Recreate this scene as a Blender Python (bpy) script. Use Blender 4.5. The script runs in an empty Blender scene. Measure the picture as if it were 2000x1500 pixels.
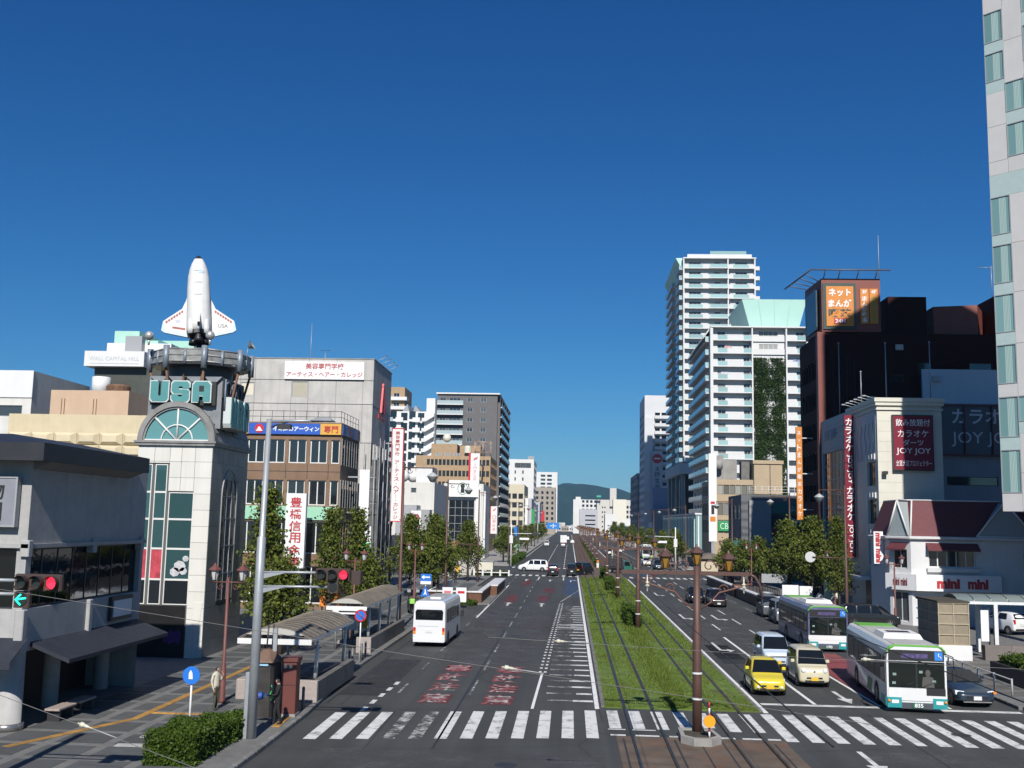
import bpy, math, random
from mathutils import Vector, Matrix

R = math.radians
random.seed(7)
SC = bpy.context.scene
COL = SC.collection

# ------------------------------------------------------------------ camera
cam_d = bpy.data.cameras.new("camera")
cam_d.sensor_width = 36.0
cam_d.lens = 36.9
cam_d.clip_start = 0.3
cam_d.clip_end = 20000
cam = bpy.data.objects.new("camera", cam_d)
COL.objects.link(cam)
cam.matrix_world = (Matrix.Translation((0, 0, 7.5)) @ Matrix.Rotation(R(3.28), 4, 'Z')
					@ Matrix.Rotation(R(97.5), 4, 'X') @ Matrix.Rotation(0.0202, 4, 'Z'))
SC.camera = cam

# ------------------------------------------------------------------ sky and sun
SUN_EL, SUN_AZ = 39.0, 3.2          # behind the camera, a little to its right
world = bpy.data.worlds.new("World")
SC.world = world
world.use_nodes = True
wn = world.node_tree.nodes
wn.clear()
w_out = wn.new("ShaderNodeOutputWorld")
w_bg = wn.new("ShaderNodeBackground")
w_sky = wn.new("ShaderNodeTexSky")
w_sky.sky_type = 'NISHITA'
w_sky.sun_disc = False
w_sky.sun_elevation = R(SUN_EL)
w_sky.sun_rotation = R(180 - SUN_AZ)
w_sky.altitude = 0
w_sky.air_density = 1.0
w_sky.dust_density = 0.2
w_sky.ozone_density = 5.0
w_bg.inputs["Strength"].default_value = 0.066
# one even colour grade of the whole sky: the deep autumn blue of the photograph
w_sep = wn.new("ShaderNodeSeparateColor")
w_com = wn.new("ShaderNodeCombineColor")
WL = world.node_tree.links
WL.new(w_sky.outputs[0], w_sep.inputs[0])
for _i, (_p, _k) in enumerate(((1.52, 0.145), (1.156, 0.51), (0.958, 1.05))):
	_a = wn.new("ShaderNodeMath")
	_a.operation = 'POWER'
	_a.inputs[1].default_value = _p
	_b = wn.new("ShaderNodeMath")
	_b.operation = 'MULTIPLY'
	_b.inputs[1].default_value = _k
	WL.new(w_sep.outputs[_i], _a.inputs[0])
	WL.new(_a.outputs[0], _b.inputs[0])
	WL.new(_b.outputs[0], w_com.inputs[_i])
WL.new(w_com.outputs[0], w_bg.inputs[0])
world.node_tree.links.new(w_bg.outputs[0], w_out.inputs[0])

sun_d = bpy.data.lights.new("sun", 'SUN')
sun_d.energy = 5.0
sun_d.angle = R(0.55)
sun_d.color = (1.0, 0.955, 0.89)
sun = bpy.data.objects.new("sun", sun_d)
COL.objects.link(sun)
_to_sun = Vector((math.sin(R(SUN_AZ)) * math.cos(R(SUN_EL)), -math.cos(R(SUN_AZ)) * math.cos(R(SUN_EL)), math.sin(R(SUN_EL))))
sun.rotation_euler = _to_sun.to_track_quat('Z', 'Y').to_euler()

vs = SC.view_settings
vs.view_transform = 'Standard'
vs.look = 'None'
vs.exposure = 0.22
vs.gamma = 1.0
vs.use_curve_mapping = False
SC.cycles.max_bounces = 6
SC.cycles.diffuse_bounces = 2
SC.cycles.glossy_bounces = 3
SC.cycles.transmission_bounces = 4
SC.cycles.volume_bounces = 0
SC.cycles.caustics_reflective = False
SC.cycles.caustics_refractive = False
SC.cycles.use_denoising = True

# ------------------------------------------------------------------ materials
MATS = {}

def mat(name, col, rough=0.7, metal=0.0, var=0.0, scale=3.0, bump=0.0, bscale=None, spec=0.5, emit=None, estr=0.0,
		streak=0.0, objvar=0.0, coat=0.0, dirt=None, dirt_amt=0.0, dirt_scale=0.6, alpha=1.0, cells=None):
	"""Principled material: base colour, fractal variation, weather streaks running down, patches of dirt, relief."""
	if name in MATS:
		return MATS[name]
	m = bpy.data.materials.new(name)
	m.use_nodes = True
	nt = m.node_tree
	N, L = nt.nodes, nt.links
	bs = N["Principled BSDF"]
	bs.inputs["Roughness"].default_value = rough
	bs.inputs["Metallic"].default_value = metal
	bs.inputs["Specular IOR Level"].default_value = spec
	bs.inputs["Coat Weight"].default_value = coat
	bs.inputs["Coat Roughness"].default_value = 0.05
	c4 = (*col, 1.0)
	bs.inputs["Base Color"].default_value = c4
	if emit:
		bs.inputs["Emission Color"].default_value = (*emit, 1)
		bs.inputs["Emission Strength"].default_value = estr
	if alpha < 1:
		bs.inputs["Alpha"].default_value = alpha
	geo = None
	cur = None

	def pos():
		nonlocal geo
		if geo is None:
			geo = N.new("ShaderNodeNewGeometry")
		return geo.outputs["Position"]

	def mixc(a, b, fac, mode='MIX'):
		mx = N.new("ShaderNodeMix")
		mx.data_type = 'RGBA'
		mx.blend_type = mode
		for sock, v in ((6, a), (7, b)):
			if isinstance(v, tuple):
				mx.inputs[sock].default_value = v
			else:
				L.new(v, mx.inputs[sock])
		if isinstance(fac, float):
			mx.inputs[0].default_value = fac
		else:
			L.new(fac, mx.inputs[0])
		return mx.outputs[2]

	def noise(sc, vec, detail=6.0, rgh=0.6):
		n = N.new("ShaderNodeTexNoise")
		n.inputs["Scale"].default_value = sc
		n.inputs["Detail"].default_value = detail
		n.inputs["Roughness"].default_value = rgh
		L.new(vec, n.inputs["Vector"])
		return n.outputs["Fac"]

	def ramp(v, a, b):
		r = N.new("ShaderNodeMapRange")
		r.inputs[1].default_value = a
		r.inputs[2].default_value = b
		L.new(v, r.inputs[0])
		return r.outputs[0]

	cur = c4
	if var > 0:
		f = ramp(noise(scale, pos()), 0.3, 0.7)
		lo = tuple(max(0, c * (1 - var)) for c in col) + (1,)
		hi = tuple(min(1, c * (1 + var * 0.7)) for c in col) + (1,)
		cur = mixc(lo, hi, f)
	if streak > 0:
		mp = N.new("ShaderNodeMapping")
		mp.inputs["Scale"].default_value = (1.3, 1.3, 0.06)
		L.new(pos(), mp.inputs["Vector"])
		f = ramp(noise(2.2, mp.outputs[0], 8.0, 0.7), 0.48, 0.8)
		ml = N.new("ShaderNodeMath")
		ml.operation = 'MULTIPLY'
		ml.inputs[1].default_value = streak
		L.new(f, ml.inputs[0])
		cur = mixc(cur, tuple(c * 0.35 for c in col) + (1,), ml.outputs[0])
	if dirt:
		f = ramp(noise(dirt_scale, pos(), 9.0, 0.72), 0.5, 0.68)
		ml = N.new("ShaderNodeMath")
		ml.operation = 'MULTIPLY'
		ml.inputs[1].default_value = dirt_amt
		L.new(f, ml.inputs[0])
		cur = mixc(cur, (*dirt, 1), ml.outputs[0])
	if objvar > 0:
		oi = N.new("ShaderNodeObjectInfo")
		r = N.new("ShaderNodeMapRange")
		r.inputs[3].default_value = 1 - objvar
		r.inputs[4].default_value = 1 + objvar
		L.new(oi.outputs["Random"], r.inputs[0])
		cb = N.new("ShaderNodeVectorMath")
		cb.operation = 'SCALE'
		if isinstance(cur, tuple):
			cb.inputs[0].default_value = cur[:3]
		else:
			L.new(cur, cb.inputs[0])
		L.new(r.outputs[0], cb.inputs["Scale"])
		cur = cb.outputs[0]
	if not isinstance(cur, tuple):
		L.new(cur, bs.inputs["Base Color"])
	if bump > 0:
		b = N.new("ShaderNodeBump")
		b.inputs["Strength"].default_value = bump
		b.inputs["Distance"].default_value = 0.02
		L.new(noise(bscale or scale * 6, pos(), 4.0), b.inputs["Height"])
		L.new(b.outputs[0], bs.inputs["Normal"])
	MATS[name] = m
	return m

def glass(name, col=(0.02, 0.03, 0.035), rough=0.04, objvar=0.6, wav=0.0):
	m = mat(name, col, rough=rough, spec=0.9, objvar=objvar, bump=wav, bscale=0.7)
	return m

def leafmat(name, a, b):
	m = bpy.data.materials.new(name)
	m.use_nodes = True
	nt = m.node_tree
	N, L = nt.nodes, nt.links
	bs = N["Principled BSDF"]
	bs.inputs["Roughness"].default_value = 0.55
	bs.inputs["Specular IOR Level"].default_value = 0.25
	g = N.new("ShaderNodeNewGeometry")
	n = N.new("ShaderNodeTexNoise")
	n.inputs["Scale"].default_value = 1.7
	n.inputs["Detail"].default_value = 5
	L.new(g.outputs["Position"], n.inputs["Vector"])
	ad = N.new("ShaderNodeMath")
	ad.operation = 'ADD'
	L.new(g.outputs["Random Per Island"], ad.inputs[0])
	L.new(n.outputs["Fac"], ad.inputs[1])
	mr = N.new("ShaderNodeMapRange")
	mr.inputs[1].default_value = 0.35
	mr.inputs[2].default_value = 1.35
	L.new(ad.outputs[0], mr.inputs[0])
	mx = N.new("ShaderNodeMix")
	mx.data_type = 'RGBA'
	mx.inputs[6].default_value = (*a, 1)
	mx.inputs[7].default_value = (*b, 1)
	L.new(mr.outputs[0], mx.inputs[0])
	L.new(mx.outputs[2], bs.inputs["Base Color"])
	tr = N.new("ShaderNodeBsdfTranslucent")
	L.new(mx.outputs[2], tr.inputs["Color"])
	ms = N.new("ShaderNodeMixShader")
	ms.inputs[0].default_value = 0.25
	L.new(bs.outputs[0], ms.inputs[1])
	L.new(tr.outputs[0], ms.inputs[2])
	L.new(ms.outputs[0], N["Material Output"].inputs["Surface"])
	MATS[name] = m
	return m

# ------------------------------------------------------------------ mesh builder
class MB:
	def __init__(s):
		s.v, s.f, s.mi, s.sm = [], [], [], []
		s.m = 0
		s.smooth = False

	def face(s, idx):
		s.f.append(idx)
		s.mi.append(s.m)
		s.sm.append(s.smooth)

	def poly(s, pts):
		n = len(s.v)
		s.v += [tuple(p) for p in pts]
		s.face(tuple(range(n, n + len(pts))))
		return s

	def box(s, x0, x1, y0, y1, z0, z1, rz=0.0, c=None):
		if x0 > x1: x0, x1 = x1, x0
		if y0 > y1: y0, y1 = y1, y0
		if z0 > z1: z0, z1 = z1, z0
		P = [(x, y, z) for z in (z0, z1) for x, y in ((x0, y0), (x1, y0), (x1, y1), (x0, y1))]
		if rz:
			cx, cy = c or ((x0 + x1) / 2, (y0 + y1) / 2)
			ca, sa = math.cos(rz), math.sin(rz)
			P = [(cx + (x - cx) * ca - (y - cy) * sa, cy + (x - cx) * sa + (y - cy) * ca, z) for x, y, z in P]
		n = len(s.v)
		s.v += P
		for q in ((3, 2, 1, 0), (4, 5, 6, 7), (0, 1, 5, 4), (1, 2, 6, 5), (2, 3, 7, 6), (3, 0, 4, 7)):
			s.face(tuple(n + i for i in q))
		return s

	def bbox(s, x0, x1, y0, y1, z0, z1, b=0.02):
		"""box whose vertical and top edges are chamfered"""
		o = [(x0 + b, y0), (x1 - b, y0), (x1, y0 + b), (x1, y1 - b), (x1 - b, y1), (x0 + b, y1), (x0, y1 - b), (x0, y0 + b)]
		i = [(x0 + b, y0 + b), (x1 - b, y0 + b), (x1 - b, y0 + b), (x1 - b, y1 - b), (x1 - b, y1 - b), (x0 + b, y1 - b), (x0 + b, y1 - b), (x0 + b, y0 + b)]
		rings = [[(x, y, z0) for x, y in o], [(x, y, z1 - b) for x, y in o], [(x, y, z1) for x, y in i]]
		s.loft(rings, cap=(True, True))
		return s

	def loft(s, rings, closed=True, cap=(False, False)):
		n0 = len(s.v)
		k = len(rings[0])
		for r in rings:
			s.v += [tuple(p) for p in r]
		for a in range(len(rings) - 1):
			for i in range(k if closed else k - 1):
				j = (i + 1) % k
				s.face((n0 + a * k + i, n0 + a * k + j, n0 + (a + 1) * k + j, n0 + (a + 1) * k + i))
		if cap[0]:
			s.face(tuple(n0 + i for i in reversed(range(k))))
		if cap[1]:
			s.face(tuple(n0 + (len(rings) - 1) * k + i for i in range(k)))
		return s

	def prism(s, pts, axis, a, b):
		"""2D polygon extruded along axis: 'x' -> pts (y,z); 'y' -> pts (x,z); 'z' -> pts (x,y)"""
		def P(p, t):
			return (t, p[0], p[1]) if axis == 'x' else (p[0], t, p[1]) if axis == 'y' else (p[0], p[1], t)
		ar = sum(pts[i][0] * pts[(i + 1) % len(pts)][1] - pts[(i + 1) % len(pts)][0] * pts[i][1] for i in range(len(pts)))
		flip = (ar < 0) != (axis == 'y')
		pts = list(reversed(pts)) if flip else list(pts)
		if a > b: a, b = b, a
		return s.loft([[P(p, a) for p in pts], [P(p, b) for p in pts]], cap=(True, True))

	def cyl(s, p0, p1, r0, r1=None, n=10, cap=True):
		r1 = r0 if r1 is None else r1
		return s.tube([p0, p1], [r0, r1], n, cap)

	def tube(s, path, r, n=8, cap=True):
		path = [Vector(p) for p in path]
		rs = r if isinstance(r, (list, tuple)) else [r] * len(path)
		rings = []
		d0 = (path[1] - path[0]).normalized()
		u = d0.orthogonal().normalized() if abs(d0.z) < 0.99 else Vector((1, 0, 0))
		for i, p in enumerate(path):
			d = (path[min(i + 1, len(path) - 1)] - path[max(i - 1, 0)]).normalized()
			u = (u - d * u.dot(d)).normalized()
			w = d.cross(u)
			rings.append([p + (u * math.cos(2 * math.pi * k / n) + w * math.sin(2 * math.pi * k / n)) * rs[i] for k in range(n)])
		sm = s.smooth
		s.smooth = True
		s.loft(rings)
		s.smooth = False
		if cap:
			n0 = len(s.v)
			k = len(rings) * n
			s.face(tuple(n0 - k + i for i in reversed(range(n))))
			s.face(tuple(n0 - n + i for i in range(n)))
		s.smooth = sm
		return s

	def lathe(s, prof, c=(0, 0, 0), n=12, axis='z', a0=0.0, a1=None):
		"""profile of (radius, height) turned about an axis through c"""
		full = a1 is None
		a1 = a0 + 2 * math.pi if full else a1
		rings = []
		for r, h in prof:
			ring = []
			for k in range(n if full else n + 1):
				t = a0 + (a1 - a0) * k / n
				x, y = r * math.cos(t), r * math.sin(t)
				p = (x, y, h) if axis == 'z' else (h, x, y) if axis == 'x' else (y, h, x)
				ring.append((c[0] + p[0], c[1] + p[1], c[2] + p[2]))
			rings.append(ring)
		return s.loft(rings, closed=full)

	def sphere(s, c, r, n=10, sq=(1, 1, 1)):
		sm = s.smooth
		s.smooth = True
		m = n // 2 + 1
		rings = []
		for a in range(m + 1):
			t = math.pi * a / m - math.pi / 2
			rr = max(math.cos(t), 1e-3)
			rings.append([(c[0] + r * sq[0] * rr * math.cos(2 * math.pi * k / n), c[1] + r * sq[1] * rr * math.sin(2 * math.pi * k / n),
						c[2] + r * sq[2] * math.sin(t)) for k in range(n)])
		s.loft(rings)
		s.smooth = sm
		return s

	def xf(s, M, start=0):
		for i in range(start, len(s.v)):
			s.v[i] = tuple(M @ Vector(s.v[i]))
		return s

	def mesh(s, name, mats, shift=None):
		me = bpy.data.meshes.new(name)
		v = s.v if shift is None else [(p[0] - shift[0], p[1] - shift[1], p[2] - shift[2]) for p in s.v]
		me.from_pydata(v, [], s.f)
		for m in (mats if isinstance(mats, (list, tuple)) else [mats]):
			me.materials.append(m)
		me.polygons.foreach_set("material_index", s.mi)
		me.polygons.foreach_set("use_smooth", s.sm)
		me.update()
		return me

BASE = {}

def thing(name, label, cat, loc=(0, 0, 0), rz=0.0, group=None):
	o = bpy.data.objects.new(name, None)
	o.empty_display_size = 0.3
	COL.objects.link(o)
	o.location = loc
	o.rotation_euler = (0, 0, rz)
	o["label"], o["category"] = label, cat
	if group:
		o["group"] = group
	BASE[o] = Vector(loc)
	return o

def raw(name, me, parent=None, loc=(0, 0, 0), rz=0.0):
	o = bpy.data.objects.new(name, me)
	COL.objects.link(o)
	o.location = loc
	if rz:
		o.rotation_euler = (0, 0, rz)
	if parent is not None:
		o.parent = parent
	BASE[o] = BASE.get(parent, Vector((0, 0, 0)))
	return o

def part(name, mb, mats, parent, label=None, local=False):
	"""one mesh object under a thing; vertices are world coordinates unless local"""
	sh = None if local else BASE[parent]
	o = raw(name, mb.mesh(name, mats, sh), parent)
	if label:
		o["label"] = label
	return o

def solo(name, mb, mats, label, cat, group=None, kind=None, loc=None):
	o = raw(name, mb.mesh(name, mats, loc), None, loc or (0, 0, 0))
	if kind:
		o["kind"] = kind
	o["label"] = label
	if cat:
		o["category"] = cat
	if group:
		o["group"] = group
	BASE[o] = Vector(loc or (0, 0, 0))
	return o

def struct(name, mb, mats, parent=None):
	o = raw(name, mb.mesh(name, mats, BASE.get(parent)), parent)
	if parent is None:
		o["kind"] = "structure"
	return o

def kids(o):
	return [c for c in ALLKIDS.get(o, [])]

def clone(src, loc, rz=0.0, label=None, name=None, scale=None):
	"""copy of a thing with copies of its parts and sub-parts"""
	c = src.copy()
	COL.objects.link(c)
	c.location = loc
	c.rotation_euler = (0, 0, rz)
	if scale:
		c.scale = (scale, scale, scale)
	if label:
		c["label"] = label
	BASE[c] = Vector(loc)

	def rec(a, b):
		for ch in a.children:
			k = ch.copy()
			COL.objects.link(k)
			k.parent = b
			rec(ch, k)
	rec(src, c)
	return c

# ------------------------------------------------------------------ lettering
FONT_CACHE = {}

def glyphs(body, bold=0.0, depth=0.0, sp=1.0):
	key = (body, bold, depth, sp)
	if key in FONT_CACHE:
		return FONT_CACHE[key]
	cu = bpy.data.curves.new("lettering", 'FONT')
	cu.body = body
	cu.size = 1.0
	cu.resolution_u = 3
	cu.offset = bold
	cu.extrude = depth
	cu.space_character = sp
	cu.space_line = 1.05
	cu.align_x = 'CENTER'
	o = bpy.data.objects.new("lettering", cu)
	me = bpy.data.meshes.new_from_object(o)
	vs_ = [v.co.copy() for v in me.vertices]
	fs_ = [tuple(p.vertices) for p in me.polygons]
	bpy.data.objects.remove(o)
	bpy.data.curves.remove(cu)
	bpy.data.meshes.remove(me)
	FONT_CACHE[key] = (vs_, fs_)
	return FONT_CACHE[key]

def letters(parent, name, body, m, c, w, h, U=(1, 0, 0), V=(0, 0, 1), bold=0.0, depth=0.02, keep=True, vertical=False, sp=1.0):
	"""flat lettering fitted into a w x h box centred on world point c; U runs along the line, V up"""
	U, V, c = Vector(U), Vector(V), Vector(c)
	Nn = U.cross(V)
	rows = list(body) if vertical else [body]
	mb = MB()
	n = len(rows)
	for i, t in enumerate(rows):
		if t == ' ':
			continue
		t2 = {'ー': '|', '・': '・'}.get(t, t) if vertical else t
		vs_, fs_ = glyphs(t2, bold, 0.0, sp)
		if not vs_:
			continue
		x0, x1 = min(v.x for v in vs_), max(v.x for v in vs_)
		y0, y1 = min(v.y for v in vs_), max(v.y for v in vs_)
		bw, bh = (w, h / n * 0.86) if vertical else (w, h)
		sx = bw / max(x1 - x0, 1e-4)
		sy = bh / max(y1 - y0, 1e-4)
		if vertical:
			if t in 'ー・ィッ':
				sx = sy = min(w, h / n) / 1.0 * 0.95
			else:
				k = min(sx, sy)
				sx = min(sx, k * 1.25)
				sy = min(sy, k * 1.25)
		elif keep:
			sx = sy = min(sx, sy)
		cc = c + V * (h / 2 - h / n * (i + 0.5)) if vertical else c
		n0 = len(mb.v)
		cx, cy = (x0 + x1) / 2, (y0 + y1) / 2
		mb.v += [tuple(cc + U * ((v.x - cx) * sx) + V * ((v.y - cy) * sy) + Nn * depth) for v in vs_]
		for f in fs_:
			mb.face(tuple(n0 + k for k in f))
	return part(name, mb, m, parent)

# ------------------------------------------------------------------ facades
def wall(mb, o, U, width, height, holes=(), rev=0.12, v0=0.0):
	"""plane wall with rectangular openings (u0,u1,v0,v1) and reveals; o = lower left corner, U = unit direction"""
	o, U = Vector(o), Vector(U)
	Z = Vector((0, 0, 1))
	N = U.cross(Z)
	us = sorted({0.0, width, *[h[0] for h in holes], *[h[1] for h in holes]})
	vz = sorted({v0, height, *[h[2] for h in holes], *[h[3] for h in holes]})

	def P(u, v, w=0.0):
		return o + U * u + Z * v + N * w
	for a in range(len(us) - 1):
		run = None
		for b in range(len(vz) - 1):
			um, vm = (us[a] + us[a + 1]) / 2, (vz[b] + vz[b + 1]) / 2
			if any(h[0] < um < h[1] and h[2] < vm < h[3] for h in holes):
				if run is not None:
					mb.poly([P(us[a], run), P(us[a + 1], run), P(us[a + 1], vz[b]), P(us[a], vz[b])])
					run = None
			elif run is None:
				run = vz[b]
		if run is not None:
			mb.poly([P(us[a], run), P(us[a + 1], run), P(us[a + 1], vz[-1]), P(us[a], vz[-1])])
	for h in holes:
		a, b, c, d = h[:4]
		r = -rev
		mb.poly([P(a, c), P(b, c), P(b, c, r), P(a, c, r)])
		mb.poly([P(a, d, r), P(b, d, r), P(b, d), P(a, d)])
		mb.poly([P(a, c, r), P(a, d, r), P(a, d), P(a, c)])
		mb.poly([P(b, c), P(b, d), P(b, d, r), P(b, c, r)])
	return mb

WIN = {}

def win_mesh(w, h, nx, nz, fw, fm, gm):
	key = (round(w, 2), round(h, 2), nx, nz, fw, fm.name, gm.name)
	if key in WIN:
		return WIN[key]
	f = MB()
	d = 0.05
	f.box(-w / 2, -w / 2 + fw, 0, d, 0, h).box(w / 2 - fw, w / 2, 0, d, 0, h)
	f.box(-w / 2 + fw, w / 2 - fw, 0, d, 0, fw).box(-w / 2 + fw, w / 2 - fw, 0, d, h - fw, h)
	for i in range(1, nx):
		x = -w / 2 + w * i / nx
		f.box(x - fw / 2, x + fw / 2, 0.003, d, fw, h - fw)
	for i in range(1, nz):
		z = h * i / nz
		f.box(-w / 2 + fw, w / 2 - fw, 0.006, d - 0.003, z - fw / 2, z + fw / 2)
	g = MB()
	g.box(-w / 2 + fw * 0.5, w / 2 - fw * 0.5, 0.025, 0.035, fw * 0.5, h - fw * 0.5)
	WIN[key] = (f.mesh("window", fm), g.mesh("pane", gm))
	return WIN[key]

def window(parent, o, U, hole, fm, gm, nx=1, nz=1, fw=0.06, rev=0.1, name="window"):
	"""a window (frame) with its pane, set into an opening of a wall() with the same o and U"""
	o, U = Vector(o), Vector(U)
	N = U.cross(Vector((0, 0, 1)))
	a, b, c, d = hole[:4]
	f, g = win_mesh(b - a, d - c, nx, nz, fw, fm, gm)
	p = o + U * (a + b) / 2 + Vector((0, 0, c)) - N * rev
	w = raw(name, f, parent, p - BASE[parent], math.atan2(U.y, U.x))
	raw("pane", g, w)
	return w

def slab_roof(mb, x0, x1, y0, y1, z, par=0.6, t=0.25):
	"""flat roof with a parapet of real thickness"""
	mb.box(x0 + t, x1 - t, y0 + t, y1 - t, z - 0.3, z - par)
	return mb

# ================================================================== ground, road, pavements
def road_material():
	m = bpy.data.materials.new("asphalt")
	m.use_nodes = True
	N, L = m.node_tree.nodes, m.node_tree.links
	bs = N["Principled BSDF"]
	g = N.new("ShaderNodeNewGeometry")

	def noise(sc, vec, det=6, ro=0.6):
		n = N.new("ShaderNodeTexNoise")
		n.inputs["Scale"].default_value = sc
		n.inputs["Detail"].default_value = det
		n.inputs["Roughness"].default_value = ro
		L.new(vec, n.inputs["Vector"])
		return n.outputs["Fac"]

	def mapping(s):
		mp = N.new("ShaderNodeMapping")
		mp.inputs["Scale"].default_value = s
		L.new(g.outputs["Position"], mp.inputs["Vector"])
		return mp.outputs[0]

	def mr(v, a, b, c, d):
		r = N.new("ShaderNodeMapRange")
		for i, x in enumerate((a, b, c, d)):
			r.inputs[i + 1].default_value = x
		L.new(v, r.inputs[0])
		return r.outputs[0]

	def mul(a, b):
		k = N.new("ShaderNodeMath")
		k.operation = 'MULTIPLY'
		L.new(a, k.inputs[0])
		L.new(b, k.inputs[1])
		return k.outputs[0]
	tracks = mr(noise(1.0, mapping((0.9, 0.018, 1)), 4), 0.3, 0.7, 0.78, 1.2)
	patch = mr(noise(0.11, g.outputs["Position"], 8, 0.65), 0.35, 0.65, 0.86, 1.12)
	cross = mr(noise(1.0, mapping((0.05, 0.55, 1)), 5), 0.3, 0.7, 0.92, 1.07)
	grain = mr(noise(38.0, g.outputs["Position"], 3, 0.7), 0.25, 0.75, 0.72, 1.3)
	vo = N.new("ShaderNodeTexVoronoi")
	vo.feature = 'DISTANCE_TO_EDGE'
	vo.inputs["Scale"].default_value = 0.16
	wv = N.new("ShaderNodeVectorMath")
	wv.operation = 'ADD'
	nz = N.new("ShaderNodeTexNoise")
	nz.inputs["Scale"].default_value = 0.8
	nz.inputs["Detail"].default_value = 5
	sc = N.new("ShaderNodeVectorMath")
	sc.operation = 'SCALE'
	sc.inputs["Scale"].default_value = 1.3
	L.new(nz.outputs["Color"], sc.inputs[0])
	L.new(g.outputs["Position"], wv.inputs[0])
	L.new(sc.outputs[0], wv.inputs[1])
	L.new(wv.outputs[0], vo.inputs["Vector"])
	crack = mr(vo.outputs["Distance"], 0.0, 0.008, 0.55, 1.0)
	v = mul(mul(mul(tracks, patch), mul(cross, grain)), crack)
	cb = N.new("ShaderNodeVectorMath")
	cb.operation = 'SCALE'
	cb.inputs[0].default_value = (0.052, 0.054, 0.053)
	L.new(v, cb.inputs["Scale"])
	L.new(cb.outputs[0], bs.inputs["Base Color"])
	bs.inputs["Roughness"].default_value = 0.82
	bs.inputs["Specular IOR Level"].default_value = 0.35
	b = N.new("ShaderNodeBump")
	b.inputs["Strength"].default_value = 0.35
	b.inputs["Distance"].default_value = 0.01
	L.new(noise(55, g.outputs["Position"], 3), b.inputs["Height"])
	L.new(b.outputs[0], bs.inputs["Normal"])
	MATS["asphalt"] = m
	return m

def paint_material(name, col, wear, scale=1.6, soft=0.1):
	"""road paint rubbed away in patches"""
	m = bpy.data.materials.new(name)
	m.use_nodes = True
	N, L = m.node_tree.nodes, m.node_tree.links
	bs = N["Principled BSDF"]
	bs.inputs["Base Color"].default_value = (*col, 1)
	bs.inputs["Roughness"].default_value = 0.7
	g = N.new("ShaderNodeNewGeometry")
	n = N.new("ShaderNodeTexNoise")
	n.inputs["Scale"].default_value = scale
	n.inputs["Detail"].default_value = 10
	n.inputs["Roughness"].default_value = 0.75
	L.new(g.outputs["Position"], n.inputs["Vector"])
	r = N.new("ShaderNodeMapRange")
	r.inputs[1].default_value = wear - soft
	r.inputs[2].default_value = wear + soft
	L.new(n.outputs["Fac"], r.inputs[0])
	L.new(r.outputs[0], bs.inputs["Alpha"])
	MATS[name] = m
	return m

M_ASPH = road_material()
M_WHITE_PAINT = paint_material("white road paint", (0.62, 0.62, 0.6), 0.40, 1.5, 0.10)
M_WORN_PAINT = paint_material("worn white road paint", (0.6, 0.6, 0.58), 0.55, 1.7, 0.09)
M_LINE_PAINT = paint_material("lane paint", (0.7, 0.7, 0.68), 0.35, 2.0, 0.1)
M_RED_PAINT = paint_material("red road paint", (0.2, 0.04, 0.045), 0.53, 1.6, 0.2)
M_REDLANE = paint_material("red bus lane", (0.22, 0.05, 0.05), 0.36, 0.9, 0.12)
M_BLUE_PAINT = paint_material("blue road paint", (0.05, 0.12, 0.28), 0.58, 0.9, 0.2)
M_CONC = mat("concrete", (0.30, 0.29, 0.27), 0.85, var=0.25, scale=1.2, bump=0.3, bscale=18, dirt=(0.12, 0.11, 0.10), dirt_amt=0.6)
M_CONC_D = mat("dark concrete", (0.16, 0.155, 0.145), 0.85, var=0.25, scale=1.5, bump=0.3, dirt=(0.07, 0.065, 0.06), dirt_amt=0.6)
M_PAVE_D = mat("dark paving", (0.078, 0.082, 0.083), 0.8, var=0.16, scale=2.2, bump=0.25, bscale=30, objvar=0.16, dirt=(0.06, 0.06, 0.058), dirt_amt=0.45)
M_PAVE_L = mat("light paving", (0.16, 0.158, 0.152), 0.8, var=0.2, scale=2.5, bump=0.25, bscale=30, dirt=(0.10, 0.098, 0.093), dirt_amt=0.55, dirt_scale=0.9)
M_TACT = mat("yellow tactile paving", (0.40, 0.22, 0.055), 0.75, var=0.2, scale=4, objvar=0.14, dirt=(0.2, 0.13, 0.06), dirt_amt=0.5)
M_KERB = mat("kerb stone", (0.17, 0.165, 0.155), 0.85, var=0.3, scale=3, objvar=0.12, bump=0.3)
M_SOIL = mat("soil", (0.055, 0.045, 0.03), 0.95, var=0.4, scale=4)
M_GRASSBED = mat("grass mat", (0.10, 0.165, 0.022), 0.95, var=0.45, scale=1.1, bump=0.6, bscale=30, dirt=(0.085, 0.06, 0.03), dirt_amt=0.85, dirt_scale=0.33)
M_RAIL = mat("rail steel", (0.07, 0.06, 0.055), 0.38, metal=0.7, var=0.4, scale=2)
M_TRACKSLAB = mat("track slab", (0.115, 0.085, 0.062), 0.85, var=0.35, scale=0.9, bump=0.3, dirt=(0.15, 0.07, 0.035), dirt_amt=0.75, dirt_scale=0.7)
M_BALLAST = mat("rusty track bed", (0.10, 0.055, 0.035), 0.95, var=0.35, scale=2.5, bump=0.8, bscale=12)

g = MB()
g.poly([(-6000, -200, -0.06), (6000, -200, -0.06), (6000, 9000, -0.06), (-6000, 9000, -0.06)])
struct("ground", g, mat("town ground", (0.12, 0.125, 0.10), 0.9, var=0.4, scale=0.03))

g = MB()
for y0, y1 in ((-8, 60), (60, 160), (160, 420), (420, 1100)):
	g.poly([(-75, y0, 0), (75, y0, 0), (75, y1, 0), (-75, y1, 0)])
road = struct("road", g, M_ASPH)
BASE[road] = Vector((0, 0, 0))

ZM = 0.004

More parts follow.
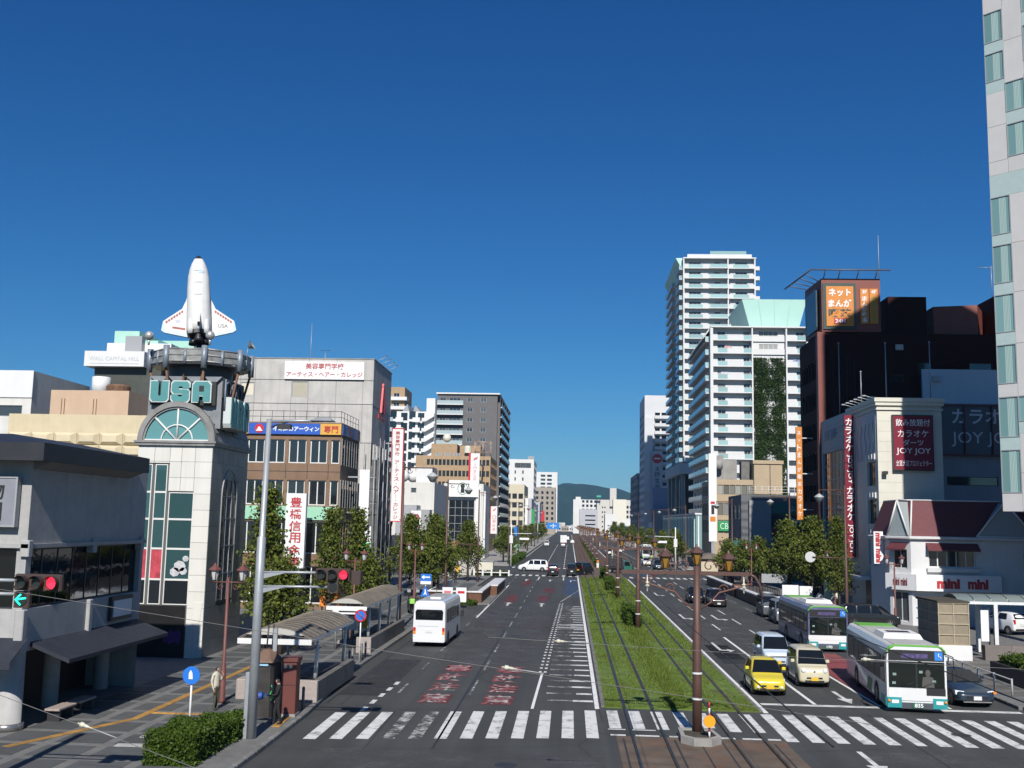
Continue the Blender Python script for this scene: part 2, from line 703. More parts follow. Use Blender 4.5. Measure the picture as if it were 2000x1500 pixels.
def mark(name, x0, x1, y0, y1, m=M_LINE_PAINT, z=ZM):
	return part(name, MB().poly([(x0, y0, z), (x1, y0, z), (x1, y1, z), (x0, y1, z)]), m, road)

def markq(name, pts, m=M_LINE_PAINT, z=ZM):
	return part(name, MB().poly([(p[0], p[1], z) for p in pts]), m, road)

# near zebra crossing, one stripe after another across both carriageways and the tracks
x = -9.05
i = 0
while x < 21.5:
	if x < 1.2:
		t = (x + 9.05) / 10.25
		y0, y1 = 36.8 + 1.75 * t, 41.9 + 2.2 * t
	elif x < 7.7:
		y0, y1 = 40.4, 44.15
	else:
		y0, y1 = 38.9, 44.35
	on_pole = 3.6 < x < 5.2
	mark("crosswalk_stripe", x, x + 0.44, max(y0, 41.0) if on_pole else y0, y1, M_WORN_PAINT if i % 5 in (3, 4) and x < -2 else M_WHITE_PAINT)
	x += 0.885
	i += 1
for a, b in ((1.55, 2.1), (2.45, 3.3), (3.65, 4.1), (5.5, 6.0), (6.25, 7.0), (7.15, 7.6)):
	mark("track_stop_bar", a, b, 39.05, 39.3, M_WHITE_PAINT)
for a, b in ((1.5, 2.15), (2.4, 3.25)):
	mark("track_stop_bar", a, b, 40.15, 40.3, M_WHITE_PAINT)
# far zebra crossings at the next junction
for x in [-9.6 + 0.95 * k for k in range(12)] + [8.6 + 0.95 * k for k in range(12)]:
	mark("crosswalk_stripe", x, x + 0.48, 151.0, 154.6, M_WHITE_PAINT)
	mark("crosswalk_stripe", x, x + 0.48, 177.0, 180.5, M_WHITE_PAINT)

# left carriageway
mark("edge_line", 1.12, 1.30, 44.4, 150)
mark("edge_line", 1.15, 1.33, 180, 700)
for k in range(28):
	y = 46 + 1.9 * k
	if y > 98:
		break
	mark("hatch_bar", 0.22 + 0.15 * math.sin(k * 1.7), 1.08, y, y + 0.42, M_WHITE_PAINT)
	mark("hatch_bar", -0.95 + 0.004 * (y - 46), 0.2, y + 0.05, y + 0.36, M_WORN_PAINT)
for y in (77.5, 79.6):
	mark("hatch_bar", -0.75, 1.08, y, y + 0.4, M_WHITE_PAINT)

def taper(y):
	return -1.42 + (y - 44) * 0.0125

markq("lane_line", [(-1.5, 44.0), (-1.38, 44.0), (taper(54) + .06, 54), (taper(54) - .06, 54)], M_LINE_PAINT)
y = 54.5
while y < 101:
	for dx in (-0.12, 0.14):
		markq("lane_dot", [(taper(y) + dx - .07, y), (taper(y) + dx + .07, y), (taper(y) + dx + .07, y + .5), (taper(y) + dx - .07, y + .5)], M_WHITE_PAINT)
	y += 1.35
y = 103.0
while y < 122:
	xx = -0.75 + (y - 103) * 0.105
	mark("lane_dot", xx - .07, xx + .07, y, y + .55, M_WHITE_PAINT)
	y += 1.2
for k in range(14):
	y = 47 + 7.6 * k
	mark("lane_dash", -4.32, -4.22, y, y + 4.2, M_WORN_PAINT)
	mark("lane_dash", -7.45, -7.33, y, y + 2.6, M_WORN_PAINT)
for k in range(5):
	y = 42.4 + 1.7 * k
	mark("lane_dash", -8.2 + .05 * k, -8.0 + .05 * k, y, y + 0.9, M_WHITE_PAINT)
mark("edge_line", -7.3, -7.16, 84, 128, M_LINE_PAINT)
for x in (-4.2, -0.85):
	mark("lane_dash", x, x + 0.16, 141, 149.5, M_WHITE_PAINT)
for k in range(22):
	y = 184 + 9 * k
	mark("lane_dash", -4.2, -4.06, y, y + 5, M_LINE_PAINT)
	mark("lane_dash", -1.0, -0.86, y, y + 5, M_LINE_PAINT)
	mark("lane_dash", 11.4, 11.54, y, y + 5, M_LINE_PAINT)
	mark("lane_dash", 14.4, 14.54, y, y + 5, M_LINE_PAINT)
mark("edge_line", -9.6, -9.46, 184, 500)
for xx, w in ((-5.6, 1.9), (-2.45, 1.9)):
	mark("warning_line", xx - w / 2, xx + w / 2, 77.4, 77.75, M_RED_PAINT)
for k, (xx, y0, y1) in enumerate(((-5.7, 101, 111), (-2.6, 103, 111), (-2.3, 116, 124), (-5.3, 128, 140))):
	mark("warning_patch", xx - .55, xx + .55, y0, y1, M_RED_PAINT)
mark("turn_lane_tint", -0.6, 1.0, 112, 136, M_BLUE_PAINT)
mark("turn_lane_tint", -0.6, 1.0, 137, 146, M_BLUE_PAINT)
# red warning boards painted on the lanes with the white words worn on top
for xx in (-5.62, -2.95):
	for k, y in enumerate((44.6, 47.7, 50.8, 53.9)):
		if k in ((0, 3) if xx < -4 else (0, 1, 3)):
			mark("warning_patch", xx - .6 + .05 * k, xx + .66, y, y + 2.4, M_RED_PAINT, ZM)
for xx in (-5.62, -2.95):
	for k, ch in enumerate("事故注意"):
		letters(road, "warning_letters", ch, M_REDLANE, (xx, 55.2 - 3.1 * k, 0.0065), 1.4, 2.5, (1, 0, 0), (0, 1, 0), 0.035, 0.0, keep=False)
		letters(road, "warning_letters", ch, M_WORN_PAINT, (xx, 55.2 - 3.1 * k, 0.0085), 1.15, 2.2, (1, 0, 0), (0, 1, 0), 0.014, 0.0, keep=False)

def arrow(x, y, turn=0, sgn=1, L=4.2, m=M_WHITE_PAINT, name="arrow_marking"):
	"""straight or turning arrow; sgn=1 points away from the camera"""
	mb = MB()
	z = 0.005
	P = lambda a, b: (x + a * sgn, y + b * sgn, z)
	if turn == 0:
		mb.poly([P(-.09, 0), P(.09, 0), P(.09, L - 1.3), P(-.09, L - 1.3)])
		mb.poly([P(-.34, L - 1.3), P(.34, L - 1.3), P(0, L)])
	else:
		t = turn
		q = [[P(-.09, 0), P(.09, 0), P(.09, L - 1.2), P(-.09, L - 1.2)],
			[P(-.09 * t, L - 1.2), P(.45 * t, L - 1.0), P(.45 * t, L - .55), P(-.09 * t, L - .7)],
			[P(.45 * t, L - 1.5), P(.85 * t, L - .75), P(.45 * t, L - .05)]]
		for p in q:
			mb.poly(p if (t > 0) else list(reversed(p)))
	return part(name, mb, m, road)

for xx in (-5.6, -2.5):
	arrow(xx, 96.5, 0, 1)
	arrow(xx, 138, 0, 1)
arrow(0.2, 138, 1, 1)

# right carriageway, traffic towards the camera
mark("edge_line", 7.98, 8.18, 44.6, 148)
mark("edge_line", 8.1, 8.28, 182, 420)
mark("stop_line", 8.25, 13.2, 46.6, 47.05, M_WHITE_PAINT)
mark("stop_line", 13.4, 19.0, 46.3, 46.75, M_WHITE_PAINT)
mark("lane_line", 10.52, 10.68, 47.1, 74.0)
mark("lane_line", 13.28, 13.42, 47.1, 66.0)
mark("lane_line", 16.2, 16.34, 47.0, 60.0)
mark("bus_lane", 13.5, 16.1, 47.3, 66.0, M_REDLANE)
for k in range(8):
	y = 79 + 9.0 * k
	mark("lane_dash", 11.0 + .05 * k, 11.13 + .05 * k, y, y + 4.6, M_WHITE_PAINT)
	mark("lane_dash", 13.2 + .08 * k, 13.33 + .08 * k, y - 4, y + .6, M_WHITE_PAINT)
	mark("lane_dash", 16.4, 16.52, y, y + 4.6, M_WORN_PAINT)
for xx in (9.3, 12.0):
	arrow(xx, 70.5, -1, -1, 5.0)
	arrow(xx + .1, 92, -1, -1, 5.0)
arrow(9.5, 120, -1, -1, 5.0)
arrow(12.3, 51.0, 0, -1, 3.4)
arrow(9.9, 37.6, 0, -1, 3.4)
mark("turn_lane_tint", 9.6, 12.2, 160, 176, M_BLUE_PAINT)
mark("warning_patch", 12.4, 13.1, 158, 185, M_RED_PAINT)
# old asphalt joints and patches
for (x0, x1, y0, y1) in ((-4.5, -4.42, 36, 76), (-9.9, -9.83, 44, 90), (12.2, 12.27, 22, 45)):
	mark("asphalt_joint", x0, x1, y0, y1, mat("bitumen joint", (0.025, 0.025, 0.026), 0.6, var=0.3, scale=5))

MH = MB()
MH.lathe([(.001, .006), (.33, .006), (.36, .004)], (0, 0, 0), 18)
MH = MH.mesh("manhole_cover", mat("iron cover", (.045, .043, .04), .5, metal=.3, var=.3, scale=14))
for x, y in ((-6.6, 58), (-3.6, 71.5), (-7.9, 43.6), (11.7, 62.2), (9.3, 82), (14.6, 41.2), (-1.9, 33.9), (-6.2, 88)):
	raw("manhole_cover", MH, road, (x, y, 0))
M_PATCH = paint_material("asphalt patch", (.036, .037, .038), .47, .7, .16)
M_PATCH2 = paint_material("pale worn asphalt", (.085, .086, .084), .5, .5, .2)
for x0, x1, y0, y1, m in ((-9.8, -7.9, 46, 58, M_PATCH), (8.6, 10.1, 60, 69, M_PATCH), (10, 19, 30, 37.6, M_PATCH2), (-8, 1.2, 24, 35.5, M_PATCH2), (-7, -2, 56, 96, M_PATCH2), (8.4, 16, 62, 100, M_PATCH2)):
	mark("asphalt_patch", x0, x1, y0, y1, m, .002)
# pavements -------------------------------------------------------------------

def pavement(name, x0, x1, y0, y1, m=M_CONC_D):
	o = struct(name, MB().box(x0, x1, y0, y1, -0.05, 0.15), m)
	BASE[o] = Vector((0, 0, 0))
	return o

pv_l = pavement("pavement", -75, -10.75, 5, 149, M_PAVE_L)
pv_lf = pavement("pavement", -75, -10.2, 184, 900, M_CONC)
pv_r = pavement("pavement", 19.35, 75, 47.2, 149, M_PAVE_L)
pv_rf = pavement("pavement", 19.35, 75, 184, 900, M_CONC)

def kerb(parent, x, y0, y1, n, side):
	L_ = (y1 - y0) / n
	me = MB().bbox(-0.09, 0.09, 0.006, L_ - 0.006, -0.02, 0.165, 0.025).mesh("kerb_stone", M_KERB)
	for k in range(n):
		raw("kerb_stone", me, parent, (x, y0 + k * L_, 0))

EDGE_L = [(-10.75, 20), (-9.9, 28), (-9.9, 34), (-10.0, 41), (-10.2, 44.5), (-10.45, 48), (-10.75, 53)]
pv_c = struct("pavement", MB().prism(EDGE_L + [(-11.2, 53), (-11.2, 20)], 'z', -.05, .147), M_PAVE_L)
BASE[pv_c] = Vector((0, 0, 0))
kst = MB().bbox(-.09, .09, .006, .99, -.02, .165, .025).mesh("kerb_stone", M_KERB)
for (ax, ay), (bx, by) in zip(EDGE_L, EDGE_L[1:]):
	n = max(1, round(math.hypot(bx - ax, by - ay)))
	for k in range(n):
		raw("kerb_stone", kst, pv_c, (ax + (bx - ax) * k / n, ay + (by - ay) * k / n, 0), math.atan2(-(bx - ax), by - ay))
kerb(pv_l, -10.66, 53, 149, 96, 1)
kerb(pv_r, 19.26, 47.2, 149, 90, 1)
me = MB().bbox(0.006, 0.994, -0.09, 0.09, -0.02, 0.165, 0.025).mesh("kerb_stone", M_KERB)
for k in range(24):
	raw("kerb_stone", me, pv_r, (19.35 + k, 47.12, 0))

# left pavement: dark slabs between pale bands
slab = MB().bbox(-0.80, 0.80, -0.80, 0.80, -0.01, 0.012, 0.006).mesh("paving_slab", M_PAVE_D)
slab2 = MB().bbox(-0.80, 0.80, -0.35, 0.35, -0.01, 0.012, 0.006).mesh("paving_slab", M_PAVE_D)
for ix in range(4):
	for iy in range(52):
		x = -17.75 + ix * 1.98
		y = 25.2 + iy * 1.98
		if ix == 1:
			x += 0.0
		raw("paving_slab", slab, pv_l, (x, y, 0.15))
slab3 = MB().bbox(-0.80, 0.80, -0.80, 0.80, -0.01, 0.012, 0.006).mesh("paving_slab", mat("brown paving", (0.115, 0.105, 0.095), 0.8, var=0.2, scale=2, objvar=0.15, dirt=(0.07, 0.065, 0.06), dirt_amt=0.5))
for ix in range(2):
	for iy in range(46):
		raw("paving_slab", slab3, pv_r, (20.6 + ix * 2.1, 48.6 + iy * 2.1, 0.15))
# tactile strips
tt = MB().box(-0.145, 0.145, -0.145, 0.145, 0.0, 0.018)
for q in (-0.1, -0.035, 0.035, 0.1):
	tt.box(q - 0.016, q + 0.016, -0.13, 0.13, 0.018, 0.024)
tt = tt.mesh("tactile_tile", M_TACT)
for k in range(150):
	y = 38.6 + 0.3 * k
	raw("tactile_tile", tt, pv_l, (-15.65, y, 0.155))
for k in range(18):
	raw("tactile_tile", tt, pv_l, (-15.75 - 0.085 * k * 1.3, 38.3 - 0.28 * k, 0.155), -0.36)
for k in range(16):
	raw("tactile_tile", tt, pv_l, (-15.35 + 0.3 * k, 39.75, 0.155), R(90))
for k in range(7):
	raw("tactile_tile", tt, pv_l, (-10.3 - 0.02 * k, 38.0 + 0.3 * k, 0.155))
cv = MB().box(-0.45, 0.45, -0.2, 0.2, 0, 0.016).mesh("cover_plate", mat("bright cover plate", (0.42, 0.42, 0.41), 0.5, var=0.2, scale=4))
for x, y, r in ((-13.75, 35.6, 0.05), (-13.05, 35.5, 0.02), (-14.0, 34.2, 0.1)):
	raw("cover_plate", cv, pv_l, (x, y, 0.158), r)

# tramway ---------------------------------------------------------------------
tram = struct("tramway", MB().box(1.5, 7.85, 44.7, 149.5, -0.05, 0.05), M_GRASSBED)
BASE[tram] = Vector((0, 0, 0))
tf = struct("tramway", MB().box(1.6, 8.0, 183, 700, -0.05, 0.03), M_BALLAST)
BASE[tf] = Vector((0, 0, 0))
tn = struct("tramway", MB().poly([(1.75, 20, 0.003), (7.7, 20, 0.003), (7.7, 39.0, 0.003), (1.75, 39.0, 0.003)]), M_TRACKSLAB)
BASE[tn] = Vector((0, 0, 0))
tj = struct("tramway", MB().poly([(1.75, 149.5, 0.003), (7.9, 149.5, 0.003), (7.9, 183, 0.003), (1.75, 183, 0.003)]), M_TRACKSLAB)
BASE[tj] = Vector((0, 0, 0))
RAILS = (2.32, 3.46, 5.82, 6.96)
for x in RAILS:
	r_ = MB()
	r_.box(x - .04, x + .04, 20, 700, -0.02, 0.075)
	part("rail", r_, M_RAIL, tram)
	g_ = MB().box(x - .085, x - .05, 44.7, 149.5, 0.02, 0.056).box(x + .05, x + .085, 44.7, 149.5, 0.02, 0.056)
	part("rail_groove", g_, mat("groove dirt", (0.055, 0.036, 0.022), 0.9), tram)
for x in (1.46, 7.9):
	for k in range(52):
		raw("edging_stone", MATS.get("_edge") or MATS.setdefault("_edge", MB().bbox(-0.08, 0.08, 0.008, 1.99, -0.02, 0.07, 0.015).mesh("edging_stone", M_CONC_D)), tram, (x, 44.8 + 2.01 * k, 0))
for (x0, x1, y0, y1) in ((1.95, 2.02, 22, 38.6), (3.75, 3.82, 22, 38.6), (4.62, 4.68, 22, 38.5), (5.4, 5.46, 22, 38.4), (7.2, 7.27, 22, 38.4)):
	part("slab_joint", MB().poly([(x0, y0, .006), (x1, y0, .006), (x1, y1, .006), (x0, y1, .006)]), mat("slab joint", (0.03, 0.03, 0.032), 0.7), tn)

# ================================================================== generic buildings
G_DARK = glass("dark glass", (0.016, 0.02, 0.024), 0.05, 0.5)
G_GREY = glass("grey glass", (0.05, 0.06, 0.065), 0.08, 0.6)
G_TEAL = glass("teal glass", (0.035, 0.085, 0.09), 0.05, 0.35)
G_CURT = glass("curtained glass", (0.22, 0.22, 0.2), 0.25, 0.5)
F_WHITE = mat("white frame", (0.62, 0.62, 0.6), 0.5)
F_GREY = mat("grey frame", (0.3, 0.31, 0.32), 0.45)
F_DARK = mat("dark frame", (0.03, 0.03, 0.032), 0.45)
W_WHITE = mat("white wall", (0.6, 0.59, 0.56), 0.8, var=0.08, scale=0.8, streak=0.28, bump=0.08, bscale=9, dirt=(0.45, 0.43, 0.4), dirt_amt=0.3)
W_CLEAN = mat("clean white wall", (0.65, 0.65, 0.64), 0.75, var=0.05, scale=0.5, streak=0.1)
W_GREYC = mat("grey concrete wall", (0.46, 0.445, 0.42), 0.85, var=0.14, scale=0.5, streak=0.35, bump=0.12, bscale=12, dirt=(0.3, 0.29, 0.27), dirt_amt=0.45)
W_TAN = mat("tan tile wall", (0.36, 0.245, 0.14), 0.7, var=0.12, scale=1.2, streak=0.2)
W_BROWN = mat("brown wall", (0.20, 0.125, 0.078), 0.75, var=0.15, scale=1.0, streak=0.25)
W_ROOF = mat("flat roof", (0.2, 0.2, 0.19), 0.9, var=0.2, scale=0.6)

def building(label, x0, x1, y0, y1, h, wm, front=(), right=(), left=(), fm=F_WHITE, gm=G_DARK, rev=0.12, fw=0.07,
			par=0.5, rm=W_ROOF, z0=0.1, name="building", cat="building", group=None, gm_side=None, cap=None):
	"""box building; openings are (a, b, z0, z1, nx, nz): front in world x, right / left side walls in world y"""
	t = thing(name, label, cat, ((x0 + x1) / 2, (y0 + y1) / 2, z0), 0, group)
	mb = MB()
	fo, fu = (x0, y0, 0), (1, 0, 0)
	ro, ru = (x1, y0, 0), (0, 1, 0)
	lo, lu = (x0, y1, 0), (0, -1, 0)
	fh = [(a - x0, b - x0, c, d) for a, b, c, d, *_ in front]
	rh = [(a - y0, b - y0, c, d) for a, b, c, d, *_ in right]
	lh = [(y1 - b, y1 - a, c, d) for a, b, c, d, *_ in left]
	wall(mb, fo, fu, x1 - x0, h, fh, rev, z0)
	wall(mb, ro, ru, y1 - y0, h, rh, rev, z0)
	wall(mb, lo, lu, y1 - y0, h, lh, rev, z0)
	wall(mb, (x1, y1, 0), (-1, 0, 0), x1 - x0, h, (), rev, z0)
	q = 0.22
	for a in ((x0, x1, y0, y0 + q), (x0, x1, y1 - q, y1), (x0, x0 + q, y0 + q, y1 - q), (x1 - q, x1, y0 + q, y1 - q)):
		mb.poly([(a[0], a[2], h), (a[1], a[2], h), (a[1], a[3], h), (a[0], a[3], h)])
	for p0, p1 in (((x0 + q, y0 + q), (x0 + q, y1 - q)), ((x0 + q, y1 - q), (x1 - q, y1 - q)), ((x1 - q, y1 - q), (x1 - q, y0 + q)), ((x1 - q, y0 + q), (x0 + q, y0 + q))):
		mb.poly([(*p0, h - par), (*p0, h), (*p1, h), (*p1, h - par)])
	part("wall", mb, wm, t)
	part("roof", MB().poly([(x0 + q, y0 + q, h - par), (x1 - q, y0 + q, h - par), (x1 - q, y1 - q, h - par), (x0 + q, y1 - q, h - par)]), rm, t)
	if cap:
		c_ = MB()
		for a in ((x0 - .06, x1 + .06, y0 - .06, y0 + .26), (x0 - .06, x1 + .06, y1 - .26, y1 + .06), (x0 - .06, x0 + .26, y0 + .26, y1 - .26), (x1 - .26, x1 + .06, y0 + .26, y1 - .26)):
			c_.box(a[0], a[1], a[2], a[3], h + .002, h + .09)
		part("coping", c_, cap, t)
	for hs, src, o, u, gg in ((fh, front, fo, fu, gm), (rh, right, ro, ru, gm_side or gm), (lh, left, lo, lu, gm_side or gm)):
		for hh, s_ in zip(hs, src):
			nx = s_[4] if len(s_) > 4 else 1
			nz = s_[5] if len(s_) > 5 else 1
			window(t, o, u, hh, fm, gg, nx, nz, fw, rev - 0.02)
	return t

def row(a, b, n, gap, z0, z1, nx=1, nz=1):
	"""n equal openings between a and b with piers of width gap"""
	w = (b - a - gap * (n - 1)) / n
	return [(a + i * (w + gap), a + i * (w + gap) + w, z0, z1, nx, nz) for i in range(n)]

def rows(a, b, n, gap, zs, nx=1, nz=1):
	out = []
	for z0, z1 in zs:
		out += row(a, b, n, gap, z0, z1, nx, nz)
	return out

def board(name, label, cat, x0, x1, y, z0, z1, m, t=0.25, frame=None, group=None, fw=0.06, top=True):
	"""sign board facing the camera; returns the thing so that lettering can be added"""
	if top:
		th = thing(name, label, cat, ((x0 + x1) / 2, y, z0), 0, group)
	else:
		th = name
	part("panel", MB().box(x0, x1, y, y + t, z0, z1), m, th)
	if frame:
		f = MB()
		f.box(x0 - fw, x0, y - .03, y + t + .01, z0 - fw, z1 + fw).box(x1, x1 + fw, y - .03, y + t + .01, z0 - fw, z1 + fw)
		f.box(x0, x1, y - .03, y + t + .01, z0 - fw, z0).box(x0, x1, y - .03, y + t + .01, z1, z1 + fw)
		part("frame", f, frame, th)
	return th

def rail_fence(mb, p0, p1, h, n, r=0.02, bars=2):
	p0, p1 = Vector(p0), Vector(p1)
	for i in range(n + 1):
		p = p0.lerp(p1, i / n)
		mb.cyl(p, p + Vector((0, 0, h)), r, n=5)
	for k in range(bars):
		z = Vector((0, 0, h * (k + 1) / bars))
		mb.cyl(p0 + z, p1 + z, r, n=5)
	return mb

M_SIGN_W = mat("white sign", (0.72, 0.72, 0.72), 0.5, var=0.05, scale=1, streak=0.1)
M_RED = mat("red lettering", (0.42, 0.03, 0.035), 0.5)
M_REDB = mat("bright red", (0.5, 0.02, 0.03), 0.45)
M_BLUE = mat("sign blue", (0.02, 0.09, 0.42), 0.45)
M_YEL = mat("sign yellow", (0.62, 0.34, 0.05), 0.5)
M_LETW = mat("white lettering", (0.78, 0.78, 0.78), 0.5)
M_BLACK = mat("black lettering", (0.02, 0.02, 0.022), 0.5)
M_STEEL = mat("galvanised steel", (0.36, 0.38, 0.4), 0.45, metal=0.35, var=0.12, scale=2)
M_IRON = mat("brown painted iron", (0.085, 0.042, 0.032), 0.55, var=0.15, scale=2)
M_RUST = mat("rusty steel", (0.16, 0.085, 0.05), 0.8, var=0.4, scale=3)
M_PLASTIC_W = mat("white painted metal", (0.66, 0.66, 0.65), 0.4, var=0.06, scale=2)
M_GREEN = mat("sign green", (0.02, 0.27, 0.09), 0.5)

# ================================================================== left side of the street
PLASTER = mat("old white plaster", (0.37, 0.365, 0.355), 0.85, var=0.12, scale=1.4, streak=0.25, bump=0.35, bscale=14, dirt=(0.24, 0.23, 0.22), dirt_amt=0.4)
BLACKROOF = mat("black roof metal", (0.022, 0.024, 0.028), 0.5, var=0.3, scale=1.5)
# --- plaster restaurant with the black eaves
t = thing("plaster_building", "white plastered building with black overhanging eaves at the left edge", "building", (-24, 40, 0.15))
mb = MB()
yA, yB, xr = 35.6, 45.6, -18.65
fo, fu, ro, ru = (-31, yA, 0), (1, 0, 0), (xr, yA, 0), (0, 1, 0)
fh = [(0.6, 12.0, 4.2, 6.25)]
rh = [(0.35, 9.7, 4.2, 6.25)]
wall(mb, fo, fu, 31 + xr, 9.5, fh, 0.3, 2.75)
wall(mb, ro, ru, yB - yA, 9.5, rh, 0.3, 2.75)
wall(mb, (xr, yB, 0), (-1, 0, 0), 31 + xr, 9.5, (), 0.2, 0.15)
mb.poly([(-31, yA, 2.75), (-31, yB, 2.75), (xr, yB, 2.75), (xr, yA, 2.75)])
part("wall", mb, PLASTER, t)
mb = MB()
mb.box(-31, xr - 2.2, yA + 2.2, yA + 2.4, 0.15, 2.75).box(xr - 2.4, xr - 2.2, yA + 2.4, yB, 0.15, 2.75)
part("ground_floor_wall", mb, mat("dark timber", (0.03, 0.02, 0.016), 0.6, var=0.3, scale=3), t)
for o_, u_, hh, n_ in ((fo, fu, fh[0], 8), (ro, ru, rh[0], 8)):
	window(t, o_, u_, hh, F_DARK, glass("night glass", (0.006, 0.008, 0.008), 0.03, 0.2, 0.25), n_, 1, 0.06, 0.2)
for k, (px, py) in enumerate(((xr - .42, yA + .42), (xr - 1.2, yA + 4.9), (xr - 1.2, yA + 9.3))):
	c_ = MB()
	c_.smooth = True
	c_.lathe([(0.50, 0.15), (0.50, 0.32), (0.44, 0.33), (0.42, 2.75)] if k == 0 else [(0.30, 0.15), (0.30, 2.75)], (px, py, 0), 20)
	part("pillar", c_, PLASTER, t)
	if k == 0:
		c_ = MB()
		c_.smooth = True
		c_.lathe([(0.0, 0.16), (0.53, 0.16), (0.53, 0.38), (0.45, 0.39)], (px, py, 0), 20)
		part("pillar_base", c_, mat("polished steel base", (0.4, 0.38, 0.36), 0.25, metal=0.8), t)
for p in ((xr, yA, 6.0), (xr, yA + 5.0, 6.0), (xr, yA + 9.6, 6.0), (xr, yA, 2.9), (xr, yA + 5.0, 2.9)):
	part("pilaster", MB().bbox(p[0] - .18, p[0] + .14, p[1] - .14, p[1] + .16, p[2], p[2] + (0.55 if p[2] > 5 else 1.3), 0.03), PLASTER, t)
part("sill_band", MB().box(-31, xr + .12, yA - .14, yA, 6.28, 6.42).box(xr, xr + .12, yA, yB, 6.28, 6.42), PLASTER, t)
f = MB()
f.box(-32, -17.8, 34.6, 34.78, 9.25, 9.86).box(-17.98, -17.8, 34.78, 43.6, 9.25, 9.86)
f.box(-32, -17.98, 34.78, 35.5, 9.3, 9.36).box(-18.7, -17.98, 35.5, 43.6, 9.3, 9.36)
part("fascia", f, BLACKROOF, t)
f = MB()
f.poly([(-32, 34.6, 9.86), (-17.8, 34.6, 9.86), (-20.8, 38, 10.4), (-32, 38, 10.4)])
f.poly([(-17.8, 34.6, 9.86), (-17.8, 43.6, 9.86), (-20.8, 43.6, 10.4), (-20.8, 38, 10.4)])
f.poly([(-32, 38, 10.4), (-20.8, 38, 10.4), (-20.8, 43.6, 10.4), (-32, 43.6, 10.4)])
part("roof", f, BLACKROOF, t)
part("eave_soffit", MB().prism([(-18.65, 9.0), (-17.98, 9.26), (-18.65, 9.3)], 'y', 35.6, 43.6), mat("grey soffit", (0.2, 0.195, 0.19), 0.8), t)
AWN = mat("navy awning cloth", (0.018, 0.022, 0.034), 0.75, var=0.3, scale=3)
for y0, y1 in ((31.0, 35), (36.3, 45.3)):
	a = MB()
	a.poly([(xr + .02, y0, 3.05), (xr + 1.45, y0, 2.5), (xr + 1.45, y1, 2.5), (xr + .02, y1, 3.05)])
	a.poly([(xr + 1.45, y0, 2.5), (xr + 1.45, y0, 2.36), (xr + 1.45, y1, 2.36), (xr + 1.45, y1, 2.5)])
	a.poly([(xr + .02, y0, 3.05), (xr + .02, y0, 2.9), (xr + 1.45, y0, 2.36), (xr + 1.45, y0, 2.5)])
	if y0 > 35:
		part("awning", a, AWN, t)
a = MB()
a.poly([(-31, yA - .02, 3.25), (-31, yA - 1.1, 2.6), (xr + .3, yA - 1.1, 2.6), (xr + .3, yA - .02, 3.25)])
a.poly([(-31, yA - 1.1, 2.6), (-31, yA - 1.1, 2.35), (xr + .3, yA - 1.1, 2.35), (xr + .3, yA - 1.1, 2.6)])
part("awning", a, AWN, t)
if True:
	sg = board("wall_sign", "grey hanging board with two black brush characters on the plaster wall", "sign", -21.3, -19.05, 35.3, 7.05, 8.66,
			mat("slate board", (0.22, 0.23, 0.26), 0.6, var=0.1, scale=2), 0.22, F_GREY)
	letters(sg, "lettering", "物", M_BLACK, (-19.75, 35.3, 8.22), 0.62, 0.6, bold=0.02, depth=0.012)
	letters(sg, "lettering", "明", M_BLACK, (-19.8, 35.3, 7.5), 0.66, 0.66, bold=0.02, depth=0.012)
sg = thing("menu_board", "framed white menu board high on the shaded plaster wall", "sign", (xr, 43.3, 3.3))
part("panel", MB().box(xr + .16, xr + .2, 42.55, 44.3, 3.35, 4.0), M_SIGN_W, sg)
f = MB()
f.box(xr + .02, xr + .16, 42.4, 44.45, 3.2, 4.15)
part("frame", f, F_DARK, sg)
for k, y in enumerate((37.4, 39.0)):
	bn = thing("street_bench", ("pale topped bench nearest the round plaster pillar", "pale topped bench further along the shaded arcade")[k], "bench", (-18.2, y + .6, 0.15), 0, "benches in the arcade")
	part("seat", MB().bbox(-18.5, -17.95, y, y + 1.35, 0.55, 0.62, 0.015), mat("bleached bench board", (0.34, 0.28, 0.25), 0.7, var=0.2, scale=6), bn)
	for q in (y + .15, y + 1.1):
		part("leg", MB().box(-18.45, -18.0, q, q + .1, 0.15, 0.55), F_DARK, bn)

# --- the tower with the letters and the shuttle
WPAN = mat("white wall panel", (0.62, 0.61, 0.565), 0.55, var=0.06, scale=1.2, streak=0.22, objvar=0.04, dirt=(0.5, 0.46, 0.38), dirt_amt=0.35)
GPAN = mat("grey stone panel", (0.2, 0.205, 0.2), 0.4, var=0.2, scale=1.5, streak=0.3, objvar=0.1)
tw = thing("letter_tower", "narrow white panelled tower with arched fan window and big teal letters", "building", (-21.1, 58, 0.15))
x0, x1, y0, y1 = -23.12, -19.06, 55.0, 61.2
mb = MB()
mb.box(x0 + .05, x1 - .05, y0 + .07, y1, 0.15, 11.2)
part("core", mb, mat("panel joint grey", (0.1, 0.1, 0.095), 0.8), tw)
cols = [x0, -22.2, -21.36, -20.72, -19.98, x1]
GL = [(-22.95, -22.28, 2.85, 10.2), (-22.12, -21.45, 2.85, 10.2), (-21.3, -19.95, 2.85, 8.72)]
nr = 13
hz = (11.2 - 0.15) / nr
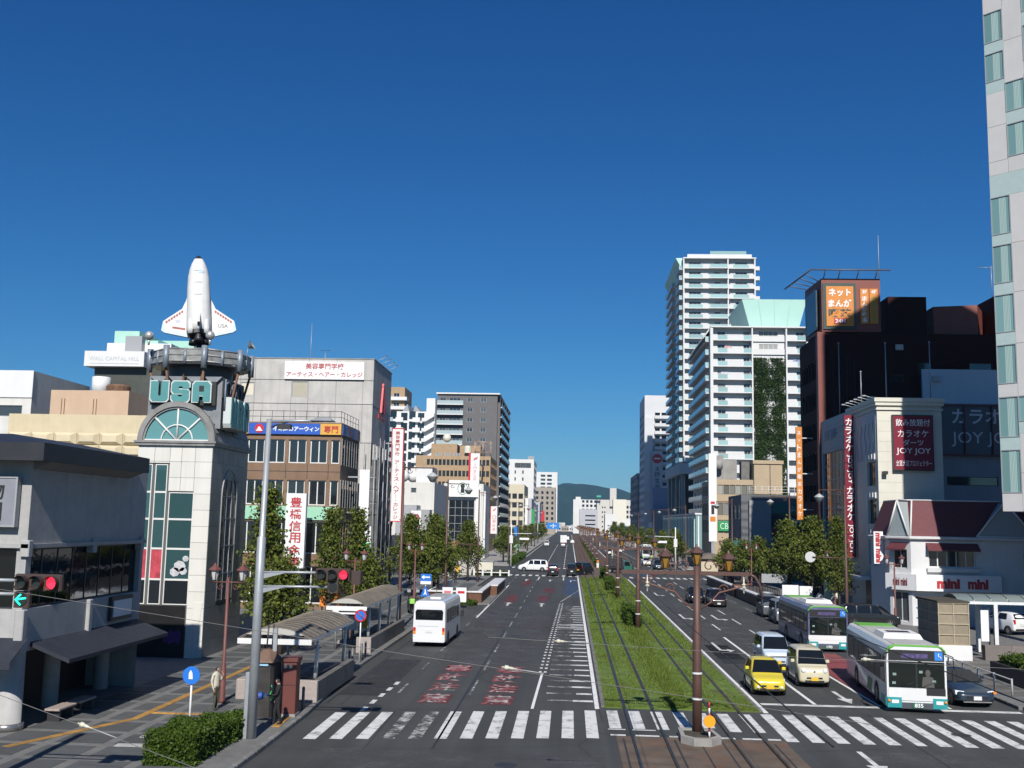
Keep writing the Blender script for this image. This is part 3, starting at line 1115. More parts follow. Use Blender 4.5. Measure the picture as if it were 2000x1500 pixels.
for r_ in range(nr):
	za, zb = 0.15 + r_ * hz, 0.15 + (r_ + 1) * hz
	for c_ in range(5):
		xa, xb = cols[c_], cols[c_ + 1]
		if zb <= 2.95 and c_ < 4:
			continue
		zc = za
		if c_ < 2:
			if za < 10.2:
				if zb > 10.25:
					zc = 10.26
				else:
					continue
		elif c_ < 4:
			if za < 8.72:
				if zb > 8.8:
					zc = 8.78
				else:
					continue
		part("wall_panel", MB().bbox(xa + .008, xb - .008, y0, y0 + .06, zc + .008, zb - .008, 0.004), WPAN, tw)
for r_ in range(nr):
	za, zb = 0.15 + r_ * hz, 0.15 + (r_ + 1) * hz
	for c_ in range(7):
		ya, yb = y0 + .07 + c_ * (y1 - y0 - .07) / 7, y0 + .07 + (c_ + 1) * (y1 - y0 - .07) / 7
		if 2 <= c_ <= 4 and 2.9 < (za + zb) / 2 < 9.2:
			continue
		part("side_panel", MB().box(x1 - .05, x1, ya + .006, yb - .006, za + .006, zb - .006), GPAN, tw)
part("corner_post", MB().prism([(x1 - .9, 0.15), (x1 - .25, 0.15), (x1 - .3, 1.2), (x1 - .06, 3.0), (x1 - .55, 3.0), (x1 - .62, 1.6)], 'y', y0 - .03, y0 + .05), WPAN, tw)
for k, (a, b, c, d) in enumerate(GL):
	rowsz = [2.85, 4.15, 5.75, 7.3, 8.72] + ([10.2] if k < 2 else [])
	for j in range(len(rowsz) - 1):
		za, zb = rowsz[j], rowsz[j + 1]
		gm_ = G_TEAL
		if j == 1 and k < 2:
			gm_ = mat("pink poster", (0.42, 0.06, 0.08), 0.4, var=0.5, scale=2.5)
		if j == 0:
			gm_ = G_DARK
		f_, p_ = win_mesh(b - a, zb - za, 1, 1, 0.05, F_WHITE, gm_)
		w_ = raw("window", f_, tw, Vector(((a + b) / 2, y0 + .03, za)) - BASE[tw])
		raw("pane", p_, w_)
# torn poster inside the lower panes
ps = MB()
for cx, cz, r in ((-20.5, 4.85, .3), (-20.2, 5.25, .16), (-20.75, 4.55, .25), (-20.3, 4.6, .2)):
	ps.prism([(cx + r * math.cos(q * .9) * 1.1, cz + r * math.sin(q * .9)) for q in range(7)], 'y', y0 + .035, y0 + .045)
part("poster_figure", ps, mat("pale poster print", (0.5, 0.5, 0.52), 0.5, var=0.3, scale=4), tw)
# ground floor of the tower
part("shop_front", MB().box(x0 + .2, x1 - 1.0, y0 + .02, y0 + .06, 0.15, 2.8), mat("dark shop front", (0.012, 0.012, 0.013), 0.4, var=0.5, scale=1.2), tw)
gr = MB()
for k in range(4):
	cx = -21.0 + .22 * k
	gr.prism([(cx + .14 * math.cos(q * .8), 1.2 + (.32 + .07 * (k % 2)) * math.sin(q * .8)) for q in range(8)], 'y', y0 + .005, y0 + .018)
part("graffiti", gr, mat("purple graffiti", (0.13, 0.03, 0.17), 0.6, var=0.5, scale=6), tw)
# arched window of the side wall
aw = MB()
cy, rad, zb = 58.1, 1.28, 8.6
pts = [(cy - rad, 2.95), (cy + rad, 2.95)] + [(cy + rad * math.cos(R(a)), zb + rad * 1.15 * math.sin(R(a))) for a in range(0, 181, 15)]
aw.prism(pts, 'x', x1 - .06, x1 - .02)
ao = part("arched_window", aw, glass("arch glass", (0.03, 0.035, 0.045), 0.08, 0.1), tw)
f = MB()
arc = [(x1 + .01, cy + rad * math.cos(R(a)), zb + rad * 1.15 * math.sin(R(a))) for a in range(0, 181, 15)]
f.tube([(x1 + .01, cy + rad, 2.95)] + arc + [(x1 + .01, cy - rad, 2.95)], 0.05, 6)
for yy in (cy - .42, cy + .42):
	f.box(x1 - .02, x1 + .03, yy - .03, yy + .03, 2.95, 9.7)
for zz in (4.4, 5.9, 7.4, 8.6):
	f.box(x1 - .02, x1 + .025, cy - rad, cy + rad, zz - .03, zz + .03)
part("frame", f, F_GREY, ao)
part("pattern_print", MB().box(x1 - .015, x1 - .008, cy - .4, cy + .4, 3.0, 8.5), mat("mottled print", (0.12, 0.11, 0.13), 0.6, var=0.95, scale=5), ao)
# cornice, barrel vault with fan light
CORN = mat("weathered grey metal", (0.24, 0.235, 0.225), 0.55, metal=0.1, var=0.25, scale=1.5, streak=0.4)
part("cornice", MB().box(x0 - .14, x1 + .14, y0 - .14, y1, 11.2, 11.34).box(x0 - .2, x1 + .2, y0 - .2, y1, 11.34, 11.46), CORN, tw)
cx, rv, zv = (x0 + x1) / 2, 2.06, 11.46
v_ = MB()
N_ = 13
for k in range(N_):
	a0, a1 = math.pi * k / N_, math.pi * (k + 1) / N_
	ra, rb = (rv + .03, rv - .02) if k < N_ / 2 else (rv - .02, rv + .03)
	P0, P1 = (cx + ra * math.cos(a0), zv + ra * math.sin(a0)), (cx + rb * math.cos(a1), zv + rb * math.sin(a1))
	Q0, Q1 = (cx + (ra - .12) * math.cos(a0), zv + (ra - .12) * math.sin(a0)), (cx + (rb - .12) * math.cos(a1), zv + (rb - .12) * math.sin(a1))
	v_.prism([P0, P1, Q1, Q0], 'y', y0 + .25, y1)
part("vault_roof", v_, CORN, tw)
v_ = MB()
for ra, rb, ya in ((2.12, 1.84, y0 - .06), (1.84, 1.74, y0 + .02)):
	n = 24
	for k in range(n):
		a0, a1 = math.pi * k / n, math.pi * (k + 1) / n
		v_.prism([(cx + ra * math.cos(a0), zv + ra * math.sin(a0)), (cx + ra * math.cos(a1), zv + ra * math.sin(a1)),
				(cx + rb * math.cos(a1), zv + rb * math.sin(a1)), (cx + rb * math.cos(a0), zv + rb * math.sin(a0))], 'y', ya, y0 + .3)
part("arch_rim", v_, CORN, tw)
v_ = MB()
v_.prism([(cx + 1.76 * math.cos(R(a)), zv + 1.76 * math.sin(R(a))) for a in range(0, 181, 10)], 'y', y0 + .12, y0 + .16)
fan = part("fan_window", v_, glass("pale teal glass", (0.11, 0.26, 0.26), 0.12, 0.0), tw)
f = MB()
for a in (90, 45, 135):
	f.cyl((cx, y0 + .08, zv + .03), (cx + 1.75 * math.cos(R(a)), y0 + .08, zv + 1.75 * math.sin(R(a))), 0.055, n=6)
f.tube([(cx + .86 * math.cos(R(a)), y0 + .08, zv + .86 * math.sin(R(a))) for a in range(0, 181, 12)], 0.045, 6)
f.box(cx - 1.75, cx + 1.75, y0 + .02, y0 + .14, zv, zv + .08)
part("frame", f, F_WHITE, fan)
# metal box with the letters
BOXM = mat("sheet metal grey", (0.22, 0.235, 0.25), 0.5, metal=0.2, var=0.2, scale=1.2, streak=0.4)
part("sign_box", MB().box(-23.0, -18.95, 55.62, 59.4, 12.2, 15.0), BOXM, tw)
part("sign_backing", MB().box(-22.8, -19.2, 55.35, 55.6, 13.42, 14.7), mat("black sign backing", (0.02, 0.02, 0.02), 0.6), tw)
for k in range(4):
	xa = -22.9 + k * 1.0
	part("metal_wedge", MB().prism([(xa, 15.0), (xa + .98, 15.0), (xa + .7, 14.72), (xa + .28, 14.72)], 'y', 55.42, 55.61), BOXM, tw)
for xx in (-21.9, -21.0, -20.0):
	part("bracket", MB().prism([(xx - .08, 14.7), (xx + .08, 14.7), (xx, 15.12)], 'y', 55.2, 55.36), M_RUST, tw)
LET = {
	'U': [[(0, 1), (.42, 1), (.42, .3), (.5, .24), (.56, .24), (.62, .3), (.62, 1), (1, 1), (1, .14), (.88, 0), (.12, 0), (0, .14)]],
	'S': [[(.12, 1), (.88, 1), (1, .88), (1, .66), (.64, .66), (.64, .76), (.38, .76), (.38, .62), (.88, .62), (1, .5), (1, .12), (.88, 0), (.12, 0), (0, .12), (0, .34), (.36, .34), (.36, .24), (.62, .24), (.62, .38), (.12, .38), (0, .5), (0, .88)]],
	'A': [[(0, 0), (.36, 0), (.36, .3), (.62, .3), (.62, 0), (1, 0), (1, .84), (.86, 1), (.14, 1), (0, .84), (0, .3)], ],
}
TEAL = mat("teal letter", (0.075, 0.25, 0.25), 0.5, var=0.08, scale=2)
EDGE = mat("letter edge", (0.5, 0.55, 0.53), 0.5)

def block_letter(ch, o, U, w, h, th, mface, medge, nm):
	"""thick chamfered letter: pale body, coloured face"""
	o, U = Vector(o), Vector(U)
	Nn = U.cross(Vector((0, 0, 1)))
	for k, (grow, d0, d1, mm, nm2) in enumerate(((0.03, 0.0, th, medge, nm), (-0.03, th, th + .02, mface, "letter_face"))):
		mb = MB()
		for pl in LET[ch]:
			q = []
			for (a, b) in pl:
				ca, cb = a - .5, b - .5
				q.append((a * w + (grow if ca > 0 else -grow), b * h + (grow if cb > 0 else -grow)))
			ring = lambda d: [tuple(o + U * a + Vector((0, 0, b)) + Nn * d) for a, b in q]
			A_ = ring(d0)
			B_ = ring(d1)
			ar = sum(q[i][0] * q[(i + 1) % len(q)][1] - q[(i + 1) % len(q)][0] * q[i][1] for i in range(len(q)))
			if ar < 0:
				A_.reverse(), B_.reverse()
			mb.loft([A_, B_], cap=(True, True))
		if k == 0:
			body = part(nm, mb, mm, tw)
		else:
			part(nm2, mb, mm, body)
	if ch == 'A':
		mb = MB()
		p = lambda a, b: tuple(o + U * (a * w) + Vector((0, 0, b * h)) + Nn * (th + .026))
		mb.poly([p(.37, .5), p(.63, .5), p(.63, .78), p(.37, .78)])
		part("letter_counter", mb, MATS["black sign backing"], body)

for k, ch in enumerate("USA"):
	block_letter(ch, (-22.74 + k * 1.16, 55.3, 13.57), (1, 0, 0), 1.02, 1.14, 0.16, TEAL, EDGE, "letter")
for k, ch in enumerate("USA"):
	block_letter(ch, (-18.85, 55.75 + k * 1.1, 12.3), (0, 1, 0), 0.95, 1.6, 0.42, TEAL, EDGE, "letter")
part("side_frame", MB().box(-18.95, -18.88, 55.65, 59.2, 13.9, 14.9), mat("dark lattice", (0.04, 0.035, 0.033), 0.7, var=0.5, scale=4), tw)
rg = MB()
for k in range(3):
	rg.tube([(-18.84, 56.35 + k * .95 + .38 * math.cos(R(a)), 14.42 + .4 * math.sin(R(a))) for a in range(0, 361, 30)], 0.045, 5, False)
rg.cyl((-18.8, 55.72, 13.2), (-18.8, 55.72, 14.9), .06, n=6)
part("ring_ornament", rg, mat("blue grey tube", (0.14, 0.17, 0.22), 0.5), tw)
# drum and gantry ring
c0 = (-20.9, 57.6, -.3)
dr = MB()
dr.smooth = True
dr.lathe([(1.75, 15.0), (1.75, 15.95)], c0, 20)
part("drum", dr, mat("dark drum", (0.05, 0.06, 0.075), 0.5, streak=0.4), tw)
part("platform", MB().lathe([(0.05, 15.95), (2.75, 15.95), (2.75, 16.03), (0.05, 16.03)], c0, 8, a0=R(22.5)), F_DARK, tw)
GAL = mat("gantry metal", (0.30, 0.30, 0.285), 0.45, metal=0.3, var=0.35, scale=2.5)
for k in range(8):
	a0, a1 = R(22.5 + 45 * k), R(67.5 + 45 * k)
	p0 = Vector((c0[0] + 2.75 * math.cos(a0), c0[1] + 2.75 * math.sin(a0), -.3))
	p1 = Vector((c0[0] + 2.75 * math.cos(a1), c0[1] + 2.75 * math.sin(a1), -.3))
	g_ = MB()
	for z in (16.1, 16.45, 16.78):
		g_.cyl(p0 + Vector((0, 0, z)), p1 + Vector((0, 0, z)), 0.045, n=5)
	part("gantry_rail", g_, GAL, tw)
	g_ = MB()
	n_ = (p0 + p1).normalized()
	for q in (0.05, 0.52):
		a, b = p0.lerp(p1, q), p0.lerp(p1, q + .43)
		for z in (16.14, 16.47):
			g_.poly([a + Vector((0, 0, z)), b + Vector((0, 0, z)), b + Vector((0, 0, z + .28)), a + Vector((0, 0, z + .28))])
	part("gantry_panel", g_, GAL, tw)
	g_ = MB()
	g_.cyl(p0 + Vector((0, 0, 15.72)), p0 + Vector((0, 0, 16.95)), 0.17, n=10)
	part("gantry_cylinder", g_, mat("blue grey cylinder", (0.2, 0.23, 0.27), 0.45, metal=0.2), tw)
	g_, m_ = MB(), p0.lerp(p1, .5)
	g_.cyl(m_ + Vector((0, 0, 15.95)), m_ + Vector((0, 0, 16.75)), 0.09, n=8)
	part("gantry_cylinder", g_, mat("blue grey cylinder", (0.2, 0.23, 0.27), 0.45, metal=0.2), tw)
	g_ = MB().cyl(p0 + Vector((0, 0, 15.95)), Vector((c0[0], c0[1], 15.2)).lerp(p0, .62) + Vector((0, 0, 5.6)), 0.07, n=5)
	part("strut", g_, M_RUST, tw)
for (x, y, z) in ((-23.1, 55.4, 17.0), (-19.6, 55.1, 17.0)):
	g_ = MB()
	g_.sphere((x, y, z + .22), 0.25, 12)
	g_.cyl((x, y, z - .3), (x, y, z + .05), 0.06, n=6)
	part("flood_lamp", g_, mat("aluminium lamp", (0.5, 0.49, 0.47), 0.35, metal=0.5), tw)
g_ = MB()
g_.lathe([(0.04, 0.0), (0.28, 0.3)], (0, 0, 0), 10)
g_.xf(Matrix.Translation((-18.15, 57.2, 16.9)) @ Matrix.Rotation(R(55), 4, 'Y'))
g_.cyl((-18.2, 57.2, 16.2), (-18.15, 57.2, 16.95), .03, n=5)
part("flood_lamp", g_, GAL, tw)

# --- the shuttle standing on the tower
sh = thing("space_shuttle_model", "white space shuttle model standing nose up on the roof gantry", "shuttle", (-21.0, 57.6, 16.9), 0)
SW = mat("shuttle white", (0.6, 0.6, 0.59), 0.55, var=0.08, scale=2, streak=0.3, dirt=(.48, .46, .42), dirt_amt=.4, dirt_scale=1.5)
SB = mat("shuttle pale blue", (0.42, 0.55, 0.68), 0.5, var=0.2, scale=4)
SK = mat("shuttle black", (0.02, 0.02, 0.022), 0.45)
SR = mat("faded red stripe", (0.35, 0.07, 0.06), 0.6, var=0.5, scale=6)
sx, sy = -21.15, 57.6
tilt = Matrix.Translation((sx, sy, 17.72)) @ Matrix.Rotation(R(-4), 4, 'Y') @ Matrix.Rotation(R(17), 4, 'Z') @ Matrix.Rotation(R(-9), 4, 'X')

def sp(name, mb, m, parent=None):
	mb.xf(tilt)
	return part(name, mb, m, parent or sh)

prof = [(0.0, .66, .60), (.5, .68, .64), (1.2, .67, .64), (2.6, .64, .60), (3.4, .60, .56), (3.85, .52, .50), (4.25, .40, .38), (4.55, .26, .25), (4.75, .10, .10)]
b_ = MB()
b_.smooth = True
ring = lambda z, a, d: [(a * math.copysign(abs(math.cos(t_)) ** .8, math.cos(t_)), -d * math.copysign(abs(math.sin(t_)) ** .8, math.sin(t_)), z) for t_ in [2 * math.pi * k / 20 for k in range(20)]]
b_.loft([list(reversed(ring(z, a, d))) for z, a, d in prof], cap=(True, True))
fus = sp("fuselage", b_, SW)
b_ = MB()
b_.smooth = True
b_.lathe([(0.265, 4.555), (0.2, 4.66), (.1, 4.78), (0.001, 4.84)], (0, 0, 0), 16)
sp("nose_cap", b_, SK, fus)
for zz in (1.25, 2.2, 2.95, 3.7):
	b_ = MB()
	r0 = 0.648 if zz < 2.9 else 0.62 if zz < 3.6 else .56
	b_.tube([(r0 * math.cos(R(a)) * .985, -r0 * math.sin(R(a)) * .96, zz) for a in range(10, 171, 10)], 0.014, 4, False)
	sp("seam", b_, mat("seam grey", (0.25, 0.25, 0.25), 0.6), fus)
b_ = MB()
b_.sphere((0.08, -.46, 3.6), 0.26, 12, (1, .35, .62))
sp("cabin_window", b_, SB, fus)
for sgn in (-1, 1):
	W = [(0.45 * sgn, 3.3), (.7 * sgn, 2.1), (.92 * sgn, 1.6), (1.95 * sgn, .85), (2.05 * sgn, .3), (1.88 * sgn, .16), (0.5 * sgn, -.16)]
	b_ = MB()
	b_.prism(W, 'y', 0.16, 0.30)
	wg = sp("wing", b_, SW)
	b_ = MB()
	b_.prism([(1.95 * sgn, .85), (2.05 * sgn, .3), (1.88 * sgn, .16), (.5 * sgn, -.16), (.5 * sgn, .02), (1.78 * sgn, .32), (1.86 * sgn, .5)], 'y', 0.15, 0.158)
	sp("wing_edge", b_, SB, wg)
	b_ = MB()
	for j in range(7):
		t_ = j / 7
		xx, zz = (0.9 + .98 * t_) * sgn, 1.52 - .72 * t_
		b_.prism([(xx, zz), (xx + .1 * sgn, zz - .12), (xx + .02 * sgn, zz - .2), (xx - .05 * sgn, zz - .1)], 'y', 0.148, 0.157)
	if sgn < 0:
		b_.prism([(-.75, .3), (-1.45, .42), (-1.45, .52), (-.75, .42)], 'y', .148, .157)
	sp("wing_stripe", b_, SR, wg)
	b_ = MB()
	b_.smooth = True
	b_.loft([[(sgn * .42 + .2 * math.cos(t_) * k, -.42 + .2 * math.sin(t_) * k, z) for t_ in [2 * math.pi * q / 10 for q in range(10)]] for z, k in ((-.12, .95), (.2, 1.0), (.6, .85), (.95, .3))], cap=(True, True))
	sp("engine_pod", b_, SW)
b_ = MB()
for k in range(3):
	b_.prism([(-.62, 1.5 + k * .55), (-.58, 1.5 + k * .55), (-.56, 2.0 + k * .55), (-.6, 2.0 + k * .55)], 'y', -.2, -.19)
sp("fuselage_stripe", b_, SR, fus)
wl = letters(sh, "wing_lettering", "USA", M_BLACK, (0, 0, 0), 0.55, 0.26, depth=0)
Mw = tilt @ Matrix.Translation((1.32, .15, .55)) @ Matrix.Rotation(R(3), 4, 'Y')
for v in wl.data.vertices:
	v.co = (Mw @ (v.co + BASE[sh])) - BASE[sh]
b_ = MB()
b_.prism([(-1.28, .78), (-1.02, .78), (-1.02, .92), (-1.28, .92)], 'y', .148, .157)
sp("wing_flag", b_, mat("faded flag", (0.4, 0.42, 0.5), 0.6), sh)
b_ = MB()
b_.prism([(-.55, 1.15), (-.62, 0.55), (-1.5, -.05), (-1.62, .12)], 'x', .0, .12)
fin = sp("tail_fin", b_, SW)
b_ = MB()
b_.prism([(-1.52, -.06), (-1.64, .13), (-1.58, .18), (-1.44, 0)], 'x', -.006, .126)
sp("fin_edge", b_, SK, fin)
for (ex, ey) in ((0, -.42), (-.3, .08), (.3, .08)):
	b_ = MB()
	b_.smooth = True
	b_.lathe([(.12, .05), (.16, -.15), (.23, -.38), (.27, -.6), (.25, -.6), (.2, -.35)], (ex, ey, 0), 14)
	en = sp("engine_bell", b_, SK)
	b_ = MB()
	b_.lathe([(.001, -.42), (.2, -.42)], (ex, ey, 0), 12)
	sp("engine_glow_disc", b_, mat("red lamp glass", (0.35, 0.03, 0.03), 0.4), en)
b_ = MB()
b_.lathe([(.62, .1), (.62, -.12), (.5, -.2), (.001, -.2)], (0, -.05, 0), 16)
sp("base_shield", b_, SK)
part("pedestal", MB().cyl((-20.95, 57.6, 15.98), (-21.05, 57.6, 17.45), 0.28, 0.2, 10), SK, sh)

# --- brown office with the blue fascia sign
zs = [(12.0, 13.95), (8.55, 10.6)]
fr = []
for z0, z1 in zs:
	fr += [(-30.1, -28.7, z0, z1, 2), (-28.4, -27.1, z0, z1, 2), (-26.85, -25.45, z0, z1, 2), (-25.12, -23.72, z0, z1, 2), (-23.4, -21.92, z0, z1, 2), (-21.6, -20.15, z0, z1, 2), (-19.83, -19.12, z0, z1, 1)]
fr += [(-29.5, -19.4, 4.6, 7.2, 7), (-29.5, -19.4, .6, 3.6, 6)]
rt_ = []
for z0, z1 in zs + [(4.6, 7.2)]:
	rt_ += row(86.2, 93.0, 7, 0.18, z0, z1)
t = building("brown low office block with a blue roof fascia sign", -31, -19, 86, 93.4, 15.4, W_BROWN, fr, rt_, fm=F_WHITE, gm=G_DARK, rev=0.16, fw=.09)
for x in (-28.55, -26.97, -25.28, -23.56, -21.76, -20.0):
	part("facade_joint", MB().box(x - .02, x + .02, 85.985, 86.0, 10.7, 11.95), F_DARK, t)
part("facade_joint", MB().box(-31, -19.0, 85.985, 86.0, 11.3, 11.34), F_DARK, t)
for z0, z1 in ((8.4, 10.7), (11.9, 14.1)):
	for k in range(8):
		y = 86.1 + k * 0.98
		part("fin", MB().box(-19.0, -18.9, y - .04, y + .04, z0, z1), mat("pale fin", (0.2, 0.2, 0.2), 0.6), t)
gp = MB()
rail_fence(gp, (-30.8, 86.1, 15.4), (-19.1, 86.1, 15.4), 0.95, 12, .022)
rail_fence(gp, (-19.1, 86.1, 15.4), (-19.1, 93.2, 15.4), 0.95, 6, .022)
part("roof_railing", gp, F_DARK, t)
part("green_fascia", MB().box(-30.5, -19.2, 85.86, 85.99, 7.35, 8.45), mat("mint sign", (0.30, 0.56, 0.40), 0.5, var=0.08, scale=1), t)
part("green_logo", MB().lathe([(.001, 0), (.42, 0), (.42, .04), (.001, .04)], (-22.0, 85.82, 7.9), 16, 'y'), M_SIGN_W, t)
part("green_logo", MB().box(-25.4, -24.2, 85.82, 85.855, 7.5, 8.3), mat("bright green", (0.06, 0.5, 0.12), 0.5), t)
sg = board("fascia_sign", "long blue and yellow fascia sign along the brown office roof", "sign", -31, -19.0, 85.8, 14.38, 15.28, M_BLUE, 0.2)
for a, b in ((-31, -26.8), (-20.75, -19.0)):
	part("yellow_panel", MB().box(a, b, 85.78, 85.8, 14.38, 15.28), M_YEL, sg)
letters(sg, "lettering", "専門", M_RED, (-19.85, 85.78, 14.82), 1.35, 0.6, bold=0.02)
letters(sg, "lettering", "不動産のアーウィン", M_LETW, (-22.8, 85.8, 14.83), 3.9, 0.62, bold=0.03)
letters(sg, "lettering", "店", M_RED, (-27.15, 85.78, 14.8), .55, 0.5, bold=0.02)
lg = MB().lathe([(.001, 0), (.38, 0), (.38, .03), (.001, .03)], (-25.9, 85.77, 14.83), 16, 'y')
part("emblem", lg, M_REDB, sg)
part("emblem_figure", MB().prism([(-26.2, 14.62), (-25.6, 14.62), (-25.72, 14.75), (-25.84, 14.95), (-25.9, 14.98), (-25.98, 14.95), (-26.06, 14.75)], 'y', 85.74, 85.768), M_LETW, sg)
sg2 = thing("side_fascia", "row of blue photo panels along the side of the brown office roof", "sign", (-18.9, 90, 14.4))
for k in range(6):
	part("panel", MB().box(-18.98, -18.9, 86.1 + k * 1.2, 87.2 + k * 1.2, 14.38, 15.28), mat("photo panel %d" % (k % 3), ((.05, .1, .3), (.12, .2, .4), (.2, .1, .12))[k % 3], .5, var=.5, scale=3), sg2)

# --- free standing vertical bank sign
sg = board("vertical_sign", "tall white vertical sign with six red characters before the brown office", "sign", -22.57, -20.97, 83.0, 3.56, 9.44, M_SIGN_W, 0.5, None)
part("post", MB().box(-22.2, -21.9, 83.15, 83.4, 0.15, 3.56).box(-21.6, -21.3, 83.15, 83.4, 0.15, 3.56), M_STEEL, sg)
letters(sg, "lettering", "豊橋信用金庫", M_RED, (-21.77, 83.0, 6.4), 0.95, 5.6, vertical=True, bold=0.014)

# --- patterned column sign behind the tower
sg = board("column_sign", "slim column sign with magenta and blue scribbled print beside the brown office", "sign", -24.5, -23.5, 73.2, 2.0, 11.0, mat("faded concrete column", (0.4, 0.38, 0.37), 0.7, var=.2, scale=2), 0.6, None)
m_ = MB()
random.seed(3)
for k in range(34):
	z = 4.0 + k * .19
	x = -24.0 + random.uniform(-.2, .2)
	r = random.uniform(.14, .3)
	m_.tube([(x + r * math.cos(q * .7 + k), 73.15, z + r * .8 * math.sin(q * .9)) for q in range(6)], 0.045, 4)
part("print", m_, mat("magenta print", (0.33, 0.03, 0.12), 0.5, var=0.7, scale=3), sg)
part("blue_rod", MB().cyl((-23.55, 73.0, 9.0), (-23.55, 73.0, 11.6), .12, n=8), mat("light blue rod", (0.2, 0.45, 0.62), 0.5), sg)

# --- grey concrete college building
fr = [(-31.9, -30.6, 19.1, 20.4), (-26.9, -25.35, 19.0, 20.55)]
t = building("tall grey concrete college building with a white name board", -37, -19, 99, 109, 22.75, W_GREYC, fr, [], fm=F_GREY, gm=mat("closed shutter", (0.5, 0.46, 0.36), 0.6, var=.05, objvar=.25), rev=0.06, cap=M_CONC)
for z in (18.4, 14.7, 20.7):
	part("facade_joint", MB().box(-37, -19, 98.985, 99.0, z - .025, z + .025), F_DARK, t)
for x in (-31.95, -30.55, -26.95, -25.3, -22.6, -20.0):
	part("facade_joint", MB().box(x - .02, x + .02, 98.988, 99.0, 14.7, 22.7), mat("joint grey", (0.2, 0.195, 0.19), .8), t)
part("facade_joint", MB().box(-19.0, -18.985, 99, 109, 18.3, 18.36), F_DARK, t)
dk = MB()
dk.box(-19.0, -18.9, 99.2, 108.8, 12.6, 14.6)
part("side_glazing", dk, G_DARK, t)
for k in range(6):
	part("mullion", MB().box(-18.9, -18.84, 99.6 + 1.7 * k, 99.75 + 1.7 * k, 12.6, 14.6), F_WHITE, t)
sg = board("name_board", "wide white board with red Japanese lettering on the grey college", "sign", -27.64, -19.9, 98.8, 20.75, 22.47, M_SIGN_W, 0.18)
letters(sg, "lettering", "美容専門学校", M_RED, (-23.75, 98.8, 22.02), 3.7, 0.62, bold=0.01)
letters(sg, "lettering", "アーティス・ヘアー・カレッジ", M_RED, (-23.75, 98.8, 21.22), 7.4, 0.62, bold=0.01, sp=.95)
sg = thing("wall_emblem", "tall red letter A emblem on the shaded side of the college", "sign", (-18.9, 103.5, 17.6))
em = MB()
em.prism([(102.6, 18.0), (103.15, 18.0), (103.75, 21.0), (103.45, 21.0)], 'x', -18.95, -18.75)
em.prism([(104.1, 18.0), (104.6, 18.0), (103.95, 21.0), (103.7, 21.0)], 'x', -18.95, -18.75)
em.prism([(103.1, 18.8), (104.3, 18.8), (104.2, 19.05), (103.2, 19.05)], 'x', -18.94, -18.8)
part("letter", em, M_REDB, sg)
em = MB().tube([(-18.85, 104.3 + .55 * math.cos(R(a)), 18.9 + .8 * math.sin(R(a))) for a in range(-150, 140, 20)], .04, 5)
part("scroll", em, F_GREY, sg)
part("name_strip", MB().box(-18.95, -18.85, 101.6, 105.6, 17.35, 17.75), M_REDB, sg)
em = MB()
for k in range(4):
	p = Vector((-18.6, 100.5 + 2.1 * k, 22.75))
	em.cyl(p - Vector((.6, 0, 0)), p + Vector((.5, 0, .5)), .03, n=5)
	em.lathe([(.02, 0), (.12, .16)], tuple(p + Vector((.5, 0, .5))), 8)
part("flood_lamp", em, M_STEEL, t)
for (x, h) in ((-26.5, 4.4), (-25.0, 1.7)):
	em = MB().cyl((x, 104, 22.3), (x, 104, 22.75 + h), .04, .02, 6)
	if h < 2:
		for q in range(3):
			em.cyl((x - .8 + .2 * q, 104, 24.4 - .0 * q), (x + .8 - .2 * q, 104, 24.4), .015, n=4)
			em.cyl((x - .5 + .5 * q, 103.7, 24.4), (x - .5 + .5 * q, 104.3, 24.4), .015, n=4)
	part("roof_mast", em, M_STEEL, t)
# scaffold netting over its lower side
sc_ = thing("scaffold_netting", "grey scaffold netting hung down the lower side of the college", "scaffold", (-18.3, 102, 0.15))
NET = mat("grey netting", (0.13, 0.13, 0.13), 0.9, var=0.35, scale=1.1, streak=0.4, bump=0.5, bscale=3)
for k in range(4):
	x0, y0 = -18.3 + .0 * k, 99.4 + 2.3 * k
	mb = MB()
	nz_ = 16
	mb.smooth = True
	mb.loft([[(x0 + .12 * math.sin(z * 1.9 + k) + .06 * math.sin(q * 2.3), y0 + q * 2.2 / 4, .15 + 13.2 * z / nz_) for q in range(5)] for z in range(nz_ + 1)], closed=False)
	part("net_sheet", mb, NET, sc_)
	part("net_post", MB().cyl((-18.2, y0, .15), (-18.2, y0, 15.2), .04, n=6), M_STEEL, sc_)
mb = MB()
for k in range(2):
	mb.smooth = True
	mb.loft([[(-19.2 + q * .5, 99.25 + .05 * math.sin(z + q * 2 + k), .15 + 13 * z / 12) for q in range(3)] for z in range(13)], closed=False)
part("net_sheet", mb, NET, sc_)
for k, z in enumerate((11.4, 10.2, 9.0)):
	part("scaffold_bar", MB().cyl((-19.4, 97.9, z), (-18.2, 97.9, z), .035, n=6).cyl((-19.4, 97.9, z - 1.0), (-19.4, 98.9, z), .03, n=6), M_STEEL, sc_)
for x in (-19.4, -18.4):
	part("scaffold_post", MB().cyl((x, 97.9, .15), (x, 97.9, 14.5), .04, n=6), M_STEEL, sc_)
sg = board("blank_sign", "blank white hanging panel beside the scaffold netting", "sign", -17.95, -17.1, 89.0, 7.4, 11.7, M_SIGN_W, 0.25, None)
part("bracket", MB().box(-18.98, -17.95, 89.05, 89.15, 8.0, 8.12).box(-18.98, -17.95, 89.05, 89.15, 11.0, 11.12), M_STEEL, sg)
sg = board("small_sign", "small white sign with a green patch below the blank hanging panel", "sign", -18.0, -17.0, 90.0, 4.5, 6.9, M_SIGN_W, 0.25, None)
part("bracket", MB().box(-18.98, -18.0, 90.05, 90.15, 5.0, 5.1).box(-18.98, -18.0, 90.05, 90.15, 6.3, 6.4), M_STEEL, sg)
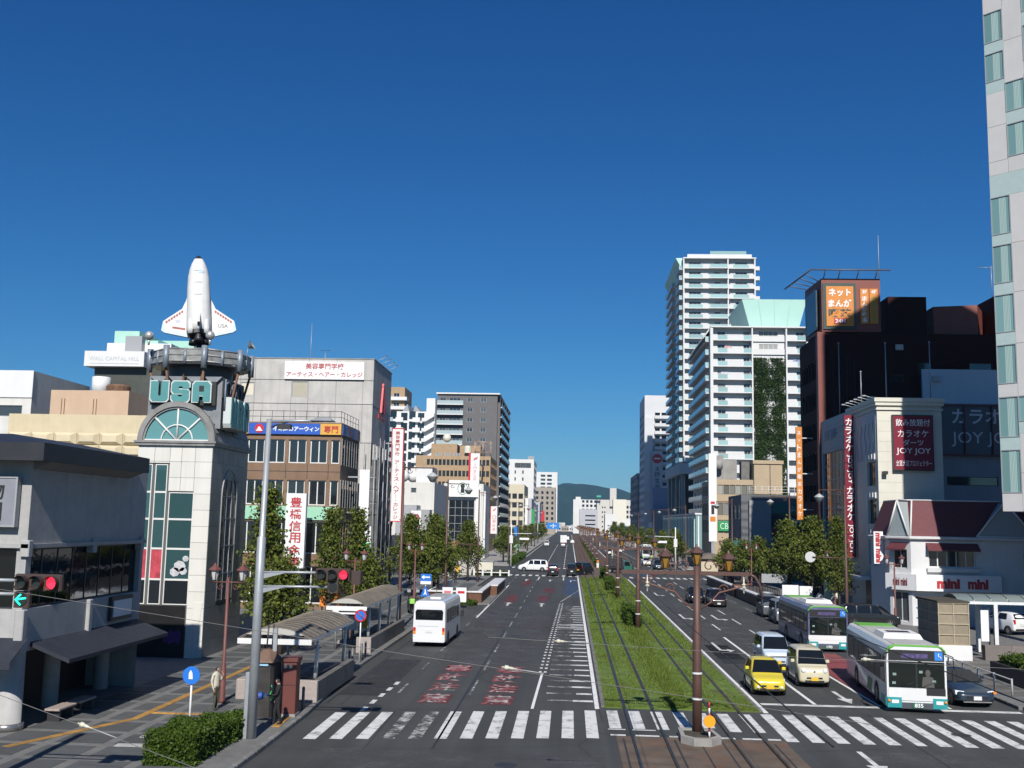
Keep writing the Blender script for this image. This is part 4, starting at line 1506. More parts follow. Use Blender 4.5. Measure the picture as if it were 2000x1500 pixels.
part("green_patch", MB().box(-17.95, -17.05, 89.97, 89.995, 4.7, 5.5), mat("bright green", (0.06, 0.5, 0.12)), sg)
sg = board("vertical_sign", "very tall white vertical sign edged red reading a beauty college name", "sign", -18.25, -17.15, 106.5, 7.4, 16.75, M_SIGN_W, 0.35, M_REDB, fw=.09)
part("bracket", MB().box(-19.0, -18.34, 106.6, 106.75, 9.0, 9.12).box(-19.0, -18.34, 106.6, 106.75, 15.2, 15.32), M_STEEL, sg)
letters(sg, "lettering", "美容専門学校 アーティス・ヘアー・カレッジ", M_RED, (-17.7, 106.5, 12.05), 0.62, 9.0, vertical=True, bold=0.01)

# --- blocks far left behind the plaster building
t = building("plain white block behind the black eaves, farthest left", -66, -47.8, 90, 101, 20.0, W_WHITE, row(-62, -48.6, 4, 0.5, 15.9, 16.9) + row(-62, -48.6, 4, .5, 13.1, 14.1), [], fm=F_GREY, gm=G_GREY)
part("upper_band", MB().box(-66.05, -47.75, 89.9, 90, 17.6, 20.02), W_CLEAN, t)
t = building("cream building with embossed panels behind the black eaves", -44.2, -31.0, 80, 92, 15.2, mat("cream wall", (0.55, 0.47, 0.31), 0.7, var=.08, scale=1, streak=.2), row(-43.5, -31.5, 7, .25, 10.5, 11.6), [], fm=F_WHITE, gm=G_DARK)
CR = mat("cream metal panel", (0.58, 0.50, 0.34), 0.4, var=0.08, scale=1.4, streak=.12, objvar=.06)
for r_ in range(2):
	for c_ in range(7):
		xa, za = -44.1 + c_ * 1.84, 12.85 - .95 * r_
		o_ = [(xa, 79.95, za), (xa + 1.8, 79.95, za), (xa + 1.8, 79.95, za + .92), (xa, 79.95, za + .92)]
		i_ = [(xa + .35, 79.6, za + .22), (xa + 1.45, 79.6, za + .22), (xa + 1.45, 79.6, za + .70), (xa + .35, 79.6, za + .70)]
		part("embossed_panel", MB().loft([o_, i_], cap=(False, True)), CR, t)
t = building("beige windowless roof house on the cream building", -43.0, -36.4, 84, 92, 17.6, mat("beige wall", (0.5, 0.36, 0.25), .8, var=.06, scale=.8, streak=.1), [], [], z0=14.7)
for x in (-41.9, -39.2):
	part("ladder", MB().box(x - .14, x - .11, 83.93, 83.98, 15.3, 16.9).box(x + .11, x + .14, 83.93, 83.98, 15.3, 16.9), M_RUST, t)
wt = thing("water_tank", "small white rooftop water tank above the beige roof house", "tank", (-39.6, 87, 17.2))
part("drum", MB().cyl((-40.2, 87, 17.6), (-40.2, 87, 19.1), .75, n=14), M_PLASTIC_W, wt)
part("stand", MB().box(-41, -39.3, 86.2, 87.8, 17.1, 17.6), W_WHITE, wt)
rw = thing("roof_vent", "low rusty round roof vent beside the white tank", "vent", (-38, 87, 17.2))
part("cap", MB().lathe([(.001, 18.3), (.9, 18.3), (1.0, 18.15), (.95, 17.6), (.95, 17.2)], (-38.2, 86, 0), 16), M_RUST, rw)
t = building("dark glazed tower under a white crown lettered with a building name", -47.2, -40.0, 100.5, 110, 21.9, mat("dark green wall", (0.06, 0.065, 0.055), .5, var=.2, scale=1, streak=.2), [], [])
cr = MB().box(-47.9, -41.9, 99.6, 110, 21.9, 23.4)
part("crown", cr, W_CLEAN, t)
letters(t, "lettering", "WALL CAPITAL HILL", mat("pale grey lettering", (.42, .46, .5), .5), (-44.9, 99.6, 22.65), 5.0, 0.62, bold=0.0)
part("underline", MB().box(-47.3, -42.4, 99.58, 99.598, 22.15, 22.2), MATS["pale grey lettering"], t)
part("roof_box", MB().box(-46.8, -40.2, 102, 109, 23.4, 24.6), W_CLEAN, t)
part("cabinet", MB().box(-44.6, -42.9, 101.2, 102, 23.6, 25.2), F_GREY, t)
part("roof_house", MB().box(-47.0, -44.4, 104, 109, 24.6, 26.2), mat("mint metal", (0.36, 0.6, 0.5), .5, var=.08, scale=.8), t)
part("roof_house", MB().box(-44.4, -39.0, 105, 109, 23.4, 25.4), MATS["mint metal"], t)
part("roof_lid", MB().prism([(-42, 25.2), (-36.8, 23.2), (-36.8, 23.0), (-42, 24.8)], 'y', 103, 109), mat("teal roof", (0.06, 0.2, 0.22), .5), t)

# --- further along the left side
W_OFF = mat("off white wall", (0.6, 0.59, 0.55), 0.8, var=.08, scale=.6, streak=.3, dirt=(.4, .38, .35), dirt_amt=.3)
t = building("blank off white block with roof tanks above the street trees", -25.4, -19.4, 150, 168, 12.9, W_OFF, [(-24.2, -23.7, 11.2, 12.0), (-22.8, -22.0, 11.4, 12.1)], [], fm=F_GREY, gm=G_GREY)
for k, (x, y) in enumerate(((-24.4, 153), (-23.2, 154.5))):
	part("roof_tank", MB().sphere((x, y, 13.9), .9, 12), M_PLASTIC_W, t)
part("roof_house", MB().box(-22.4, -19.9, 152, 156, 12.5, 15.2), W_CLEAN, t)
t = building("small grey metal clad house front under the off white block", -24.2, -21.3, 146, 149.9, 9.6, mat("grey cladding", (.33, .34, .36), .6, var=.1, scale=1, streak=.1), [], row(146.5, 149.5, 2, .3, 5.5, 6.8), fm=F_DARK)
part("side_box", MB().box(-21.3, -19.6, 147, 149.9, 6.2, 9.0), F_GREY, t)
part("lower_front", MB().box(-24.6, -19.5, 145.4, 145.95, .15, 5.4), mat("navy front", (.02, .025, .045), .5), t)
sg = board("vertical_sign", "white vertical banner with a pink disc among the street trees", "sign", -21.6, -20.2, 143, 3.8, 8.8, M_SIGN_W, .3, None)
part("bracket", MB().box(-20.2, -19.6, 143.1, 145.5, 5.0, 5.2), M_STEEL, sg)
part("disc", MB().lathe([(.001, 0), (.5, 0), (.5, .04), (.001, .04)], (-20.9, 142.95, 7.9), 18, 'y'), mat("pink disc", (.6, .16, .2), .5), sg)
part("stripe", MB().box(-21.4, -20.4, 142.97, 142.995, 6.5, 6.7).box(-21.4, -20.4, 142.97, 142.995, 6.1, 6.25), MATS["pink disc"], sg)

t = building("white block with dark curtain wall and round emblem board", -24.7, -16.9, 205, 222, 14.8, W_OFF, [(-23.6, -18.6, 1.0, 11.6, 4, 7)], [(206, 212, 1, 10, 3, 5)], fm=F_GREY, gm=G_DARK)
part("white_pier", MB().box(-18.3, -17.3, 204.6, 205, .2, 14.2), W_CLEAN, t)
part("white_pier", MB().box(-17.1, -16.5, 206, 207, .2, 13.4), W_CLEAN, t)
sg = board("emblem_board", "white roof board with a dark figure inside a ring", "sign", -23.8, -17.9, 204.2, 12.2, 15.4, M_SIGN_W, .3, None)
part("emblem_ring", MB().tube([(-20.9 + .95 * math.cos(R(a)), 204.17, 13.8 + 1.15 * math.sin(R(a))) for a in range(0, 361, 20)], .06, 5, False), M_GREEN, sg)
part("emblem_figure", MB().prism([(-21.3, 13.0), (-20.5, 13.0), (-20.6, 13.9), (-20.45, 14.4), (-20.9, 14.8), (-21.35, 14.4), (-21.2, 13.9)], 'y', 204.14, 204.19), M_BLACK, sg)
for k, x in enumerate((-24.3, -23.9)):
	part("white_pier", MB().box(x, x + .2, 204.4, 204.9, .2, 11.5), W_CLEAN, t)

# tan office
zs = [(23.64 - 2.3 - 2.78 * k, 23.64 - .85 - 2.78 * k) for k in range(7)]
t = building("tan tiled office block with long window bands and roof plant", -38.8, -20.0, 262, 285, 23.7, W_TAN, rows(-36.0, -20.3, 16, .25, zs), rows(263, 284, 8, .5, zs), fm=F_DARK, gm=G_DARK, rev=.25, fw=.05)
for a, b, h in ((-35.5, -28.9, 27.0), (-28.2, -22.9, 26.6)):
	part("roof_house", MB().box(a, b, 266, 280, 23.2, h), W_TAN, t)
part("antenna_dome", MB().sphere((-31.8, 268, 28.6), 1.1, 14), mat("cream dome", (.6, .57, .48), .5), t)
part("water_tank", MB().lathe([(.001, 26.5), (.5, 26.4), (.9, 26.0), (.95, 24.6), (.001, 24.6)], (-26.0, 264, 0), 14), MATS["cream dome"], t)
for k in range(3):
	a0 = -34.0 + 2.3 * k
	mb = MB()
	for q in range(3):
		mb.box(a0 + .6 * q, a0 + .6 * q + .45, 263, 263.6, 23.3, 24.5)
	part("air_unit", mb, F_GREY, t)
mb = MB()
xs_ = (-24.2, -22.2, -20.2)
for x in xs_:
	for y in (263, 266):
		mb.cyl((x, y, 23.2), (x, y, 27.6), .09, n=5)
for z in (24.8, 27.5):
	mb.cyl((xs_[0], 263, z), (xs_[-1], 263, z), .08, n=5).cyl((xs_[0], 266, z), (xs_[-1], 266, z), .08, n=5)
for a, b in ((0, 1), (1, 2)):
	mb.cyl((xs_[a], 263, 24.8), (xs_[b], 263, 27.5), .06, n=5).cyl((xs_[b], 263, 24.8), (xs_[a], 263, 27.5), .06, n=5)
part("roof_frame", mb, mat("rusty white steel", (.36, .27, .22), .8, var=.6, scale=1.5), t)
sg = board("vertical_sign", "white vertical banner with red edge and slanted red logo on the tan office", "sign", -22.3, -20.3, 234, 14.6, 22.6, M_SIGN_W, .4, None)
part("post", MB().box(-22.0, -21.6, 234.4, 261.9, 17.0, 17.3).box(-22.0, -21.6, 234.4, 261.9, 21.0, 21.3), M_STEEL, sg)
part("red_edge", MB().box(-22.75, -22.3, 233.95, 234.4, 14.5, 22.7), M_REDB, sg)
lg = MB()
for k in range(3):
	lg.prism([(-21.7 + .3 * k, 20.9 + .12 * k), (-21.45 + .3 * k, 21.1 + .12 * k), (-21.3 + .3 * k, 21.7 + .12 * k), (-21.55 + .3 * k, 21.5 + .12 * k)], 'y', 233.95, 233.99)
part("logo", lg, M_REDB, sg)
letters(sg, "lettering", "SMBC日興証券", mat("pale red lettering", (.5, .2, .2), .5), (-21.3, 234, 17.6), 0.95, 5.6, vertical=True)
sg = board("vertical_sign", "smaller white and red vertical banner lower beside the tan office", "sign", -16.9, -15.6, 226, 5.0, 10.8, M_SIGN_W, .4, None)
part("bracket", MB().box(-17.3, -16.9, 226.1, 226.3, 6.0, 6.2).box(-17.3, -16.9, 226.1, 226.3, 9.5, 9.7), M_STEEL, sg)
part("red_edge", MB().box(-17.05, -16.9, 225.95, 226.4, 5.0, 10.8), M_REDB, sg)
letters(sg, "lettering", "日興証券", MATS["pale red lettering"], (-16.2, 226, 7.2), 0.75, 3.6, vertical=True)
lg = MB()
for k in range(2):
	lg.prism([(-16.5 + .3 * k, 9.7 + .12 * k), (-16.3 + .3 * k, 9.85 + .12 * k), (-16.15 + .3 * k, 10.35 + .12 * k), (-16.35 + .3 * k, 10.2 + .12 * k)], 'y', 225.95, 225.99)
part("logo", lg, M_REDB, sg)

# dark grey apartment tower
FLH = 2.98
fr = []
for k in range(14):
	z = 45.0 - 2.2 - FLH * k
	fr += [(-31.0, -29.3, z, z + 1.25, 2), (-27.0, -25.3, z, z + 1.25, 2)]
	fr += [(-39.2, -37.4, z - .4, z + 1.2, 2), (-36.4, -33.0, z - .4, z + 1.2, 3)]
rt_ = []
for k in range(14):
	z = 45.0 - 2.4 - FLH * k
	rt_ += row(312.5, 364, 11, 1.6, z - .3, z + 1.5, 1)
t = building("dark grey apartment tower with pale glass balconies", -39.9, -22.0, 310, 366, 45.1, mat("dark grey tile wall", (.115, .11, .112), .7, var=.08, scale=.6), fr, rt_, fm=F_GREY, gm=G_GREY, rev=.1, fw=.1)
part("roof_edge", MB().box(-40.3, -21.2, 309.4, 367, 45.1, 45.5), W_CLEAN, t)
bal = MB().box(-3.9, 3.9, -1.2, 0, 0, .28).mesh("balcony", W_CLEAN)
balg = MB().box(-3.9, 3.9, -1.2, -1.1, .28, 1.3).box(-3.9, -3.8, -1.1, 0, .28, 1.3).box(3.8, 3.9, -1.1, 0, .28, 1.3).mesh("balcony_glass", mat("pale balcony glass", (.36, .44, .45), .2, var=.05))
sb = MB().box(0, 1.0, 0, 46, 0, .3).mesh("balcony", W_CLEAN)
sbg = MB().box(.9, 1.0, 0, 46, .3, 1.25).mesh("balcony_glass", mat("dark balcony glass", (.1, .13, .15), .15))
for k in range(14):
	z = 45.1 - 3.3 - FLH * k
	o_ = raw("balcony", bal, t, Vector((-36.0, 310, z)) - BASE[t])
	raw("balcony_glass", balg, o_)
	o_ = raw("balcony", sb, t, Vector((-22, 316, z)) - BASE[t])
	raw("balcony_glass", sbg, o_)
for k in range(6):
	part("side_pier", MB().box(-22, -21.2, 312 + 9.5 * k, 313 + 9.5 * k, .2, 44.8), MATS["dark grey tile wall"], t)
part("hanging_cloth", MB().box(-36.5, -32.6, 308.7, 308.75, 26.2, 29.8), M_SIGN_W, t)

# white stepped apartment house
t = building("white stepped apartment house behind the college", -58, -42.5, 305, 325, 39.2, W_CLEAN, [], [], fm=F_GREY)
FL2 = 2.98
dw = MB().box(-.95, .95, -.02, 0, 0, 2.3).mesh("loggia_opening", G_DARK)
bw = MB().box(-1.1, 1.1, -1.0, 0, 0, 1.35).mesh("balcony", W_CLEAN)
bg = MB().box(-1.7, 1.7, -.06, 0, 0, 1.2).mesh("balcony_glass", MATS["pale balcony glass"])
for k in range(12):
	z = 39.2 - 3.0 - FL2 * k
	for j, (x, bm) in enumerate(((-55.2, 0), (-52.2, 0), (-49.0, 1), (-46.6, 0), (-44.0, 1))):
		raw("loggia_opening", dw, t, Vector((x, 305, z + .3 + .45 * (j % 2))) - BASE[t])
		if bm:
			raw("balcony", bw, t, Vector((x - 1.3, 305, z - .2 + .9 * (j % 2))) - BASE[t])
	raw("balcony_glass", bg, t, Vector((-54, 304.5, z)) - BASE[t])
	part("stair_band", MB().prism([(-42.5, z), (-40.0, z + 1.5), (-40.0, z + 2.5), (-42.5, z + 1.0)], 'y', 303.5, 305), W_CLEAN, t)
	part("stair_band", MB().box(-43.6, -42.5, 303.5, 304.9, z, z + 1.0), W_CLEAN, t)
part("stair_core", MB().box(-42.5, -39.95, 305, 325, .2, 43.2), W_CLEAN, t)
part("roof_fin", MB().prism([(-50.0, 39), (-47.6, 39), (-48.4, 41.5)], 'y', 306, 320).prism([(-46.6, 39), (-44.2, 39), (-46.0, 41.2)], 'y', 306, 320), F_GREY, t)
fr = []
for k in range(4):
	z = 49.0 - 2.6 - 3.0 * k
	fr += [(-57.5, -55.6, z, z + 1.8, 2)]
t = building("tan topped apartment corner behind the white stepped house", -62, -53.9, 335, 350, 50.2, W_TAN, fr, [], fm=F_WHITE)
for k in range(4):
	z = 49.0 - 3.2 - 3.0 * k
	part("balcony", MB().box(-58.2, -53.0, 333.6, 335, z, z + 1.1).box(-53.9, -53.0, 335, 338, z, z + 1.1), W_CLEAN, t)

# ================================================================== right side of the street
# --- hotel tower, its lit wall turned 45 degrees to the street
C0 = Vector((29.55, 74.0, 0))
HU = Vector((0.69, -0.724, 0)).normalized()
HV = Vector((-HU.y, HU.x, 0))
HTOP = 61.6
ht = thing("hotel_tower", "pale panelled hotel tower with stacked glass bays at the right edge", "building", (36, 74, 0.15))
HW = mat("pale hotel panel", (0.55, 0.535, 0.52), 0.6, var=0.05, scale=0.8, streak=0.06, bump=0.1, bscale=20, objvar=.025)
mb = MB()
c1, c2, c3 = C0 + HU * 16, C0 + HU * 16 + HV * 16, C0 + HV * 16
ins = C0 + HU * .1 + HV * .25
q_ = [C0 + HU * .1 + HV * .22, c1 - HU * .1 + HV * .22, c2 - HU * .1, c3 + HU * .1]
mb.loft([[(p.x, p.y, z) for p in q_] for z in (8.9, HTOP - .2)], cap=(True, True))
part("core", mb, mat("hotel core", (0.2, 0.2, 0.2), .7), ht)
mb = MB()
for p0, p1 in ((c1, c2), (c2, c3), (c3, C0)):
	mb.poly([(p0.x, p0.y, 8.9), (p1.x, p1.y, 8.9), (p1.x, p1.y, HTOP), (p0.x, p0.y, HTOP)])
part("side_wall", mb, HW, ht)
zw1 = [(44.8, 47.3), (42.5, 44.8), (39.6, 41.7), (28.3, 31.0), (24.8, 27.5), (21.3, 23.9), (17.7, 20.4), (14.0, 16.7), (10.2, 13.1)]
HG = glass("hotel glass", (0.17, 0.30, 0.29), 0.05, 0.15)
HC = mat("hotel curtain", (0.3, 0.42, 0.4), 0.8)
HS = mat("frosted spandrel", (0.42, 0.52, 0.50), 0.3, var=.05)

def hq(mb, u0, u1, z0, z1, d0, d1):
	p = lambda u, d: C0 + HU * u - HV * d
	a, b, c, d = p(u0, d1), p(u1, d1), p(u1, d0), p(u0, d0)
	mb.loft([[(k.x, k.y, z) for k in (a, b, c, d)] for z in (z0, z1)], cap=(True, True))
	return mb

def hwin(u0, u1, z0, z1):
	w = part("window", hq(hq(hq(hq(MB(), u0, u0 + .05, z0, z1, -.1, .03), u1 - .05, u1, z0, z1, -.1, .03), u0 + .05, u1 - .05, z0, z0 + .06, -.1, .03), u0 + .05, u1 - .05, z1 - .06, z1, -.1, .03), F_GREY, ht)
	part("pane", hq(MB(), u0 + .05, u1 - .05, z0 + .06, z1 - .06, -.06, -.03), HG, w)
	cu = MB()
	cu.loft([[tuple(C0 + HU * (u0 + .55 + .05 * q) - HV * (-.029 + .012 * (q % 2))) [:2] + (z,) for q in range(11)] for z in (z0 + .06, z1 - .12)], closed=False)
	part("curtain", cu, HC, w)

def hspan(u0, u1, z0, z1):
	part("spandrel", hq(MB(), u0, u1, z0, z1, -.1, .0), HS, ht)

def hpan(u0, u1, z0, z1):
	part("wall_panel", hq(MB(), u0 + .012, u1 - .012, z0 + .012, z1 - .012, -.2, .0), HW, ht)

CW = 1.36
for c_ in range(11):
	u0, u1 = c_ * CW, (c_ + 1) * CW
	if c_ % 3 == 0:
		seq = [('p', 8.9, 10.15), ('w', 10.15, 13.1), ('s', 13.1, 13.95), ('w', 13.95, 16.75), ('p', 16.75, 17.65), ('w', 17.65, 20.4), ('s', 20.4, 21.25), ('w', 21.25, 23.95), ('s', 23.95, 24.75),
			('w', 24.75, 27.5), ('s', 27.5, 28.25), ('w', 28.25, 31.0), ('s', 31.0, 32.6), ('p', 32.6, 33.6), ('p', 33.6, 36.2), ('p', 36.2, 38.7), ('s', 38.7, 39.55), ('w', 39.55, 41.7), ('s', 41.7, 42.5), ('w', 42.5, 44.8),
			('p', 44.8, 47), ('p', 47, 50), ('s', 50, 51), ('w', 51, 54), ('p', 54, 57), ('p', 57, 61.6)]
	elif c_ % 3 == 1:
		seq = [('p', 8.9, 11.5), ('p', 11.5, 14.2), ('s', 14.2, 15), ('w', 15, 16.75), ('p', 16.75, 20.4), ('p', 20.4, 24), ('p', 24, 27.5), ('p', 27.5, 31.0), ('s', 31.0, 32.6), ('p', 32.6, 33.7), ('w', 33.7, 36.1), ('s', 36.1, 37.0), ('w', 37.0, 39.2), ('p', 39.2, 42.3), ('p', 42.3, 45.4), ('p', 45.4, 50), ('w', 50, 53), ('p', 53, 58), ('p', 58, 61.6)]
	else:
		seq = [('p', 8.9, 10.15), ('w', 10.15, 13.1), ('p', 13.1, 17), ('p', 17, 20.5), ('w', 20.5, 23), ('p', 23, 27.5), ('p', 27.5, 32), ('p', 32, 36), ('s', 36, 36.8), ('w', 36.8, 39.4), ('s', 39.4, 40.4), ('w', 40.4, 43), ('s', 43, 44), ('w', 44, 46.5), ('p', 46.5, 52), ('p', 52, 58), ('p', 58, 61.6)]
	for k, a, b in seq:
		{'p': hpan, 'w': hwin, 's': hspan}[k](u0, u1, a, b)
for u, v in ((1.6, 1.0), (8, 1.0), (14, 1.0)):
	p = C0 + HU * u + HV * v
	part("column", MB().cyl((p.x, p.y, .15), (p.x, p.y, 8.9), .45, n=16), mat("grey column", (.33, .33, .34), .7), ht)
p0, p1, p2, p3 = C0 + HU * 3 + HV * 5, C0 + HU * 15 + HV * 5, C0 + HU * 15 + HV * 14, C0 + HU * 3 + HV * 14
part("podium", MB().loft([[(p.x, p.y, z) for p in (p0, p1, p2, p3)] for z in (.15, 8.9)], cap=(True, True)), mat("podium grey", (.3, .3, .31), .6), ht)

# --- small shop with the maroon mansard roof
WM = mat("shop white wall", (0.6, 0.6, 0.6), .75, var=.05, scale=.8, streak=.15)
MAR = mat("maroon shingle", (0.115, 0.028, 0.034), .7, var=.2, scale=6, bump=.5, bscale=12)
ms = thing("mansard_shop", "white corner shop with a maroon mansard roof and triangular dormers", "shop", (30, 88, 0.15))
P = [(26.75, 85.0), (38.0, 85.0), (38.0, 92.0), (25.6, 92.0), (25.6, 86.8)]
mb = MB()
fh = [(1.35, 4.95, 4.65, 6.1), (8.6, 11.0, 4.4, 5.9)]
wall(mb, (26.75, 85, 0), (1, 0, 0), 11.25, 6.75, fh, .15, .15)
ang = Vector((26.75 - 25.6, 85.0 - 86.8, 0))
al = ang.length
ang.normalize()
ah = [(.35, 1.75, 4.5, 6.0), (.3, 1.8, .4, 2.7)]
wall(mb, (25.6, 86.8, 0), ang, al, 6.75, ah, .15, .15)
wall(mb, (25.6, 92, 0), (0, -1, 0), 5.2, 6.75, [(.8, 2.4, 4.5, 6.0)], .15, .15)
part("wall", mb, WM, ms)
window(ms, (26.75, 85, 0), (1, 0, 0), fh[0], F_WHITE, G_DARK, 5, 1, .09, .12)
window(ms, (26.75, 85, 0), (1, 0, 0), fh[1], F_WHITE, G_DARK, 4, 1, .09, .12)
window(ms, (25.6, 86.8, 0), ang, ah[0], F_WHITE, G_DARK, 2, 1, .07, .12)
window(ms, (25.6, 86.8, 0), ang, ah[1], F_WHITE, G_GREY, 2, 1, .07, .12, name="door")
window(ms, (25.6, 92, 0), (0, -1, 0), (.8, 2.4, 4.5, 6.0), F_WHITE, G_DARK, 2, 1, .07, .12)
off = lambda d: [(26.75 - .5 * d, 85.0 - d), (38.2, 85.0 - d), (38.2, 92.0), (25.6 - d, 92.0), (25.6 - d, 86.8 - .2 * d)]
mb = MB()
mb.loft([[(x, y, z) for x, y in off(d)] for d, z in ((.12, 6.75), (.3, 6.85), (.3, 7.0), (.05, 7.05))], cap=(True, True))
part("cornice", mb, WM, ms)
inn = [(27.3, 86.2), (38.0, 86.2), (38.0, 91.5), (26.6, 91.5), (26.6, 87.4)]
mb = MB()
mb.loft([[(x, y, 7.05) for x, y in off(-.05)], [(x, y, 9.85) for x, y in inn]])
part("roof", mb, MAR, ms)
part("roof_deck", MB().prism(inn, 'z', 9.85, 9.95), F_GREY, ms)
mb = MB()
for a, b in ((0, 0), (1, 1), (4, 4)):
	p, q = off(-.05)[a], inn[b]
	mb.cyl((p[0], p[1], 7.05), (q[0], q[1], 9.87), .07, n=6)
mb.cyl((*inn[0], 9.9), (*inn[1], 9.9), .06, n=6).cyl((*inn[0], 9.9), (*inn[4], 9.9), .06, n=6)
part("roof_trim", mb, F_WHITE, ms)
gb = MB().prism([(31.9, 7.08), (36.2, 7.08), (34.05, 9.75)], 'y', 84.95, 86.4)
dm = part("dormer", gb, mat("dormer grey", (.30, .34, .35), .6, streak=.2), ms)
tr = MB()
for a, b in (((31.8, 7.08), (34.05, 9.85)), ((36.3, 7.08), (34.05, 9.85)), ((31.8, 7.1), (36.3, 7.1))):
	tr.cyl((a[0], 84.88, a[1]), (b[0], 84.88, b[1]), .075, n=6)
part("trim", tr, F_WHITE, dm)
mA = (Vector((25.6, 86.8, 0)) + Vector((26.75, 85, 0))) / 2
gb = MB().prism([(-1.0, 7.08), (1.0, 7.08), (0, 9.75)], 'y', 0, 1.4)
rzA = math.atan2(ang.y, ang.x)
gb.xf(Matrix.Translation((mA.x - .1, mA.y - .05, 0)) @ Matrix.Rotation(rzA, 4, 'Z'))
dm = part("dormer", gb, MATS["dormer grey"], ms)
tr = MB()
for a, b in (((-1.05, 7.08), (0, 9.85)), ((1.05, 7.08), (0, 9.85))):
	tr.cyl((a[0], -.07, a[1]), (b[0], -.07, b[1]), .07, n=6)
tr.xf(Matrix.Translation((mA.x - .1, mA.y - .05, 0)) @ Matrix.Rotation(rzA, 4, 'Z'))
part("trim", tr, F_WHITE, dm)
for o_, u_, a, b in (((26.75, 85, 0), Vector((1, 0, 0)), 1.15, 5.15), ((25.6, 86.8, 0), ang, .2, 1.9)):
	mb = MB()
	n_ = u_.cross(Vector((0, 0, 1)))
	o_ = Vector(o_)
	z_ = Vector((0, 0, 1))
	pts = [o_ + u_ * a + z_ * 6.55, o_ + u_ * b + z_ * 6.55, o_ + u_ * b + n_ * .6 + z_ * 6.05, o_ + u_ * a + n_ * .6 + z_ * 6.05]
	mb.poly(pts)
	mb.poly([pts[3], pts[2], pts[2] - z_ * .12, pts[3] - z_ * .12])
	mb.poly([pts[0], pts[3], pts[3] - z_ * .12])
	mb.poly([pts[1], pts[2] - z_ * .12, pts[2]])
	part("window_awning", mb, MAR, ms)
sl = MB().loft([[(27.95, 84.75, 4.3), (31.9, 84.75, 4.3), (31.9, 85, 4.3), (27.95, 85, 4.3)], [(27.9, 84.7, 4.6), (31.95, 84.7, 4.6), (31.95, 85, 4.6), (27.9, 85, 4.6)]], cap=(True, True))
part("window_sill", sl, WM, ms)
sg = board("fascia_sign", "white shop fascia with red rounded lettering above the ground floor", "sign", 26.9, 33.4, 84.4, 2.85, 4.1, M_SIGN_W, .55)
mb = MB()
p0 = Vector((25.35, 86.55, 0))
mb.loft([[(26.88, 84.4, z), (26.88, 84.95, z), (25.62, 86.9, z), (25.2, 86.6, z)] for z in (2.85, 4.1)], cap=(True, True))
part("corner_panel", mb, M_SIGN_W, sg)
letters(sg, "lettering", "mini", M_RED, (29.35, 84.4, 3.45), 1.75, .78, bold=.06, keep=False)
letters(sg, "lettering", "mini", M_RED, (31.6, 84.4, 3.45), 1.55, .78, bold=.06, keep=False)
letters(sg, "lettering", "mini mini", mat("dull red lettering", (.2, .05, .05), .6), (26.03, 85.52, 3.5), 1.3, .6, (Vector((1.68, -2.2, 0)).normalized()), bold=.04, keep=False, depth=.03)
sg = board("vertical_sign", "white vertical sign with red rounded lettering beside the mansard shop", "sign", 24.75, 25.5, 88.0, 4.75, 7.35, M_SIGN_W, .22, None)
part("bracket", MB().box(25.5, 25.62, 88.05, 88.15, 5.1, 5.2).box(25.5, 25.62, 88.05, 88.15, 6.8, 6.9), M_STEEL, sg)
letters(sg, "lettering", "mini mini", M_RED, (25.12, 88.0, 6.05), 2.4, .45, (0, 0, -1), (1, 0, 0), bold=.05, keep=False)

# --- karaoke building in cream tile
CT = mat("cream tile", (0.60, 0.58, 0.50), .55, var=.05, scale=1, streak=.12, dirt=(.48, .45, .38), dirt_amt=.3)
lf = [(93.0, 95.6, z, z + 2.1, 2) for z in (11.3, 8.0, 4.5)]
kb = building("cream tiled karaoke building with a red signboard on its front", 26.46, 31.95, 92.2, 101.5, 18.5, CT, [], [], lf, fm=F_DARK, gm=G_DARK, rev=.25, name="building")
mb = MB()
for k in range(20):
	z = 1.0 + k * .88
	mb.box(26.46, 31.95, 92.19, 92.2, z - .006, z + .006)
part("tile_joint", mb, mat("joint beige", (.38, .36, .3), .8), kb)
part("top_moulding", MB().box(26.3, 32.1, 92.0, 101.5, 18.2, 18.5).box(26.36, 32.05, 92.06, 101.5, 17.8, 17.95).box(26.2, 32.2, 91.9, 101.6, 18.505, 18.85), CT, kb)
orn = MB()
random.seed(11)
for k in range(5):
	y = 93.2 + k * 1.3
	orn.tube([(26.43, y + .22 * math.sin(q * 1.3 + k), 13.9 + q * .42) for q in range(8)], .05, 5)
part("relief", orn, mat("grey relief", (.3, .3, .3), .6), kb)
part("upper_panel", MB().box(26.42, 26.455, 92.6, 99.4, 13.6, 17.7), mat("pale grey panel", (.42, .43, .45), .5, var=.1, scale=2), kb)
for z in (10.2, 7.0, 13.55):
	for k in range(4):
		part("wall_lamp", MB().box(26.3, 26.45, 92.8 + k * .8, 93.1 + k * .8, z, z + .5), F_WHITE, kb)
sl_ = MB()
for k in range(6):
	p = Vector((26.4, 92.6 + 1.4 * k, 18.85))
	sl_.cyl(p, p + Vector((-.9, 0, .25)), .03, n=5)
	sl_.box(p.x - 1.05, p.x - .75, p.y - .12, p.y + .12, 19.02, 19.12)
part("sign_lamp", sl_, M_STEEL, kb)
for z in (12.2, 9.2):
	part("flood_lamp", MB().box(26.75, 27.15, 91.7, 92.15, z, z + .28), F_DARK, kb)
sg = board("red_signboard", "square red signboard with white Japanese lines on the cream building", "sign", 27.75, 31.0, 91.85, 12.66, 17.28, mat("sign crimson", (.19, .012, .03), .4), .3, F_DARK, fw=.09)
